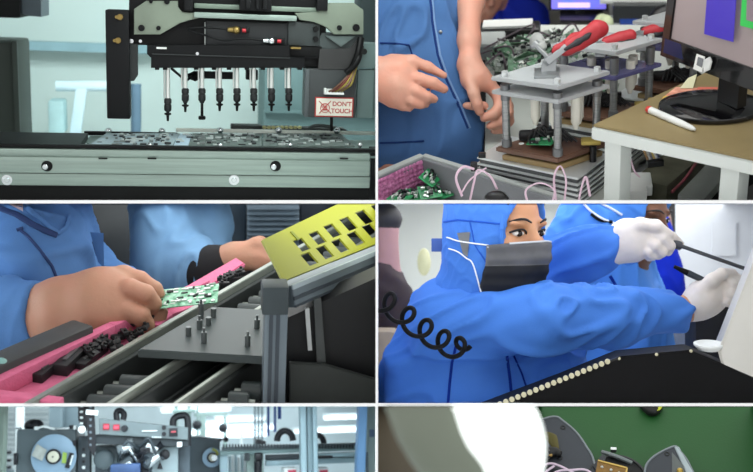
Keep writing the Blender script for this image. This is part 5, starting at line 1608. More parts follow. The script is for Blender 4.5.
def head(C, f, upv, sk, parent, hair=True, eyes=True, h=.0034, extra=None):
    """head with a face looking along f; returns matrix (lateral, forward, up)"""
    f = V(f).normalized(); s = f.cross(V(upv)).normalized(); u = s.cross(f)
    m3 = Matrix((s, f, u)).transposed()
    def L(x, y, z): return V(C) + s * x + f * y + u * z
    b = Body(h)
    b.ell(L(0, -.012, .025), (.072, .092, .092), .02, m3)
    b.ell(L(0, .012, -.035), (.058, .072, .075), .03, m3)
    b.ell(L(0, .05, -.085), (.03, .03, .024), .025, m3)
    b.chain([L(0, .078, .012), L(0, .093, -.018), L(0, .104, -.036)], [.009, .0105, .0135], .012)
    for sx in (-1, 1):
        b.ell(L(sx * .013, .090, -.040), (.009, .010, .008), .008, m3)
        b.ell(L(sx * .042, .060, -.028), (.018, .018, .018), .02, m3)
        b.ell(L(sx * .032, .072, .020), (.022, .012, .007), .012, m3)
        b.cut(L(sx * .033, .089, .000), (.017, .014, .0085), .010, m3)
        b.ell(L(sx * .074, -.008, -.012), (.008, .018, .028), .006, m3)
    b.ell(L(0, .083, -.062), (.022, .010, .006), .006, m3); b.ell(L(0, .081, -.073), (.019, .010, .006), .006, m3)
    b.limb(L(0, -.02, -.07), L(0, -.045, -.17), .052, .056, .03)
    if extra: extra(b)
    P, Fc = b.build()
    o = B.mesh('body', body_mb(P, Fc), sk, parent, smooth=180)
    if eyes:
        for sx in (-1, 1):
            mb = MB(); mb.sphere(L(sx * .0325, .0715, .000), .0112, (1.15, 1, .62), n=16); e = B.mesh('eye', mb, mat('eye_white', (226, 220, 212), .2, var=.02), o)
            mb = MB(); mb.sphere(L(sx * .0325 + .0025, .0785, -.0003), .0066, (1, .75, .95), n=12); B.mesh('iris', mb, mat('dark_iris', (24, 16, 14), .15), e)
            mb = MB(); mb.tube([L(sx * .050, .066, .001), L(sx * .042, .078, .0065), L(sx * .032, .084, .008), L(sx * .020, .082, .004), L(sx * .015, .079, -.001)], .0021, 8); B.mesh('eyelash_line', mb, mat('black_hair', (18, 15, 15), .6), o)
            mb = MB(); mb.tube([L(sx * .054, .066, .022), L(sx * .040, .081, .0275), L(sx * .028, .088, .0275), L(sx * .014, .090, .022)], [.0016, .0028, .0032, .0024], 8, flat=.7); B.mesh('eyebrow', mb, mat('black_hair', (18, 15, 15), .6), o)
    return o, L, m3

# ---------------- main worker
W1 = B.thing('person', 'worker in cobalt blue hooded coverall and dark face mask driving screws', 'person', B.d(460, 470, 2.2))
D = 2.12
def q(px, py, dd=0.0): return B.d(px, py, D + dd)
HC = q(501, 231)
fwd = V((math.sin(R(52)), -math.cos(R(52)), -.06))
near = [q(448, 322, .02), q(538, 320, -.10), q(610, 316, -.05), q(672, 312, .02)]
far = [q(506, 306, .22), q(548, 266, .20), q(582, 254, .16), q(607, 245, .12)]
def fing(b, pts, rs, k=.003): b.chain(pts, rs, k)
def hands(b, g, wr=0):
    # upper (far) hand gripping a driver
    e = .12
    b.chain([q(607, 245, e), q(628, 237, e), q(646, 233, e)], [.030 + g, .036 + g, .026 + g], .016)
    b.chain([q(612, 252, e), q(634, 246, e), q(646, 242, e)], [.028 + g, .030 + g, .022 + g], .016)
    for (pts, r) in (([(646, 228, 0), (660, 229, -.01), (672, 237, -.008), (680, 244, 0)], .0108), ([(648, 234, -.012), (662, 238, -.026), (670, 246, -.02), (668, 252, -.006)], .0112),
                     ([(644, 240, -.014), (655, 246, -.03), (662, 252, -.024), (658, 256, -.008)], .0108), ([(638, 246, -.012), (648, 252, -.026), (653, 256, -.018), (649, 258, -.004)], .0095)):
        b.chain([q(x, y, e + z) for x, y, z in pts], [r + g + .001, r + g, r + g - .001, r + g - .003], .003)
    b.chain([q(622, 232, e - .02), q(640, 224, e - .03), (q(656, 226, e - .03)), q(668, 234, e - .02)], [.015 + g, .0125 + g, .0115 + g, .009 + g], .006)
    # lower (near) hand holding the bit end
    e = .03
    b.chain(([] if wr else [q(672, 311, e)]) + [q(690, 308, e), q(704, 298, e), q(716, 290, e)], ([] if wr else [.026 + g]) + [.027 + g, .034 + g, .027 + g], .016)
    b.chain([q(700, 306, e), q(714, 299, e)], [.026 + g, .024 + g], .014)
    for (pts, r) in (([(714, 282, 0), (726, 277, -.012), (737, 279, -.012), (744, 286, -.002)], .0108), ([(720, 288, -.008), (732, 284, -.024), (741, 288, -.022), (745, 296, -.008)], .0108),
                     ([(720, 295, -.012), (732, 293, -.028), (740, 297, -.024), (741, 304, -.01)], .0104), ([(716, 302, -.012), (727, 301, -.024), (734, 305, -.018), (733, 310, -.006)], .0092)):
        b.chain([q(x, y, e + z) for x, y, z in pts], [r + g + .001, r + g, r + g - .001, r + g - .003], .003)
    b.chain([q(702, 290, e - .02), q(712, 280, e - .03), q(722, 274, e - .026), q(732, 273, e - .016)], [.014 + g, .012 + g, .0108 + g, .0085 + g], .006)
def ext1(b):
    b.chain([HC + V((-.03, .02, -.15)), q(478, 330, .12), q(470, 420, .12)], [.055, .08, .09], .05)
    b.chain(near, [.05, .044, .036, .026], .02)
    b.chain([q(484, 318, .16)] + far, [.05, .042, .036, .03, .026], .02)
    hands(b, -.002)
bo, L, m3 = head(HC, fwd, V((0, 0, 1)), skin4, W1, h=.0032, extra=ext1)
# hairline under the hood edge
mb = MB(); mb.tube([L(-.052, .058, .055), L(-.03, .073, .068), L(0, .080, .072), L(.03, .073, .068), L(.052, .058, .055)], .007, 8); B.mesh('hair', mb, mat('black_hair', (18, 15, 15), .6), bo)
# hood
b = Body(.0042)
b.ell(L(0, -.022, .03), (.093, .112, .112), .02, m3)
b.ell(L(0, -.03, -.05), (.092, .10, .10), .03, m3)
b.chain([L(0, -.03, -.10), L(-.0, -.04, -.16)], [.085, .098], .03)
b.ell(L(.045, -.075, -.13), (.05, .05, .05), .02)
b.cut(L(0, .105, .005), (.062, .085, .078), .006, m3)
P, Fc = b.build(2); P = folds(P, Fc, .0032, 16, None, 1, 5.0)
hd = B.mesh('hood', body_mb(P, Fc), suit, W1, smooth=180)
tree = surf(P, Fc)
mb = MB(); mb.tube([L(.0625 * math.cos(t), .087 - .03 * abs(math.cos(t)) ** 2 - .012 * abs(math.sin(t)), .006 + .079 * math.sin(t)) for t in [2 * PI * k / 36 for k in range(37)]], .0052, 8, sm=0); B.mesh('hood_edge', mb, suit, hd)
mb = MB(); mb.tube(on_path(tree, [(444, 222), (458, 220), (480, 222), (500, 224)], 6, .0005), .0022, 6, sm=0); mb.tube(on_path(tree, [(470, 222), (475, 245), (486, 262)], 6, .0005), .0018, 6, sm=0); B.mesh('hood_seam', mb, mat('mid_blue_seam', (44, 90, 186), .8, spec=.1), hd)
def patch(pts, m_, nm, par, off=-.002, tr=None, th=.0015):
    tr = tr or tree
    n = 6
    mb = MB()
    def fn(u, v):
        x = (pts[0][0] * (1 - u) + pts[1][0] * u) * (1 - v) + (pts[3][0] * (1 - u) + pts[2][0] * u) * v
        y = (pts[0][1] * (1 - u) + pts[1][1] * u) * (1 - v) + (pts[3][1] * (1 - u) + pts[2][1] * u) * v
        return on(tr, x, y, off)
    mb.grid(fn, n, n, th)
    return B.mesh(nm, mb, m_, par)
patch([(457, 233), (470, 232), (467.5, 257), (463, 254)], mat('silver_grey_patch', (158, 160, 160), .5, var=.08), 'grey_patch', hd)
mb = MB(); p = q(439, 245, .06); mb.box(p, (.032, .004, .028), None, .002); tb = B.mesh('strap_tab', mb, mat('slate_blue_tab', (74, 104, 168), .6), hd)
strap = mat('white_elastic', (238, 240, 244), .6)
# mask
b = Body(.0034)
mk1, mk2 = MB(), MB()
def mpt(u, v, v1, v0):
        vv = v0 + (v1 - v0) * v
        a = (u - .5) * R(136) * (1 + .22 * max(0, vv - .35))
        z = -.024 - .100 * vv + .012 * math.cos(a) * (1 - vv) - .006 * abs(math.sin(a)) * (1 - vv)
        r = .094 + .018 * math.exp(-(a / .42) ** 2) * math.exp(-((vv - .22) / .3) ** 2) + .008 * math.exp(-(a / .8) ** 2) - .02 * max(0, vv - .6) + .0016 * math.sin(vv * 26)
        return L(math.sin(a) * r * .93, math.cos(a) * r * 1.02, z)
def mfn(v0, v1, mbx):
    def fn(u, v):
        return mpt(u, v, v1, v0)
    mbx.grid(fn, 30, 14, .0015)
mfn(0, .42, mk1); mfn(.42, 1, mk2)
mk = B.mesh('face_mask', mk1, mat('grey_mask_cloth', (132, 132, 134), .75, var=.1, scale=30), W1, smooth=180)
B.mesh('lower_fold', mk2, mat('charcoal_mask_cloth', (52, 54, 60), .8, var=.15, scale=30), mk, smooth=180)
mb = MB(); mb.tube([mpt(.5 + (-1 + .1 * k) * .3, .02, .42, .0) for k in range(21)], .0022, 6); B.mesh('nose_wire', mb, mat('pale_mask_edge', (196, 200, 202), .5), mk)
mb = MB(); mb.tube([q(444, 236.5, .03), on(tree, 449, 238, -.003), on(tree, 458, 241, -.002), on(tree, 474, 243.5, -.002), on(tree, 489, 245.5, -.002), mpt(.985, .12, .42, 0)], .0016, 6); mb.tube([q(444, 247.5, .03), on(tree, 450, 249, -.003), on(tree, 458, 252, -.003), on(tree, 466, 258, -.002), on(tree, 473, 264.5, -.002), mpt(.985, .9, 1, .42)], .0016, 6)
B.mesh('mask_strap', mb, strap, mk)
# coverall
b = Body(.0058)
b.chain([q(476, 326, .12), q(470, 370, .12), q(466, 440, .12)], [.10, .135, .155], .06)
b.chain([q(434, 330, .10), q(424, 380, .12), q(418, 440, .12)], [.062, .072, .078], .06)
b.chain([q(462, 306, .07), q(448, 322, .02)], [.06, .074], .05)
b.chain(near, [.074, .066, .056, .044], .04)
b.chain([q(484, 318, .16)] + far[:3] + [q(604, 247, .125)], [.07, .07, .062, .056, .049], .03)
b.chain([q(540, 330, .10), q(548, 420, .1)], [.085, .10], .05)
P, Fc = b.build(2); P = folds(P, Fc, .016, 8, V((1, -.3, .45)), 2.6, 9.0)
cv = B.mesh('coverall', body_mb(P, Fc), suit, W1, smooth=180)
tree2 = surf(P, Fc)
mb = MB(); mb.tube(on_path(tree2, [(448, 403), (450, 380), (452, 362), (456, 346)], 6, .0), .003, 6, sm=0); B.mesh('side_seam', mb, suitd, cv)
mb = MB(); mb.tube(on_path(tree2, [(512, 402), (510, 380), (507, 356)], 6, .0), .0034, 6, sm=0); mb.tube(on_path(tree2, [(528, 392), (522, 374), (514, 356)], 6, -.001), .002, 6, sm=0); B.mesh('front_zip', mb, suitd, cv)
b = Body(.003); hands(b, .0015, 1); P, Fc = b.build()
for i in range(len(P)):
    P[i] += np.array(noise.noise_vector(V(P[i]) * 40)) * .0006
gl = B.mesh('gloves', body_mb(P, Fc), glove, W1, smooth=180)

# tools
t1 = B.thing('screwdriver', 'long thin steel driver in the upper gloved hand', 'screwdriver', q(700, 252, .11))
mb = MB(); mb.cyl(q(664, 240, .11), q(800, 288, .06), .0042, n=10); B.mesh('shaft', mb, mat('dark_steel_rod', (92, 94, 96), .3, .8), t1)
mb = MB(); mb.cyl(q(655, 238, .115), q(682, 246.5, .105), .0095, n=14, bevel=.002); B.mesh('handle', mb, mat('grey_grip', (70, 70, 74), .5), t1)
t2 = B.thing('screwdriver', 'dark pen shaped driver in the lower gloved hand', 'screwdriver', q(690, 276, .03))
mb = MB(); mb.cyl(q(688, 273, .03), q(720, 288, .02), .007, .006, n=12); B.mesh('handle', mb, mat('steel_blue_grip', (60, 66, 72), .35, .3), t2)
mb = MB(); mb.cyl(q(674, 266.5, .035), q(690, 274, .03), .0035, .007, n=10); B.mesh('tip', mb, blk4, t2)

# coiled cord
cd = MB()
ctrl = smooth_path([q(370, 296, -.16), q(392, 306, -.16), q(412, 322, -.16), q(432, 335, -.16), q(452, 346, -.165), q(470, 346, -.17)], 30)
pts = []
N = len(ctrl)
for i, p in enumerate(ctrl):
    t = i / (N - 1)
    a = t * 2 * PI * 5.6 + 2.2
    r_ = .0205 * min(1, (1 - t) * 6 + .05)
    tv = (ctrl[min(i + 1, N - 1)] - ctrl[max(i - 1, 0)]).normalized()
    n1 = V((tv.z, 0, -tv.x)).normalized() * -1; n2 = tv.cross(n1)
    pts.append(p + n1 * math.sin(a) * r_ + (n2 * .5 + tv * .9) * math.cos(a) * r_)
cd.tube(pts, .0046, 8, sm=0)
B.mesh('coiled_cord', cd, blk4, label='black coiled cord hanging across the nearer blue sleeve', cat='cord', smooth=180)

# ---------------- second worker
W2 = B.thing('person', 'second hooded worker in pale blue behind the gloved hands', 'person', B.d(620, 470, 2.7))
D = 2.6
HC2 = q(632, 214)
f2 = V((math.sin(R(58)), -math.cos(R(58)), -.25))
def ext2(b): b.chain([HC2 + V((-.03, .02, -.14)), q(612, 300, .1), q(612, 430, .1)], [.06, .12, .12], .05)
bo2, L2, m32 = head(HC2, f2, V((0, 0, 1)), mat('brown_skin', (120, 78, 54), .5, var=.08), W2, h=.006, extra=ext2)
b = Body(.006)
b.ell(L2(0, -.02, .03), (.098, .112, .112), .02, m32); b.ell(L2(0, -.03, -.05), (.098, .11, .10), .03, m32)
b.chain([L2(0, -.03, -.10), L2(0, -.04, -.16)], [.085, .10], .03)
b.ell(q(590, 224, -.02), (.085, .09, .08), .04); b.ell(q(580, 242, -.02), (.085, .08, .06), .04)
b.cut(L2(0, .105, .005), (.066, .085, .082), .006, m32)
P, Fc = b.build(2); P = folds(P, Fc, .008, 12, None, 1, 2.0)
pale = mat('sky_blue_coverall', (84, 146, 228), 0.7, var=0.08, scale=6, spec=.2)
h2 = B.mesh('hood', body_mb(P, Fc), pale, W2, smooth=180); tr3 = surf(P, Fc)
mb = MB(); mb.tube([on(tr3, 584, 204, -.004), on(tr3, 592, 212, -.004), on(tr3, 603, 219, -.006), on(tr3, 616, 224, -.006)], .003, 6); mb.tube([on(tr3, 600, 203, -.004), on(tr3, 612, 209, -.004), on(tr3, 622, 215, -.004)], .003, 6); B.mesh('mask_strap', mb, strap, h2)
mb = MB(); mb.tube([on(tr3, 591, 214, -.004), on(tr3, 600, 220, -.006), on(tr3, 612, 222, -.006)], .004, 6); B.mesh('strap_slot', mb, blk4, h2)
b = Body(.008)
b.chain([q(600, 270, .1), q(604, 320, .1), q(604, 440, .1)], [.14, .15, .16], .05); b.chain([q(570, 272, .05), q(560, 330, .0), q(575, 400, .0)], [.09, .085, .09], .04); b.chain([q(622, 280, .0), q(640, 320, -.02), q(650, 370, .0)], [.06, .06, .07], .04)
P, Fc = b.build(2); P = folds(P, Fc, .014, 7, V((.2, 0, 1)), 2.5, 4.0)
c2 = B.mesh('coverall', body_mb(P, Fc), pale, W2, smooth=180); tr4 = surf(P, Fc)
mb = MB(); mb.tube(on_path(tr4, [(610, 276), (616, 286), (622, 300)], 5, .0), .004, 6, sm=0); B.mesh('front_zip', mb, suitd, c2)

# ---------------- third figure and the rest behind
W3 = B.thing('person', 'third person in deep royal blue shirt mostly hidden behind the second worker', 'person', B.d(650, 470, 3.2))
D = 3.1
b = Body(.01); b.chain([q(640, 225, .1), q(642, 280, .1), q(640, 440, .1)], [.09, .11, .12], .05); b.chain([q(640, 225, .1), q(640, 190, .1), q(640, 160, .1)], [.08, .06, .095], .04); P, Fc = b.build(2)
B.mesh('body', body_mb(P, Fc), mat('brown_skin', (120, 78, 54), .5, var=.08), W3, smooth=180)
b = Body(.01); b.chain([q(636, 240, .06), q(640, 290, .06), q(636, 440, .06)], [.11, .125, .14], .05); P, Fc = b.build(2); P = folds(P, Fc, .01, 7, V((0, 0, 1)), 2.5, 1)
B.mesh('shirt', body_mb(P, Fc), mat('deep_royal_blue', (12, 34, 150), .8, var=.15, spec=.1), W3, smooth=180)
mb = MB(); B.rbox(mb, 655, 190, 676, 420, 3.4, .15, .02); B.mesh('dark_locker_edge', mb, mat('near_black_locker', (40, 40, 42), .7, var=.2), label='near black narrow cabinet behind the third person', cat='cabinet')
mb = MB(); B.rbox(mb, 676, 190, 800, 345, 3.9, .05); B.rbox(mb, 712, 222, 736, 256, 3.89, .02); B.mesh('notice_board', mb, mat('pale_lilac_grey_panel', (196, 200, 206), .8, var=.03), label='pale lilac grey wall panel behind the drivers', cat='panel')
dk4 = B.thing('person', 'dark clothed person with back turned at the far left edge', 'person', B.d(388, 470, 3.0))
D = 3.0
b = Body(.012); b.chain([q(381, 236, .0), q(384, 290, .0), q(384, 440, .0)], [.05, .052, .055], .04); b.ell(q(382, 222, 0), (.05, .05, .06), .02)
P, Fc = b.build(2); B.mesh('body', body_mb(P, Fc), mat('dusky_skin', (150, 112, 110), .6), dk4, smooth=180)
b = Body(.012); b.chain([q(380, 276, .0), q(386, 300, .0), q(382, 440, .0)], [.065, .07, .06], .04); P, Fc = b.build(2); P = folds(P, Fc, .008, 9, None, 1, 1); B.mesh('jacket', body_mb(P, Fc), mat('black_maroon_jacket', (40, 26, 30), .8, var=.3, scale=8), dk4, smooth=180)
b = Body(.01); b.ell(q(382, 219, .0), (.06, .06, .05), .02); P, Fc = b.build(2); B.mesh('hair', body_mb(P, Fc), mat('black_hair', (18, 15, 15), .6), dk4, smooth=180)
mb = MB(); B.rbox(mb, 340, 330, 396, 420, 2.75, .1, .02); B.mesh('tan_counter', mb, mat('tan_counter', (136, 122, 104), .7), label='tan counter at the left edge behind the blue coverall', cat='counter')
mb = MB(); mb.sphere(B.d(424, 262, 3.6), .03, (.8, .8, 1.6)); B.mesh('wall_bottle', mb, mat('pale_olive_bottle', (176, 176, 140), .6), label='pale olive bottle seen left of the blue hood', cat='bottle')

# ---------------- black rack and white machine in front
D = 1.86
def q(px, py, dd=0.0): return B.d(px, py, D + dd)
RK = B.thing('black_rack', 'black rack with a row of cream studs along its sloping edge', 'rack', q(620, 420))
mb = MB(); mb.prism([q(470, 414), q(560, 380), q(618, 356.5), q(690, 350), q(790, 392), q(790, 440), q(470, 440)], V((0, .10, .0)), 0, .002); B.mesh('front_plate', mb, blk4, RK)
mb = MB(); mb.bar(q(476, 413, -.002), q(619, 357.5, -.002), .006, .004, V((0, 0, 1))); B.mesh('edge_strip', mb, mat('black_edge_strip', (30, 30, 30), .4), RK)
stud = mat('cream_stud', (206, 200, 166), .45)
for i in range(19):
    t = i / 18
    x, y = 500 + (607.5 - 500) * t, 404 - (404 - 361.5) * t
    mb = MB(); p = q(x, y, -.002); mb.lathe(p, (0, -1, 0), [(.0050, 0), (.0046, .004), (0, .005)], 12); B.mesh('stud', mb, stud, RK)
for (x, y) in ((619, 358.5), (656.5, 354.5), (691, 351)):
    mb = MB(); mb.sphere(q(x, y, -.003), .003); B.mesh('rivet', mb, stud, RK)
mb = MB(); a = [q(758, 250, .0), q(718, 352, .0), q(722, 366, .0), q(800, 400, .0), q(800, 250, .0)]; mb.prism(a, V((.02, .18, 0)), 0, .004)
B.mesh('white_machine', mb, mat('warm_white_enamel', (214, 212, 204), .5, var=.03), label='slanted warm white machine housing at the right edge', cat='machine')
mb = MB(); c = q(709, 345, .02); mb.lathe(c, (0, -.15, 1), [(.020, -.008), (.027, 0), (.027, .003), (.022, .004), (.018, .001), (0, .0)], 28); B.mesh('white_dish', mb, mat('white_plastic', (225, 228, 225), .5, var=.03), label='small white dish on the black rack by the white machine', cat='dish')
mb = MB(); B.rbox(mb, 694, 300, 732, 420, 2.42, .2, .02); B.mesh('black_bin', mb, mat('soft_black_bin', (24, 24, 28), .7), label='black bin below the lower gloved hand', cat='bin')
mb = MB(); B.rbox(mb, 662, 322, 700, 420, 2.95, .2, .03); B.mesh('grey_bin', mb, mat('mid_grey_bin', (120, 126, 136), .7), label='mid grey bin behind the sleeve cuff', cat='bin')

B.ceil_area(1.72, 2.7, 395, 700, 3.0, (.95, .98, 1))  # added overhead fill for the workers, hidden edge-on
B.ceil_area(2.7, 3.9, 420, 740, 11.5, (.98, 1, 1))
# ================================================================== bay 5: reel machines in a bright workshop
B = Bay(5, 1.0, 1.55)
cg = mat('cool_grey_machine_paint', (92, 106, 112), .5, .1, var=.1, scale=4)
cgd = mat('dark_cool_grey', (54, 64, 70), .5, .1, var=.15)
pb = mat('pale_blue_profile', (150, 176, 186), .45, .3, var=.06)
blk5 = mat('blue_black_plastic', (20, 24, 32), .45, var=.2)
wht5 = mat('cool_white_paint', (226, 236, 238), .6, var=.03)
chr5 = mat('chromed_fittings', (186, 196, 200), .25, .8, var=.1)
ledr = mat('red_led_display', (226, 70, 90), .4, emit=.8, var=.1)
# setting
mb = MB(); B.rbox(mb, -200, 300, 400, 640, 9.0, .05); B.mesh('wall_back_of_the_workshop', mb, mat('white_workshop_wall', (216, 230, 234), .9, var=.03, spec=.05), kind='structure')
zc = B.y(200, 380, 6.0).z
mb = MB(); mb.box((-1.2, 5.6, 2.05), (7.6, 6.6, .05)); B.mesh('ceiling_of_the_workshop', mb, mat('white_ceiling_tile', (224, 236, 240), .9, var=.03, spec=.05), kind='structure')
lampm = mat('lit_ceiling_tube', (236, 248, 255), .4, var=0, emit=2.2)
def clamp_(px, py, half, Z=2.02):
    return B.z(px, py, Z)
for i, (px, py, w_, lab) in enumerate(((196, 410, .9, 'nearest lit ceiling tube over the grey box'), (240, 419.5, .62, 'lit ceiling tube left of the blue poles'), (244, 428.5, .8, 'lit ceiling tube below the one left of the blue poles'), (211, 425, .4, 'short lit ceiling tube between the pale frame posts'), (236, 435.5, .8, 'dim far ceiling tube above the second reel machine'), (346, 417.5, .55, 'lit ceiling tube between the two blue grey posts'), (336, 430.5, 1.1, 'far lit ceiling tube low between the two blue grey posts'), (212, 432.5, .7, 'small far ceiling tube above the second reel machine'))):
    p = B.z(px, py, 2.0) if B.dir(px, py).z > .01 else B.y(px, py, 8.0)
    r = B.thing('overhead_light', lab, 'ceiling light', p, 'ceiling tubes of the workshop')
    mb = MB(); mb.box(p + V((0, 0, 0)), (w_ * .55, .16 if p.y < 6 else .3, .02), None, .004); B.mesh('tube', mb, lampm, r)
    mb = MB(); mb.box(p + V((0, 0, .02)), (w_ * .6, .2, .02)); B.mesh('tray', mb, wht5, r)
# louvred wall screen
for (x0, x1, lab) in ((5, 15, 'narrow white louvred screen at the left behind the first machine'), (22, 49, 'white louvred screen above the first reel machine')):
    r = B.thing('louvred_screen', lab, 'screen', B.y((x0 + x1) / 2, 470, 6.2))
    for i in range(14):
        y = 402 + i * 5
        mb = MB(); mb.bar(B.y(x0, y, 6.2), B.y(x1, y, 6.2), .012, .02, V((0, -.5, 1))); B.mesh('slat', mb, wht5, r)
    mb = MB(); B.rbox(mb, x0, 395, x1, 475, 6.25, .02); B.mesh('backing', mb, mat('cool_grey_backing', (160, 178, 186), .7), r)
mb = MB(); B.rbox(mb, -30, 395, 3.6, 480, 2.7, .06, .004); B.mesh('grey_green_post', mb, mat('grey_green_post', (104, 120, 112), .6), label='grey green post at the far left edge of the workshop', cat='post')
mb = MB(); B.rbox(mb, 15, 395, 22, 480, 4.0, .05, .004); B.mesh('white_post', mb, wht5, label='white post left of the first reel machine', cat='post')
mb = MB(); B.rbox(mb, 49, 395, 61, 432, 4.4, .1, .004); B.rbox(mb, 61, 395, 80, 432, 4.5, .1, .004); B.mesh('grey_duct', mb, mat('mid_blue_grey_duct', (116, 134, 142), .6), label='blue grey duct rising behind the first reel machine', cat='duct')
for i, y in enumerate((451, 459, 466)):
    mb = MB(); B.rbox(mb, 6.5, y, 10.5, y + 3, 3.9, .03, .003); B.mesh('switch_block', mb, blk5, label=('top', 'middle', 'bottom')[i] + ' one of three black switch blocks near the left edge', cat='switch')
# --- reel machine 1
def reel(cx, cy, Y, R_, root, hub=5.5, ring=7.5):
    p = B.y(cx, cy, Y); k = B.mpp(p)
    mb = MB(); mb.lathe(p, (0, -1, 0), [(ring * k, 0), (R_ * k, 0), (R_ * k, .004), (R_ * .96 * k, .005), (ring * k, .005)], 48); d_ = B.mesh('reel_disc', mb, mat('pale_blue_reel', (136, 166, 190), .35, .1, var=.08), root)
    mb = MB(); mb.lathe(p, (0, -1, 0), [(0, .004), (ring * k, .004), (ring * k, .012), (hub * 1.05 * k, .013), (0, .013)], 32); B.mesh('black_core', mb, blk5, d_)
    mb = MB(); mb.lathe(p, (0, -1, 0), [(hub * k, .010), (hub * k, .022), (hub * .8 * k, .025), (0, .025)], 32); B.mesh('hub', mb, mat('cream_hub', (206, 208, 190), .45), d_)
    mb = MB(); mb.cyl(p + V((0, -.02, 0)), p + V((0, -.028, 0)), .8 * k, n=10); B.mesh('hub_screw', mb, cgd, d_)
    return d_, k
M1 = B.thing('reel_machine', 'first grey reel machine with a large pale blue reel at the left', 'machine', B.y(46, 500, 3.0))
mb = MB(); B.rbox(mb, 15.5, 428.5, 76, 520, 3.0, .25, .006); B.mesh('panel', mb, cg, M1)
for xa_, xb_ in ((15, 20), (54, 76)):
    mb = MB(); B.rbox(mb, xa_, 427.4, xb_, 429.4, 2.99, .03, .001); B.mesh('top_edge', mb, chr5, M1)
d_, k = reel(54, 456.5, 2.985, 22, M1)
mb = MB(); mb.prism([B.y(x, y, 2.974) for x, y in ((37, 444), (47, 450), (42, 461), (31.5, 455.5))], (0, .002, 0)); B.mesh('paper_label', mb, mat('grey_paper_label', (168, 176, 172), .7, var=.15, scale=80), d_)
mb = MB(); mb.prism([B.y(x, y, 2.974) for x, y in ((63, 452), (67, 453), (66, 463.5), (61.5, 463))], (0, .002, 0)); B.mesh('green_label', mb, mat('yellow_green_label', (156, 190, 90), .6), d_)
mb = MB(); mb.bar(B.y(72, 453, 2.97), B.y(67, 468, 2.97), .012, .006, V((0, -1, 0))); B.mesh('feed_arm', mb, blk5, M1)
mb = MB(); mb.bar(B.y(73, 455, 2.965), B.y(70, 465, 2.965), .004, .006, V((0, -1, 0))); B.mesh('arm_edge', mb, wht5, M1)
mb = MB(); mb.sphere(B.y(34, 425.5, 3.05), .022, (1.2, 1, .8)); mb.tube([B.y(25, 428, 3.05), B.y(30, 422.5, 3.05), B.y(38, 424, 3.05), B.y(44, 428, 3.05)], .004, 8); B.mesh('cable_gland', mb, blk5, M1)
mb = MB(); B.rbox(mb, 34, 426.5, 38, 430, 2.98, .02, .002); mb.tube([B.y(38, 428, 2.98), B.y(44, 426.5, 2.98), B.y(50, 428, 2.98), B.y(55, 429, 2.98)], .003, 8); B.mesh('white_clip', mb, wht5, M1)
for r4 in ((69, 425, 73, 429), (72.5, 440, 76, 446), (13.5, 453, 17, 465)):
    mb = MB(); B.rbox(mb, *r4, 2.98, .03, .002); B.mesh('latch', mb, blk5, M1)
mb = MB(); B.rbox(mb, 73.6, 425.5, 76, 429.5, 2.96, .02, .001); B.mesh('white_plug', mb, wht5, M1)
# perforated film strips
fs_ = B.thing('film_strip', 'black perforated film strips running up between reel machine and grey box', 'film strip', B.y(86, 460, 2.9))
mb = MB(); mb.prism([B.y(x, y, 2.93) for x, y in ((78, 398), (87, 398), (87, 430), (84, 433), (78, 420))], (0, .004, 0)); s1 = B.mesh('strip', mb, blk5, fs_)
mb = MB(); mb.prism([B.y(x, y, 2.90) for x, y in ((86, 398), (94, 398), (96, 448), (94, 457), (88, 448))], (0, .004, 0)); s2 = B.mesh('strip', mb, blk5, fs_)
for i in range(5):
    p = B.y(81.5, 406 + i * 5.8, 2.926); mb = MB(); mb.box(p, (.008, .003, .006), None, .001); B.mesh('perforation', mb, wht5, s1)
for i in range(7):
    p = B.y(90.5, 407 + i * 6.3, 2.896); mb = MB(); mb.box(p, (.006, .003, .006), None, .001); B.mesh('perforation', mb, mat('dull_grey_perf', (110, 124, 134), .6), s2)
p = B.y(82, 429.5, 2.90); mb = MB(); mb.lathe(p, (0, -1, 0), [(.010, 0), (.010, .006), (.004, .006), (.004, .01), (0, .01)], 20); B.mesh('guide_roller', mb, wht5, fs_)
mb = MB(); mb.bar(B.y(86, 412, 2.88), B.y(98, 413, 2.88), .012, .006, V((0, -1, 0))); B.mesh('white_label', mb, wht5, fs_)
# --- control box with displays
CB = B.thing('control_box', 'long grey control box with two red displays', 'control box', B.y(144, 470, 2.95))
bx5 = [(99, 418.5), (128, 421.5), (188, 427.5), (188, 440), (128, 436), (99, 434.5)]
mb = MB(); B.rpoly(mb, bx5, 2.9, .12, .002); cbx = B.mesh('casing', mb, mat('blue_grey_box', (104, 118, 122), .45, .15, var=.06), CB)
mb = MB(); B.rpoly(mb, [(95, 434.5), (128, 436), (188, 440), (188, 447), (95, 444)], 2.92, .12, .002); B.mesh('lower_rail', mb, cgd, CB)
for (x0, y0, x1, y1) in ((103, 423.6, 109.5, 430), (113, 424.3, 119.5, 430.4)):
    mb = MB(); B.rbox(mb, x0, y0, x1, y1, 2.896, .004); dd = B.mesh('display', mb, mat('dark_red_window', (150, 50, 66), .3), cbx)
    mb = MB(); B.rbox(mb, x0 + 1, y0 + 1.6, x1 - 1, y1 - 1.8, 2.894, .003); B.mesh('digits', mb, ledr, dd)
mb = MB(); p = B.y(124.5, 428.5, 2.9); mb.cyl(p, p + V((0, -.012, 0)), .009, .007, n=16); B.mesh('knob', mb, blk5, cbx)
mb = MB(); B.rbox(mb, 142, 430.4, 157, 431.4, 2.896, .004); B.mesh('white_stripe', mb, wht5, cbx)
mb = MB(); B.rbox(mb, 169, 428, 177.5, 436.5, 2.894, .006, .001); ws = B.mesh('square_meter', mb, blk5, cbx)
mb = MB(); B.rbox(mb, 171, 431, 176, 432.6, 2.892, .003); B.mesh('digits', mb, mat('dim_red_digits', (150, 60, 70), .4, emit=.4), ws)
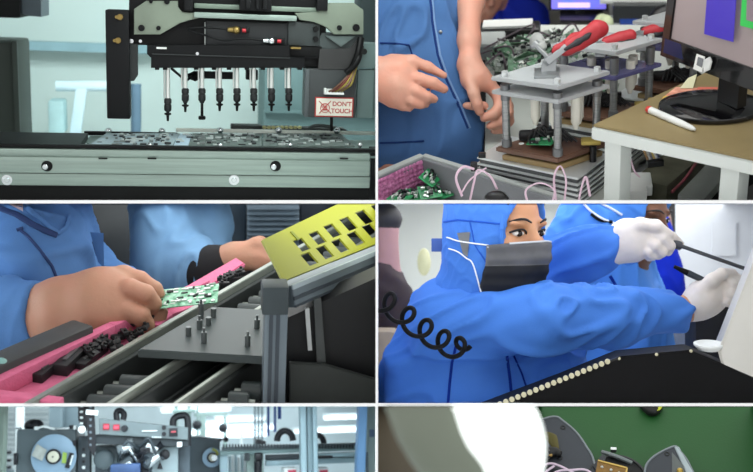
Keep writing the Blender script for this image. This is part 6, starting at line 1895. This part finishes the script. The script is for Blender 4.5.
for (x, y) in ((164, 427.5), (164, 434)):
    mb = MB(); p = B.y(x, y, 2.9); mb.cyl(p, p + V((0, -.008, 0)), .006, n=14); B.mesh('button', mb, blk5, cbx)
mb = MB()
for i in range(5): B.rbox(mb, 152 + i * 2, 436.6, 153.2 + i * 2, 438, 2.897, .004)
B.mesh('print_marks', mb, wht5, cbx)
mb = MB(); mb.tube([B.y(117, 421, 2.95), B.y(116.5, 413, 2.95), B.y(120, 410.5, 2.95), B.y(124, 414, 2.95), B.y(123, 420, 2.95)], .008, 10); B.mesh('cable_loop', mb, blk5, CB)
mb = MB(); mb.tube([B.y(173, 427, 2.95), B.y(174, 419, 2.95), B.y(181, 415.5, 2.95), B.y(187.5, 419, 2.95), B.y(188, 446, 2.95)], .0095, 10); B.mesh('arched_hose', mb, blk5, CB)
mb = MB(); B.rbox(mb, 177, 442, 182, 447, 2.9, .02, .001); B.mesh('small_tag', mb, wht5, CB)
# mechanism beneath
MC = B.thing('tape_mechanism', 'cluttered metal tape mechanism under the control box', 'mechanism', B.y(135, 500, 3.0))
rnd = random.Random(4)
for i in range(26):
    x, y = rnd.uniform(122, 158), rnd.uniform(444, 474)
    p = B.y(x, y, 2.9 + rnd.uniform(0, .06)); mb = MB()
    c = rnd.random()
    if c < .35:
        mb.cyl(p, p + V((rnd.uniform(-.03, .03), -.02, rnd.uniform(-.03, .03))), rnd.uniform(.006, .014), n=12); nm = 'spindle'
    elif c < .7:
        mb.box(p, (rnd.uniform(.012, .04), .02, rnd.uniform(.008, .03)), Matrix.Rotation(rnd.uniform(-.7, .7), 3, 'Y'), .002); nm = 'bracket'
    else:
        mb.tube([p, p + V((rnd.uniform(-.03, .03), -.02, .02)), p + V((rnd.uniform(-.05, .05), -.01, -.02))], .004, 8); nm = 'spring_wire'
    B.mesh(nm, mb, rnd.choice((chr5, chr5, cgd, blk5)), MC)
mb = MB(); B.rbox(mb, 95, 444, 190, 520, 3.02, .1); B.mesh('back_panel', mb, mat('mottled_grey_panel', (84, 98, 108), .5, var=.3, scale=12), MC)
mb = MB(); B.rbox(mb, 96, 446, 118, 466, 2.98, .05, .006); mb.sphere(B.y(104, 459, 2.97), .028, (1, .5, 1)); B.mesh('motor', mb, cg, MC)
mb = MB(); B.rbox(mb, 110, 464, 140, 476, 2.86, .05, .006); B.mesh('blue_cover', mb, mat('steel_blue_cover', (52, 78, 120), .5, var=.2), MC)
mb = MB(); B.rbox(mb, 152, 447, 178, 480, 2.95, .05, .003); fpn = B.mesh('face_plate', mb, mat('pale_grey_face_plate', (140, 158, 164), .5, var=.1), MC)
p = B.y(165, 454.5, 2.95); mb = MB(); mb.lathe(p, (0, -1, 0), [(.0135, 0), (.0135, .006), (.010, .008), (0, .008)], 24); B.mesh('round_port', mb, blk5, fpn)
mb = MB(); mb.prism([B.y(x, y, 2.945) for x, y in ((157, 469), (160, 461), (163, 469))], (0, .003, 0)); B.mesh('warning_triangle', mb, blk5, fpn)
mb = MB(); B.rbox(mb, 78, 436, 90, 490, 3.0, .06, .003); st = B.mesh('side_rack', mb, mat('slotted_dark_rack', (62, 74, 82), .5, var=.15), MC)
for i in range(5):
    mb = MB(); B.rbox(mb, 82, 448 + i * 6, 85, 451 + i * 6, 2.995, .01, .001); B.mesh('slot', mb, wht5 if i % 2 else blk5, st)
# --- reel machine 2
M2 = B.thing('reel_machine', 'second reel machine with a smaller pale reel beside the gantry', 'machine', B.y(205, 500, 3.3))
mb = MB(); B.rpoly(mb, [(189, 437), (200, 437), (223, 439.5), (220, 442), (219, 520), (189, 520)], 3.3, .3, .006); B.mesh('panel', mb, mat('slate_machine_paint', (70, 84, 92), .5, var=.15), M2)
mb = MB(); B.rbox(mb, 218, 438.6, 227, 440.4, 3.28, .03, .002); mb.sphere(B.y(226, 439.5, 3.28), .008); B.mesh('top_lever', mb, blk5, M2)
d_, k = reel(212, 457.5, 3.28, 9.6, M2, 3.4, 5.2)
mb = MB(); p = B.y(214, 457.5, 3.25); mb.cyl(p, p + V((0, -.03, 0)), .009, n=14); B.mesh('spindle', mb, chr5, M2)
mb = MB(); mb.tube([B.y(212, 449, 3.27), B.y(216, 451, 3.27), B.y(218, 455, 3.27)], .004, 6); B.mesh('yellow_tab', mb, mat('dull_yellow_tab', (170, 176, 90), .5), M2)
# --- pale frame behind
FRM5 = B.thing('welded_rack', 'pale green welded frame standing behind the second reel machine', 'frame', B.y(215, 500, 4.6))
pg = mat('pale_green_steel', (152, 176, 172), .5, .1)
for (x0, y0, x1, y1, nm) in ((200, 414, 206, 500, 'post'), (224, 416, 227, 500, 'post'), (194, 413, 228, 416, 'top_rail'), (174, 400, 178, 500, 'post'), (187, 400, 191, 500, 'post'), (196.5, 400, 199, 500, 'post')):
    mb = MB(); B.rbox(mb, x0, y0, x1, y1, 4.6, .06, .004); B.mesh(nm, mb, pg, FRM5)
mb = MB(); B.rbox(mb, 172, 409, 196, 412.5, 4.58, .06, .004); B.mesh('top_rail', mb, pg, FRM5)
for (x, y) in ((223, 428), (197, 425)):
    mb = MB(); mb.sphere(B.y(x, y, 4.55), .02); B.mesh('clamp', mb, blk5, FRM5)
# --- gantry with cable chain
GT = B.thing('gantry', 'pale blue gantry beams and posts along the right', 'gantry', B.y(290, 520, 3.1))
for (x0, x1, Y, c_) in ((301, 307, 3.0, 0), (307.5, 313, 3.02, 0), (313.5, 318, 3.0, 0)):
    mb = MB(); B.rbox(mb, x0, 395, x1, 520, Y, .05, .003); B.mesh('post', mb, pb, GT)
mb = MB(); mb.prism([B.y(x, y, 2.9) for x, y in ((360, 395), (368, 395), (364, 520), (355, 520))], (0, .05, 0), 0, .003); B.mesh('corner_post', mb, mat('steel_blue_post', (96, 136, 176), .45, .2), GT)
mb = MB(); B.rbox(mb, 220, 448.5, 357, 453, 3.2, .06, .003); B.mesh('beam', mb, mat('grey_green_beam', (130, 156, 158), .5, .2), GT)
mb = MB()
ch_n = 0
cc = B.mesh('cable_chain', (lambda m_: (B.rbox(m_, 222, 445, 356, 448.4, 3.19, .04, .001), m_)[1])(MB()), cg, GT)
for i in range(44):
    x = 223 + i * 3.0
    if 299 < x < 319: continue
    mb = MB(); B.rbox(mb, x, 444.2, x + 1.5, 448.6, 3.185, .02, .0005); B.mesh('link', mb, cgd, cc)
for (x0, y0, x1, y1, m_, nm) in ((266, 459, 357, 464.5, pb, 'lower_beam'), (266, 453.5, 357, 458.5, cgd, 'dark_rail'), (220, 453, 228, 520, pb, 'post'), (247, 453, 264, 520, pg, 'post')):  # includes a dark grey rail between the two beams
    mb = MB(); B.rbox(mb, x0, y0, x1, y1, 3.22, .05, .002); B.mesh(nm, mb, m_, GT)
mb = MB(); B.rbox(mb, 256, 439.5, 261.5, 444, 3.18, .05, .003); B.rbox(mb, 261, 441, 266, 444.4, 3.18, .05, .003); B.mesh('carriage', mb, blk5, GT)
mb = MB(); B.rbox(mb, 255, 453, 263, 461, 3.16, .04, .006); mb.tube([B.y(258, 461, 3.16), B.y(258, 480, 3.16)], .012, 10); B.mesh('drive_motor', mb, blk5, GT)
mb = MB(); B.rbox(mb, 244.5, 453.5, 250, 461, 3.16, .03, .004); B.mesh('sensor', mb, cgd, GT)
for (cx_, cy_, R_, Y) in ((285, 441, 8, 3.15), (317, 444, 7, 3.3)):
    p = B.y(cx_, cy_, Y); k = B.mpp(p)
    mb = MB(); mb.tube([p + V((math.cos(t) * R_ * k, 0, math.sin(t) * R_ * k * 1.25)) for t in [PI * i / 10 for i in range(11)]], .0095, 10); B.mesh('hose_arch', mb, blk5, GT)
for (x, y0, y1, r_) in ((268.3, 395, 436, .0042), (275, 395, 432, .0042), (279.5, 395, 419, .006)):
    mb = MB(); mb.cyl(B.y(x, y0, 3.4), B.y(x, y1, 3.4), r_, n=10); B.mesh('air_pole', mb, mat('blue_air_pipe', (50, 90, 170), .4), label={268.3: 'leftmost thin blue air pipe hanging from the ceiling', 275: 'middle thin blue air pipe hanging from the ceiling', 279.5: 'short thick blue air pipe at the right of the hanging three'}[x], cat='pipe')
for i, x in enumerate((255, 258.5, 262)):
    mb = MB(); mb.cyl(B.y(x, 395, 4.4), B.y(x, 446, 4.4), .005, n=8); B.mesh('thin_rod', mb, cg, label=('left', 'middle', 'right')[i] + ' one of three thin grey rods left of the blue pipes', cat='rod')
mb = MB(); B.rbox(mb, 240.5, 428, 243, 446, 4.0, .03); B.mesh('white_stake', mb, wht5, label='short white stake behind the cable chain', cat='stake')
rnd = random.Random(9)
for i in range(6):
    x = 229 + i * 3.1
    mb = MB(); B.rbox(mb, x, 455 + rnd.uniform(-1, 3), x + 2, 500, 3.6, .05, .002); B.mesh('white_canister', mb, wht5 if i % 2 else pb, label='pale upright canister in the row under the gantry beam', cat='canister', group='canisters under the gantry')
# boxes with red marks, right panel
for (x0, x1, lab) in ((284, 297, 'white box with red stripe at the bottom left of the posts'), (316, 329, 'white box with red stripe at the bottom right of the posts')):
    r = B.thing('white_box', lab, 'box', B.y(x0, 480, 3.1)); mb = MB(); B.rbox(mb, x0, 468, x1, 485, 3.1, .08, .003); B.mesh('carton', mb, wht5, r)
    mb = MB(); B.rbox(mb, x0 + 4, 470, x1 - 1, 480, 3.095, .01); B.mesh('red_stripe', mb, mat('pink_red_stripe', (206, 70, 96), .5), r)
mb = MB(); B.rbox(mb, 318.5, 453, 357, 457, 3.15, .03, .001); mb2 = MB(); B.rbox(mb2, 319, 456, 333, 458.5, 3.1, .04, .002); B.mesh('rail_strip', mb, pb, GT); B.mesh('black_slide', mb2, blk5, GT)
rp5 = B.thing('right_cabinet', 'pale green cabinet door at the right edge with a blue button', 'cabinet', B.y(380, 520, 2.8))
mb = MB(); mb.prism([B.y(x, y, 2.95) for x, y in ((368.5, 395), (420, 395), (420, 520), (364.5, 520))], (0, .1, 0), 0, .003); B.mesh('door', mb, mat('pale_green_door', (150, 170, 168), .5, var=.05), rp5)
mb = MB(); B.rbox(mb, 369.5, 429.5, 374.5, 437, 2.945, .01, .003); B.mesh('button_plate', mb, mat('slate_button', (90, 112, 140), .5), rp5)
mb = MB(); B.rbox(mb, 367, 452, 369, 500, 2.94, .02, .002); B.mesh('handle', mb, cg, rp5)

B.area(B.y(100, 340, 2.2), B.y(150, 460, 3.1), 1.6, .4, 5, (.85, .96, 1)) if False else None
B.ceil_area(6.0, 8.8, 20, 350, 15, (.88, .97, 1))  # added fills brightening the workshop, apart from its visible tubes
B.ceil_area(1.75, 2.8, 40, 330, 9, (.86, .96, 1))
B.ceil_area(3.6, 5.5, 20, 350, 19, (.86, .96, 1))
# ================================================================== bay 6: plates on a green mat under a bench lamp
B = Bay(6, 52.0, 2.4)
c0 = B.d(565, 439, 2.02)
Z0 = c0.z
greenm = mat('green_bench_mat', (28, 84, 34), .5, var=.10, scale=5, bump=.06, bscale=200, col2=(26, 78, 36))
platem = mat('slate_grey_cover_plate', (54, 59, 67), .45, .15, var=.06, scale=9)
edgem = mat('pale_plate_edge', (120, 128, 134), .4, .3)
blk6 = mat('black_moulding', (20, 21, 22), .4, var=.2)
def z(px, py, zz=0.0): return B.z(px, py, Z0 + zz)
mb = MB(); mb.prism([z(484, 380), z(900, 380), z(900, 560), z(340, 560), z(440, 470)], (0, 0, -.01)); B.mesh('floor_mat', mb, greenm, label='green work mat under the dark plates', cat='mat')
mb = MB(); mb.prism([z(300, 380, -.012), z(900, 380, -.012), z(900, 580, -.012), z(300, 580, -.012)], (0, 0, -.03)); B.mesh('work_bench', mb, mat('dark_brown_bench', (74, 66, 52), .6, var=.1, scale=4), label='dark brown bench top at the left under the lamp', cat='bench')
def cover(pts, name, label, hgt=.022, holes=(), rimpts=None):
    r = B.thing(name, label, 'plate', z(*pts[0]), 'dark cover plates on the green mat')
    P_ = [z(x, y, hgt) for x, y in smooth2(pts)]
    mb = MB(); mb.prism([V((p.x, p.y, Z0 + .0008)) for p in P_], (0, 0, hgt - .001), 0, .0); B.mesh('shell', mb, platem, r)
    mb = MB(); mb.tube([p + V((0, 0, 0)) for p in P_ + [P_[0]]], .0022, 8, sm=0); B.mesh('edge', mb, edgem, r)
    for (x, y) in holes:
        p = z(x, y, hgt); k = B.mpp(p); mb = MB(); mb.lathe(p, (0, 0, 1), [(2.6 * k, -.001), (2.6 * k, .0008), (1.6 * k, .001), (1.4 * k, -.0005), (0, -.0005)], 16); B.mesh('screw_hole', mb, blk6, r)
    return r
def smooth2(pts):
    return [(p.x, p.y) for p in smooth_path([V((x, y, 0)) for x, y in pts], 5)][:-1] if len(pts) > 8 else pts
cA = cover([(524, 427), (545, 418.5), (556, 416.8), (562, 420), (576, 432), (586, 446), (594, 462), (598, 500), (520, 500), (512, 460)], 'cover_plate', 'large slate grey cover plate with pale edge left of the round black unit', holes=((563, 427.5), (560, 458)))
mb = MB(); mb.tube([z(544, 434, .024), z(552, 440, .024), z(558, 452, .024)], [.006, .013, .004], 10, flat=.4); B.mesh('olive_gap', mb, mat('olive_gap', (90, 84, 40), .6), cA)
cC = cover([(644, 478), (646, 466), (652, 458), (663, 451), (674.5, 446.5), (679, 450), (690, 466), (700, 500), (644, 500)], 'cover_plate', 'smaller slate grey cover plate with bright right edge', holes=((667, 454),))
mb = MB(); mb.prism([z(674, 446, .024), z(679, 446.5, .024), z(697, 478, .024), z(689, 478, .024)], (0, 0, -.012), 0, .001); B.mesh('bright_edge', mb, mat('bright_bevel_edge', (160, 172, 178), .4, .3), cC)
mb = MB(); mb.prism([z(672, 452, .023), z(684, 466, .023), z(688, 480, .023), z(672, 480, .023)], (0, 0, -.004)); B.mesh('inner_face', mb, mat('mid_grey_inner_face', (92, 98, 98), .5), cC)
mb = MB(); mb.sphere(z(680, 471, .025), .006); B.mesh('gold_screw', mb, mat('gold_screw_metal', (190, 160, 80), .3, .6), cC)
# round black unit with brown board
S = B.thing('round_unit', 'round black unit carrying a brown circuit board between the plates', 'speaker unit', z(617, 490))
ce = z(617, 486)
rx = (z(650, 486) - ce).length
mb = MB(); mb.lathe(ce, (0, 0, 1), [(rx * 1.02, .0), (rx, .004), (rx * .97, .016), (rx * .9, .020), (rx * .86, .018), (rx * .6, .016), (0, .016)], 48); B.mesh('housing', mb, blk6, S)
mb = MB(); mb.lathe(ce, (0, 0, 1), [(rx * .93, .019), (rx * .91, .023), (rx * .86, .023), (rx * .84, .019)], 48); B.mesh('ring', mb, mat('grey_black_ring', (46, 48, 50), .4), S)
mb = MB(); mb.tube([z(602, 452, .020), z(615, 456, .026), z(632, 463, .02)], .004, 8); B.mesh('bright_wire', mb, mat('steel_grey_wire', (110, 118, 120), .4, .4), S)
mb = MB(); mb.box(z(613.5, 450, .022), (.011, .006, .01), None, .001); B.mesh('metal_clip', mb, mat('polished_steel', (215, 220, 222), .16, 1), S)
mb = MB(); mb.prism([z(598, 460.5, .030), z(627, 468, .030), z(622, 500, .030), z(592, 492, .030)], (0, 0, .003)); bb = B.mesh('circuit_board', mb, mat('brown_board', (126, 92, 34), .45, var=.15, scale=90), S)
mb = MB(); mb.bar(z(598, 460.5, .0335), z(627, 468, .0335), .003, .002); mb.bar(z(627, 468, .0335), z(624, 486, .0335), .003, .002); B.mesh('gold_edge', mb, mat('gold_edge', (196, 166, 90), .4, .3), bb)
mb = MB()
for (x, y) in ((602, 467), (611, 470), (619, 473), (605, 474), (614, 478)):
    mb.sphere(z(x, y, .0335), .0028, n=10)
B.mesh('solder_joints', mb, mat('solder_silver', (206, 212, 208), .3, .5), bb, kind='stuff')
mb = MB(); mb.prism([z(593, 470, .012), z(603, 458, .012), z(606, 462, .012), z(598, 480, .012)], (0, 0, .014)); B.mesh('side_block', mb, mat('slate_side_block', (50, 54, 60), .5), S)
# wires
wm = mat('pale_pink_white_wire', (220, 200, 220), .4)
for pts, lab in ((((532, 490), (540, 470), (549, 463.5), (560, 466), (572, 472), (590, 480)), 'pale wire arching over the big cover plate'), (((545, 484), (556, 472), (572, 470), (586, 470), (597, 478)), 'second pale wire lying below the arching one'), (((540, 482), (546, 472), (554, 466)), 'short pale wire at the lower left of the big plate')):
    mb = MB(); mb.tube([z(x, y, .032) for x, y in pts], .0036, 8, flat=.6); B.mesh('wire', mb, wm, label=lab, cat='wire')
mb = MB(); mb.tube([z(524, 463, .03), z(540, 458, .03), z(553, 452, .03), z(561, 454, .03)], [.006, .011, .010, .006], 10); B.mesh('black_clamp', mb, blk6, label='black clamp between the lamp glow and the big plate', cat='clamp')
mb = MB(); mb.tube([z(528, 460, .034), z(540, 456, .036), z(552, 455, .034)], .003, 8); B.mesh('brass_wire', mb, mat('brass_wire', (170, 140, 80), .4, .4), label='brass wire lying on the black clamp', cat='wire')
K = B.thing('tool_handle', 'black and yellow tool handle at the top edge of the green mat', 'tool', z(652, 410))
mb = MB(); mb.tube([z(640, 398, .01), z(648, 408, .01), z(654, 410, .01), z(660, 400, .01)], .012, 10); B.mesh('grip', mb, blk6, K)
mb = MB(); mb.prism([z(656, 400, .012), z(668, 400, .012), z(660, 411, .012), z(657, 412.5, .012)], (0, 0, .008), 0, .002); B.mesh('yellow_tip', mb, mat('lemon_yellow_plastic', (214, 222, 70), .5), K)
for (a, c_, lab) in (((677, 413), (678.5, 422), 'faint pale scratch mark near the top of the mat'), ((704, 428), (706, 448), 'faint dark scratch across the right of the mat')):
    pass
# lit bench lamp near the viewer
LP = B.thing('bench_lamp', 'lit white bench lamp head glowing at the left', 'lamp', B.d(470, 472, .75))
DL = .75
b = Body(.0025)
b.chain([B.d(466, 394, DL), B.d(492, 424, DL), B.d(508, 448, DL), B.d(506, 500, DL)], [.017, .0255, .021, .026], .02)
b.chain([B.d(494, 402, DL), B.d(508, 424, DL)], [.019, .016], .015)
P, Fc = b.build(2); B.mesh('diffuser', body_mb(P, Fc), mat('lit_lamp_diffuser', (248, 255, 252), .5, var=0, emit=1.15), LP, smooth=180)
b = Body(.003)
b.chain([B.d(398, 392, DL + .01), B.d(436, 424, DL + .01), B.d(466, 462, DL + .01), B.d(478, 510, DL + .01)], [.014, .026, .028, .026], .02)
P, Fc = b.build(2); B.mesh('housing', body_mb(P, Fc), mat('grey_green_lamp_shell', (112, 120, 106), .5, var=.05), LP, smooth=180)
mb = MB(); mb.tube([B.d(478, 508, DL + .01), B.d(470, 600, .8), B.d(460, 761, .9)], .008, 10); B.mesh('arm', mb, blk6, LP)

B.ceil_area(1.75, 2.2, 540, 750, .65, (1, 1, .97))  # added fills over the mat, besides the bench lamp
B.ceil_area(1.9, 2.4, 390, 500, .5, (1, 1, .97))
# ------------------------------------------------------------------ the six bays: partitions, added outer shell
WHITE = mat('white_painted_board', (252, 252, 252), 0.9, var=0.0, spec=0.0)
SHELL = mat('grey_painted_board', (225, 228, 228), 0.9, var=0.04, scale=3, spec=0.1)
def camp(px, py, d):
    return CAMM @ V(((px - CX) / FPX * d, d, -(py - CY) / FPX * d))
def wedge(name, x0, y0, x1, y1, d0, d1, m):
    mb = MB()
    vs = [camp(px, py, d) for d in (d0, d1) for (px, py) in ((x0, y0), (x1, y0), (x1, y1), (x0, y1))]
    mb.raw(vs, [(0, 1, 2, 3), (7, 6, 5, 4), (0, 4, 5, 1), (1, 5, 6, 2), (2, 6, 7, 3), (3, 7, 4, 0)])
    bm = mb.bm
    bmesh.ops.recalc_face_normals(bm, faces=bm.faces)
    me = bpy.data.meshes.new(name)
    bm.to_mesh(me)
    bm.free()
    me.materials.append(m)
    o = bpy.data.objects.new(name, me)
    COL.objects.link(o)
    o['kind'] = 'structure'
    return o
OX0, OX1, OY0, OY1, DEEP = -230, 983, -330, 760, 9.5
wedge('trim_1', 375.6, OY0, 377.9, OY1, FRONT, DEEP, WHITE)
for k, (a, b) in enumerate(((200.3, 203.3), (403.3, 406.1))):
    wedge('trim_%d' % (2 + 2 * k), OX0, a, 375.6, b, FRONT, DEEP, WHITE)
    wedge('trim_%d' % (3 + 2 * k), 377.9, a, OX1, b, FRONT, DEEP, WHITE)
wedge('shell_left', OX0 - 6, OY0, OX0, OY1, FRONT, DEEP, SHELL)  # unseen shell, added to keep world light out of the bays
wedge('shell_right', OX1, OY0, OX1 + 6, OY1, FRONT, DEEP, SHELL)
wedge('ceiling', OX0, OY0 - 6, OX1, OY0, FRONT, DEEP, SHELL)  # top of the added shell, blocks world light from above
wedge('floor', OX0, OY1, OX1, OY1 + 6, 0.6, DEEP, SHELL)  # bottom of the added shell, blocks world light from below
wedge('shell_back', OX0, OY0, OX1, OY1, DEEP, DEEP + 0.1, SHELL)

# ------------------------------------------------------------------ what runs into a partition ends at it
bpy.context.view_layer.update()
LIM = {1: (None, None, 375.5, 200.2), 2: (378.0, None, None, 200.2), 3: (None, 203.4, 375.5, 403.2),
       4: (378.0, 203.4, None, 403.2), 5: (None, 406.2, 375.5, None), 6: (378.0, 406.2, None, None)}
C3 = CAMM.to_3x3()
def planes(i):
    x0, y0, x1, y1 = LIM[i]
    out = []
    if x0 is not None:
        out.append(C3 @ V((-1, (x0 - CX) / FPX, 0)))
    if x1 is not None:
        out.append(C3 @ V((1, -(x1 - CX) / FPX, 0)))
    if y0 is not None:
        out.append(C3 @ V((0, (y0 - CY) / FPX, 1)))
    if y1 is not None:
        out.append(C3 @ V((0, -(y1 - CY) / FPX, -1)))
    return [n.normalized() for n in out]
for o in list(COL.objects):
    if o.type != 'MESH' or o.name not in OBJ_BAY:
        continue
    mw = o.matrix_world.copy()
    pl = planes(OBJ_BAY[o.name])
    bb = [mw @ V(c) - CAM for c in o.bound_box]
    need = [n for n in pl if max(c.dot(n) for c in bb) > 0]
    if not need:
        continue
    me = o.data.copy() if o.data.users > 1 else o.data
    o.data = me
    bm = bmesh.new()
    bm.from_mesh(me)
    mi = mw.inverted()
    for n in need:
        co = mi @ CAM
        no = (mi.to_3x3() @ n).normalized() if True else n
        no = (mw.to_3x3().transposed() @ n).normalized()
        r = bmesh.ops.bisect_plane(bm, geom=bm.verts[:] + bm.edges[:] + bm.faces[:], plane_co=co, plane_no=no, clear_outer=True, dist=1e-6)
        ed = [e for e in r['geom_cut'] if isinstance(e, bmesh.types.BMEdge)]
        if ed and bm.faces:
            try:
                bmesh.ops.triangle_fill(bm, use_beauty=False, use_dissolve=False, edges=ed)
            except Exception:
                pass
    if not bm.faces:
        bm.free()
        for ch in list(o.children):
            w_ = ch.matrix_world.copy()
            ch.parent = o.parent
            ch.matrix_world = w_
            if o.parent is None:
                for key in ('label', 'category', 'group'):
                    if key in o:
                        ch[key] = o[key]
        bpy.data.objects.remove(o)
        continue
    bm.to_mesh(me)
    bm.free()
    me.update()
for _ in range(3):
    for o in list(COL.objects):
        if o.type == 'EMPTY' and not o.children:
            bpy.data.objects.remove(o)
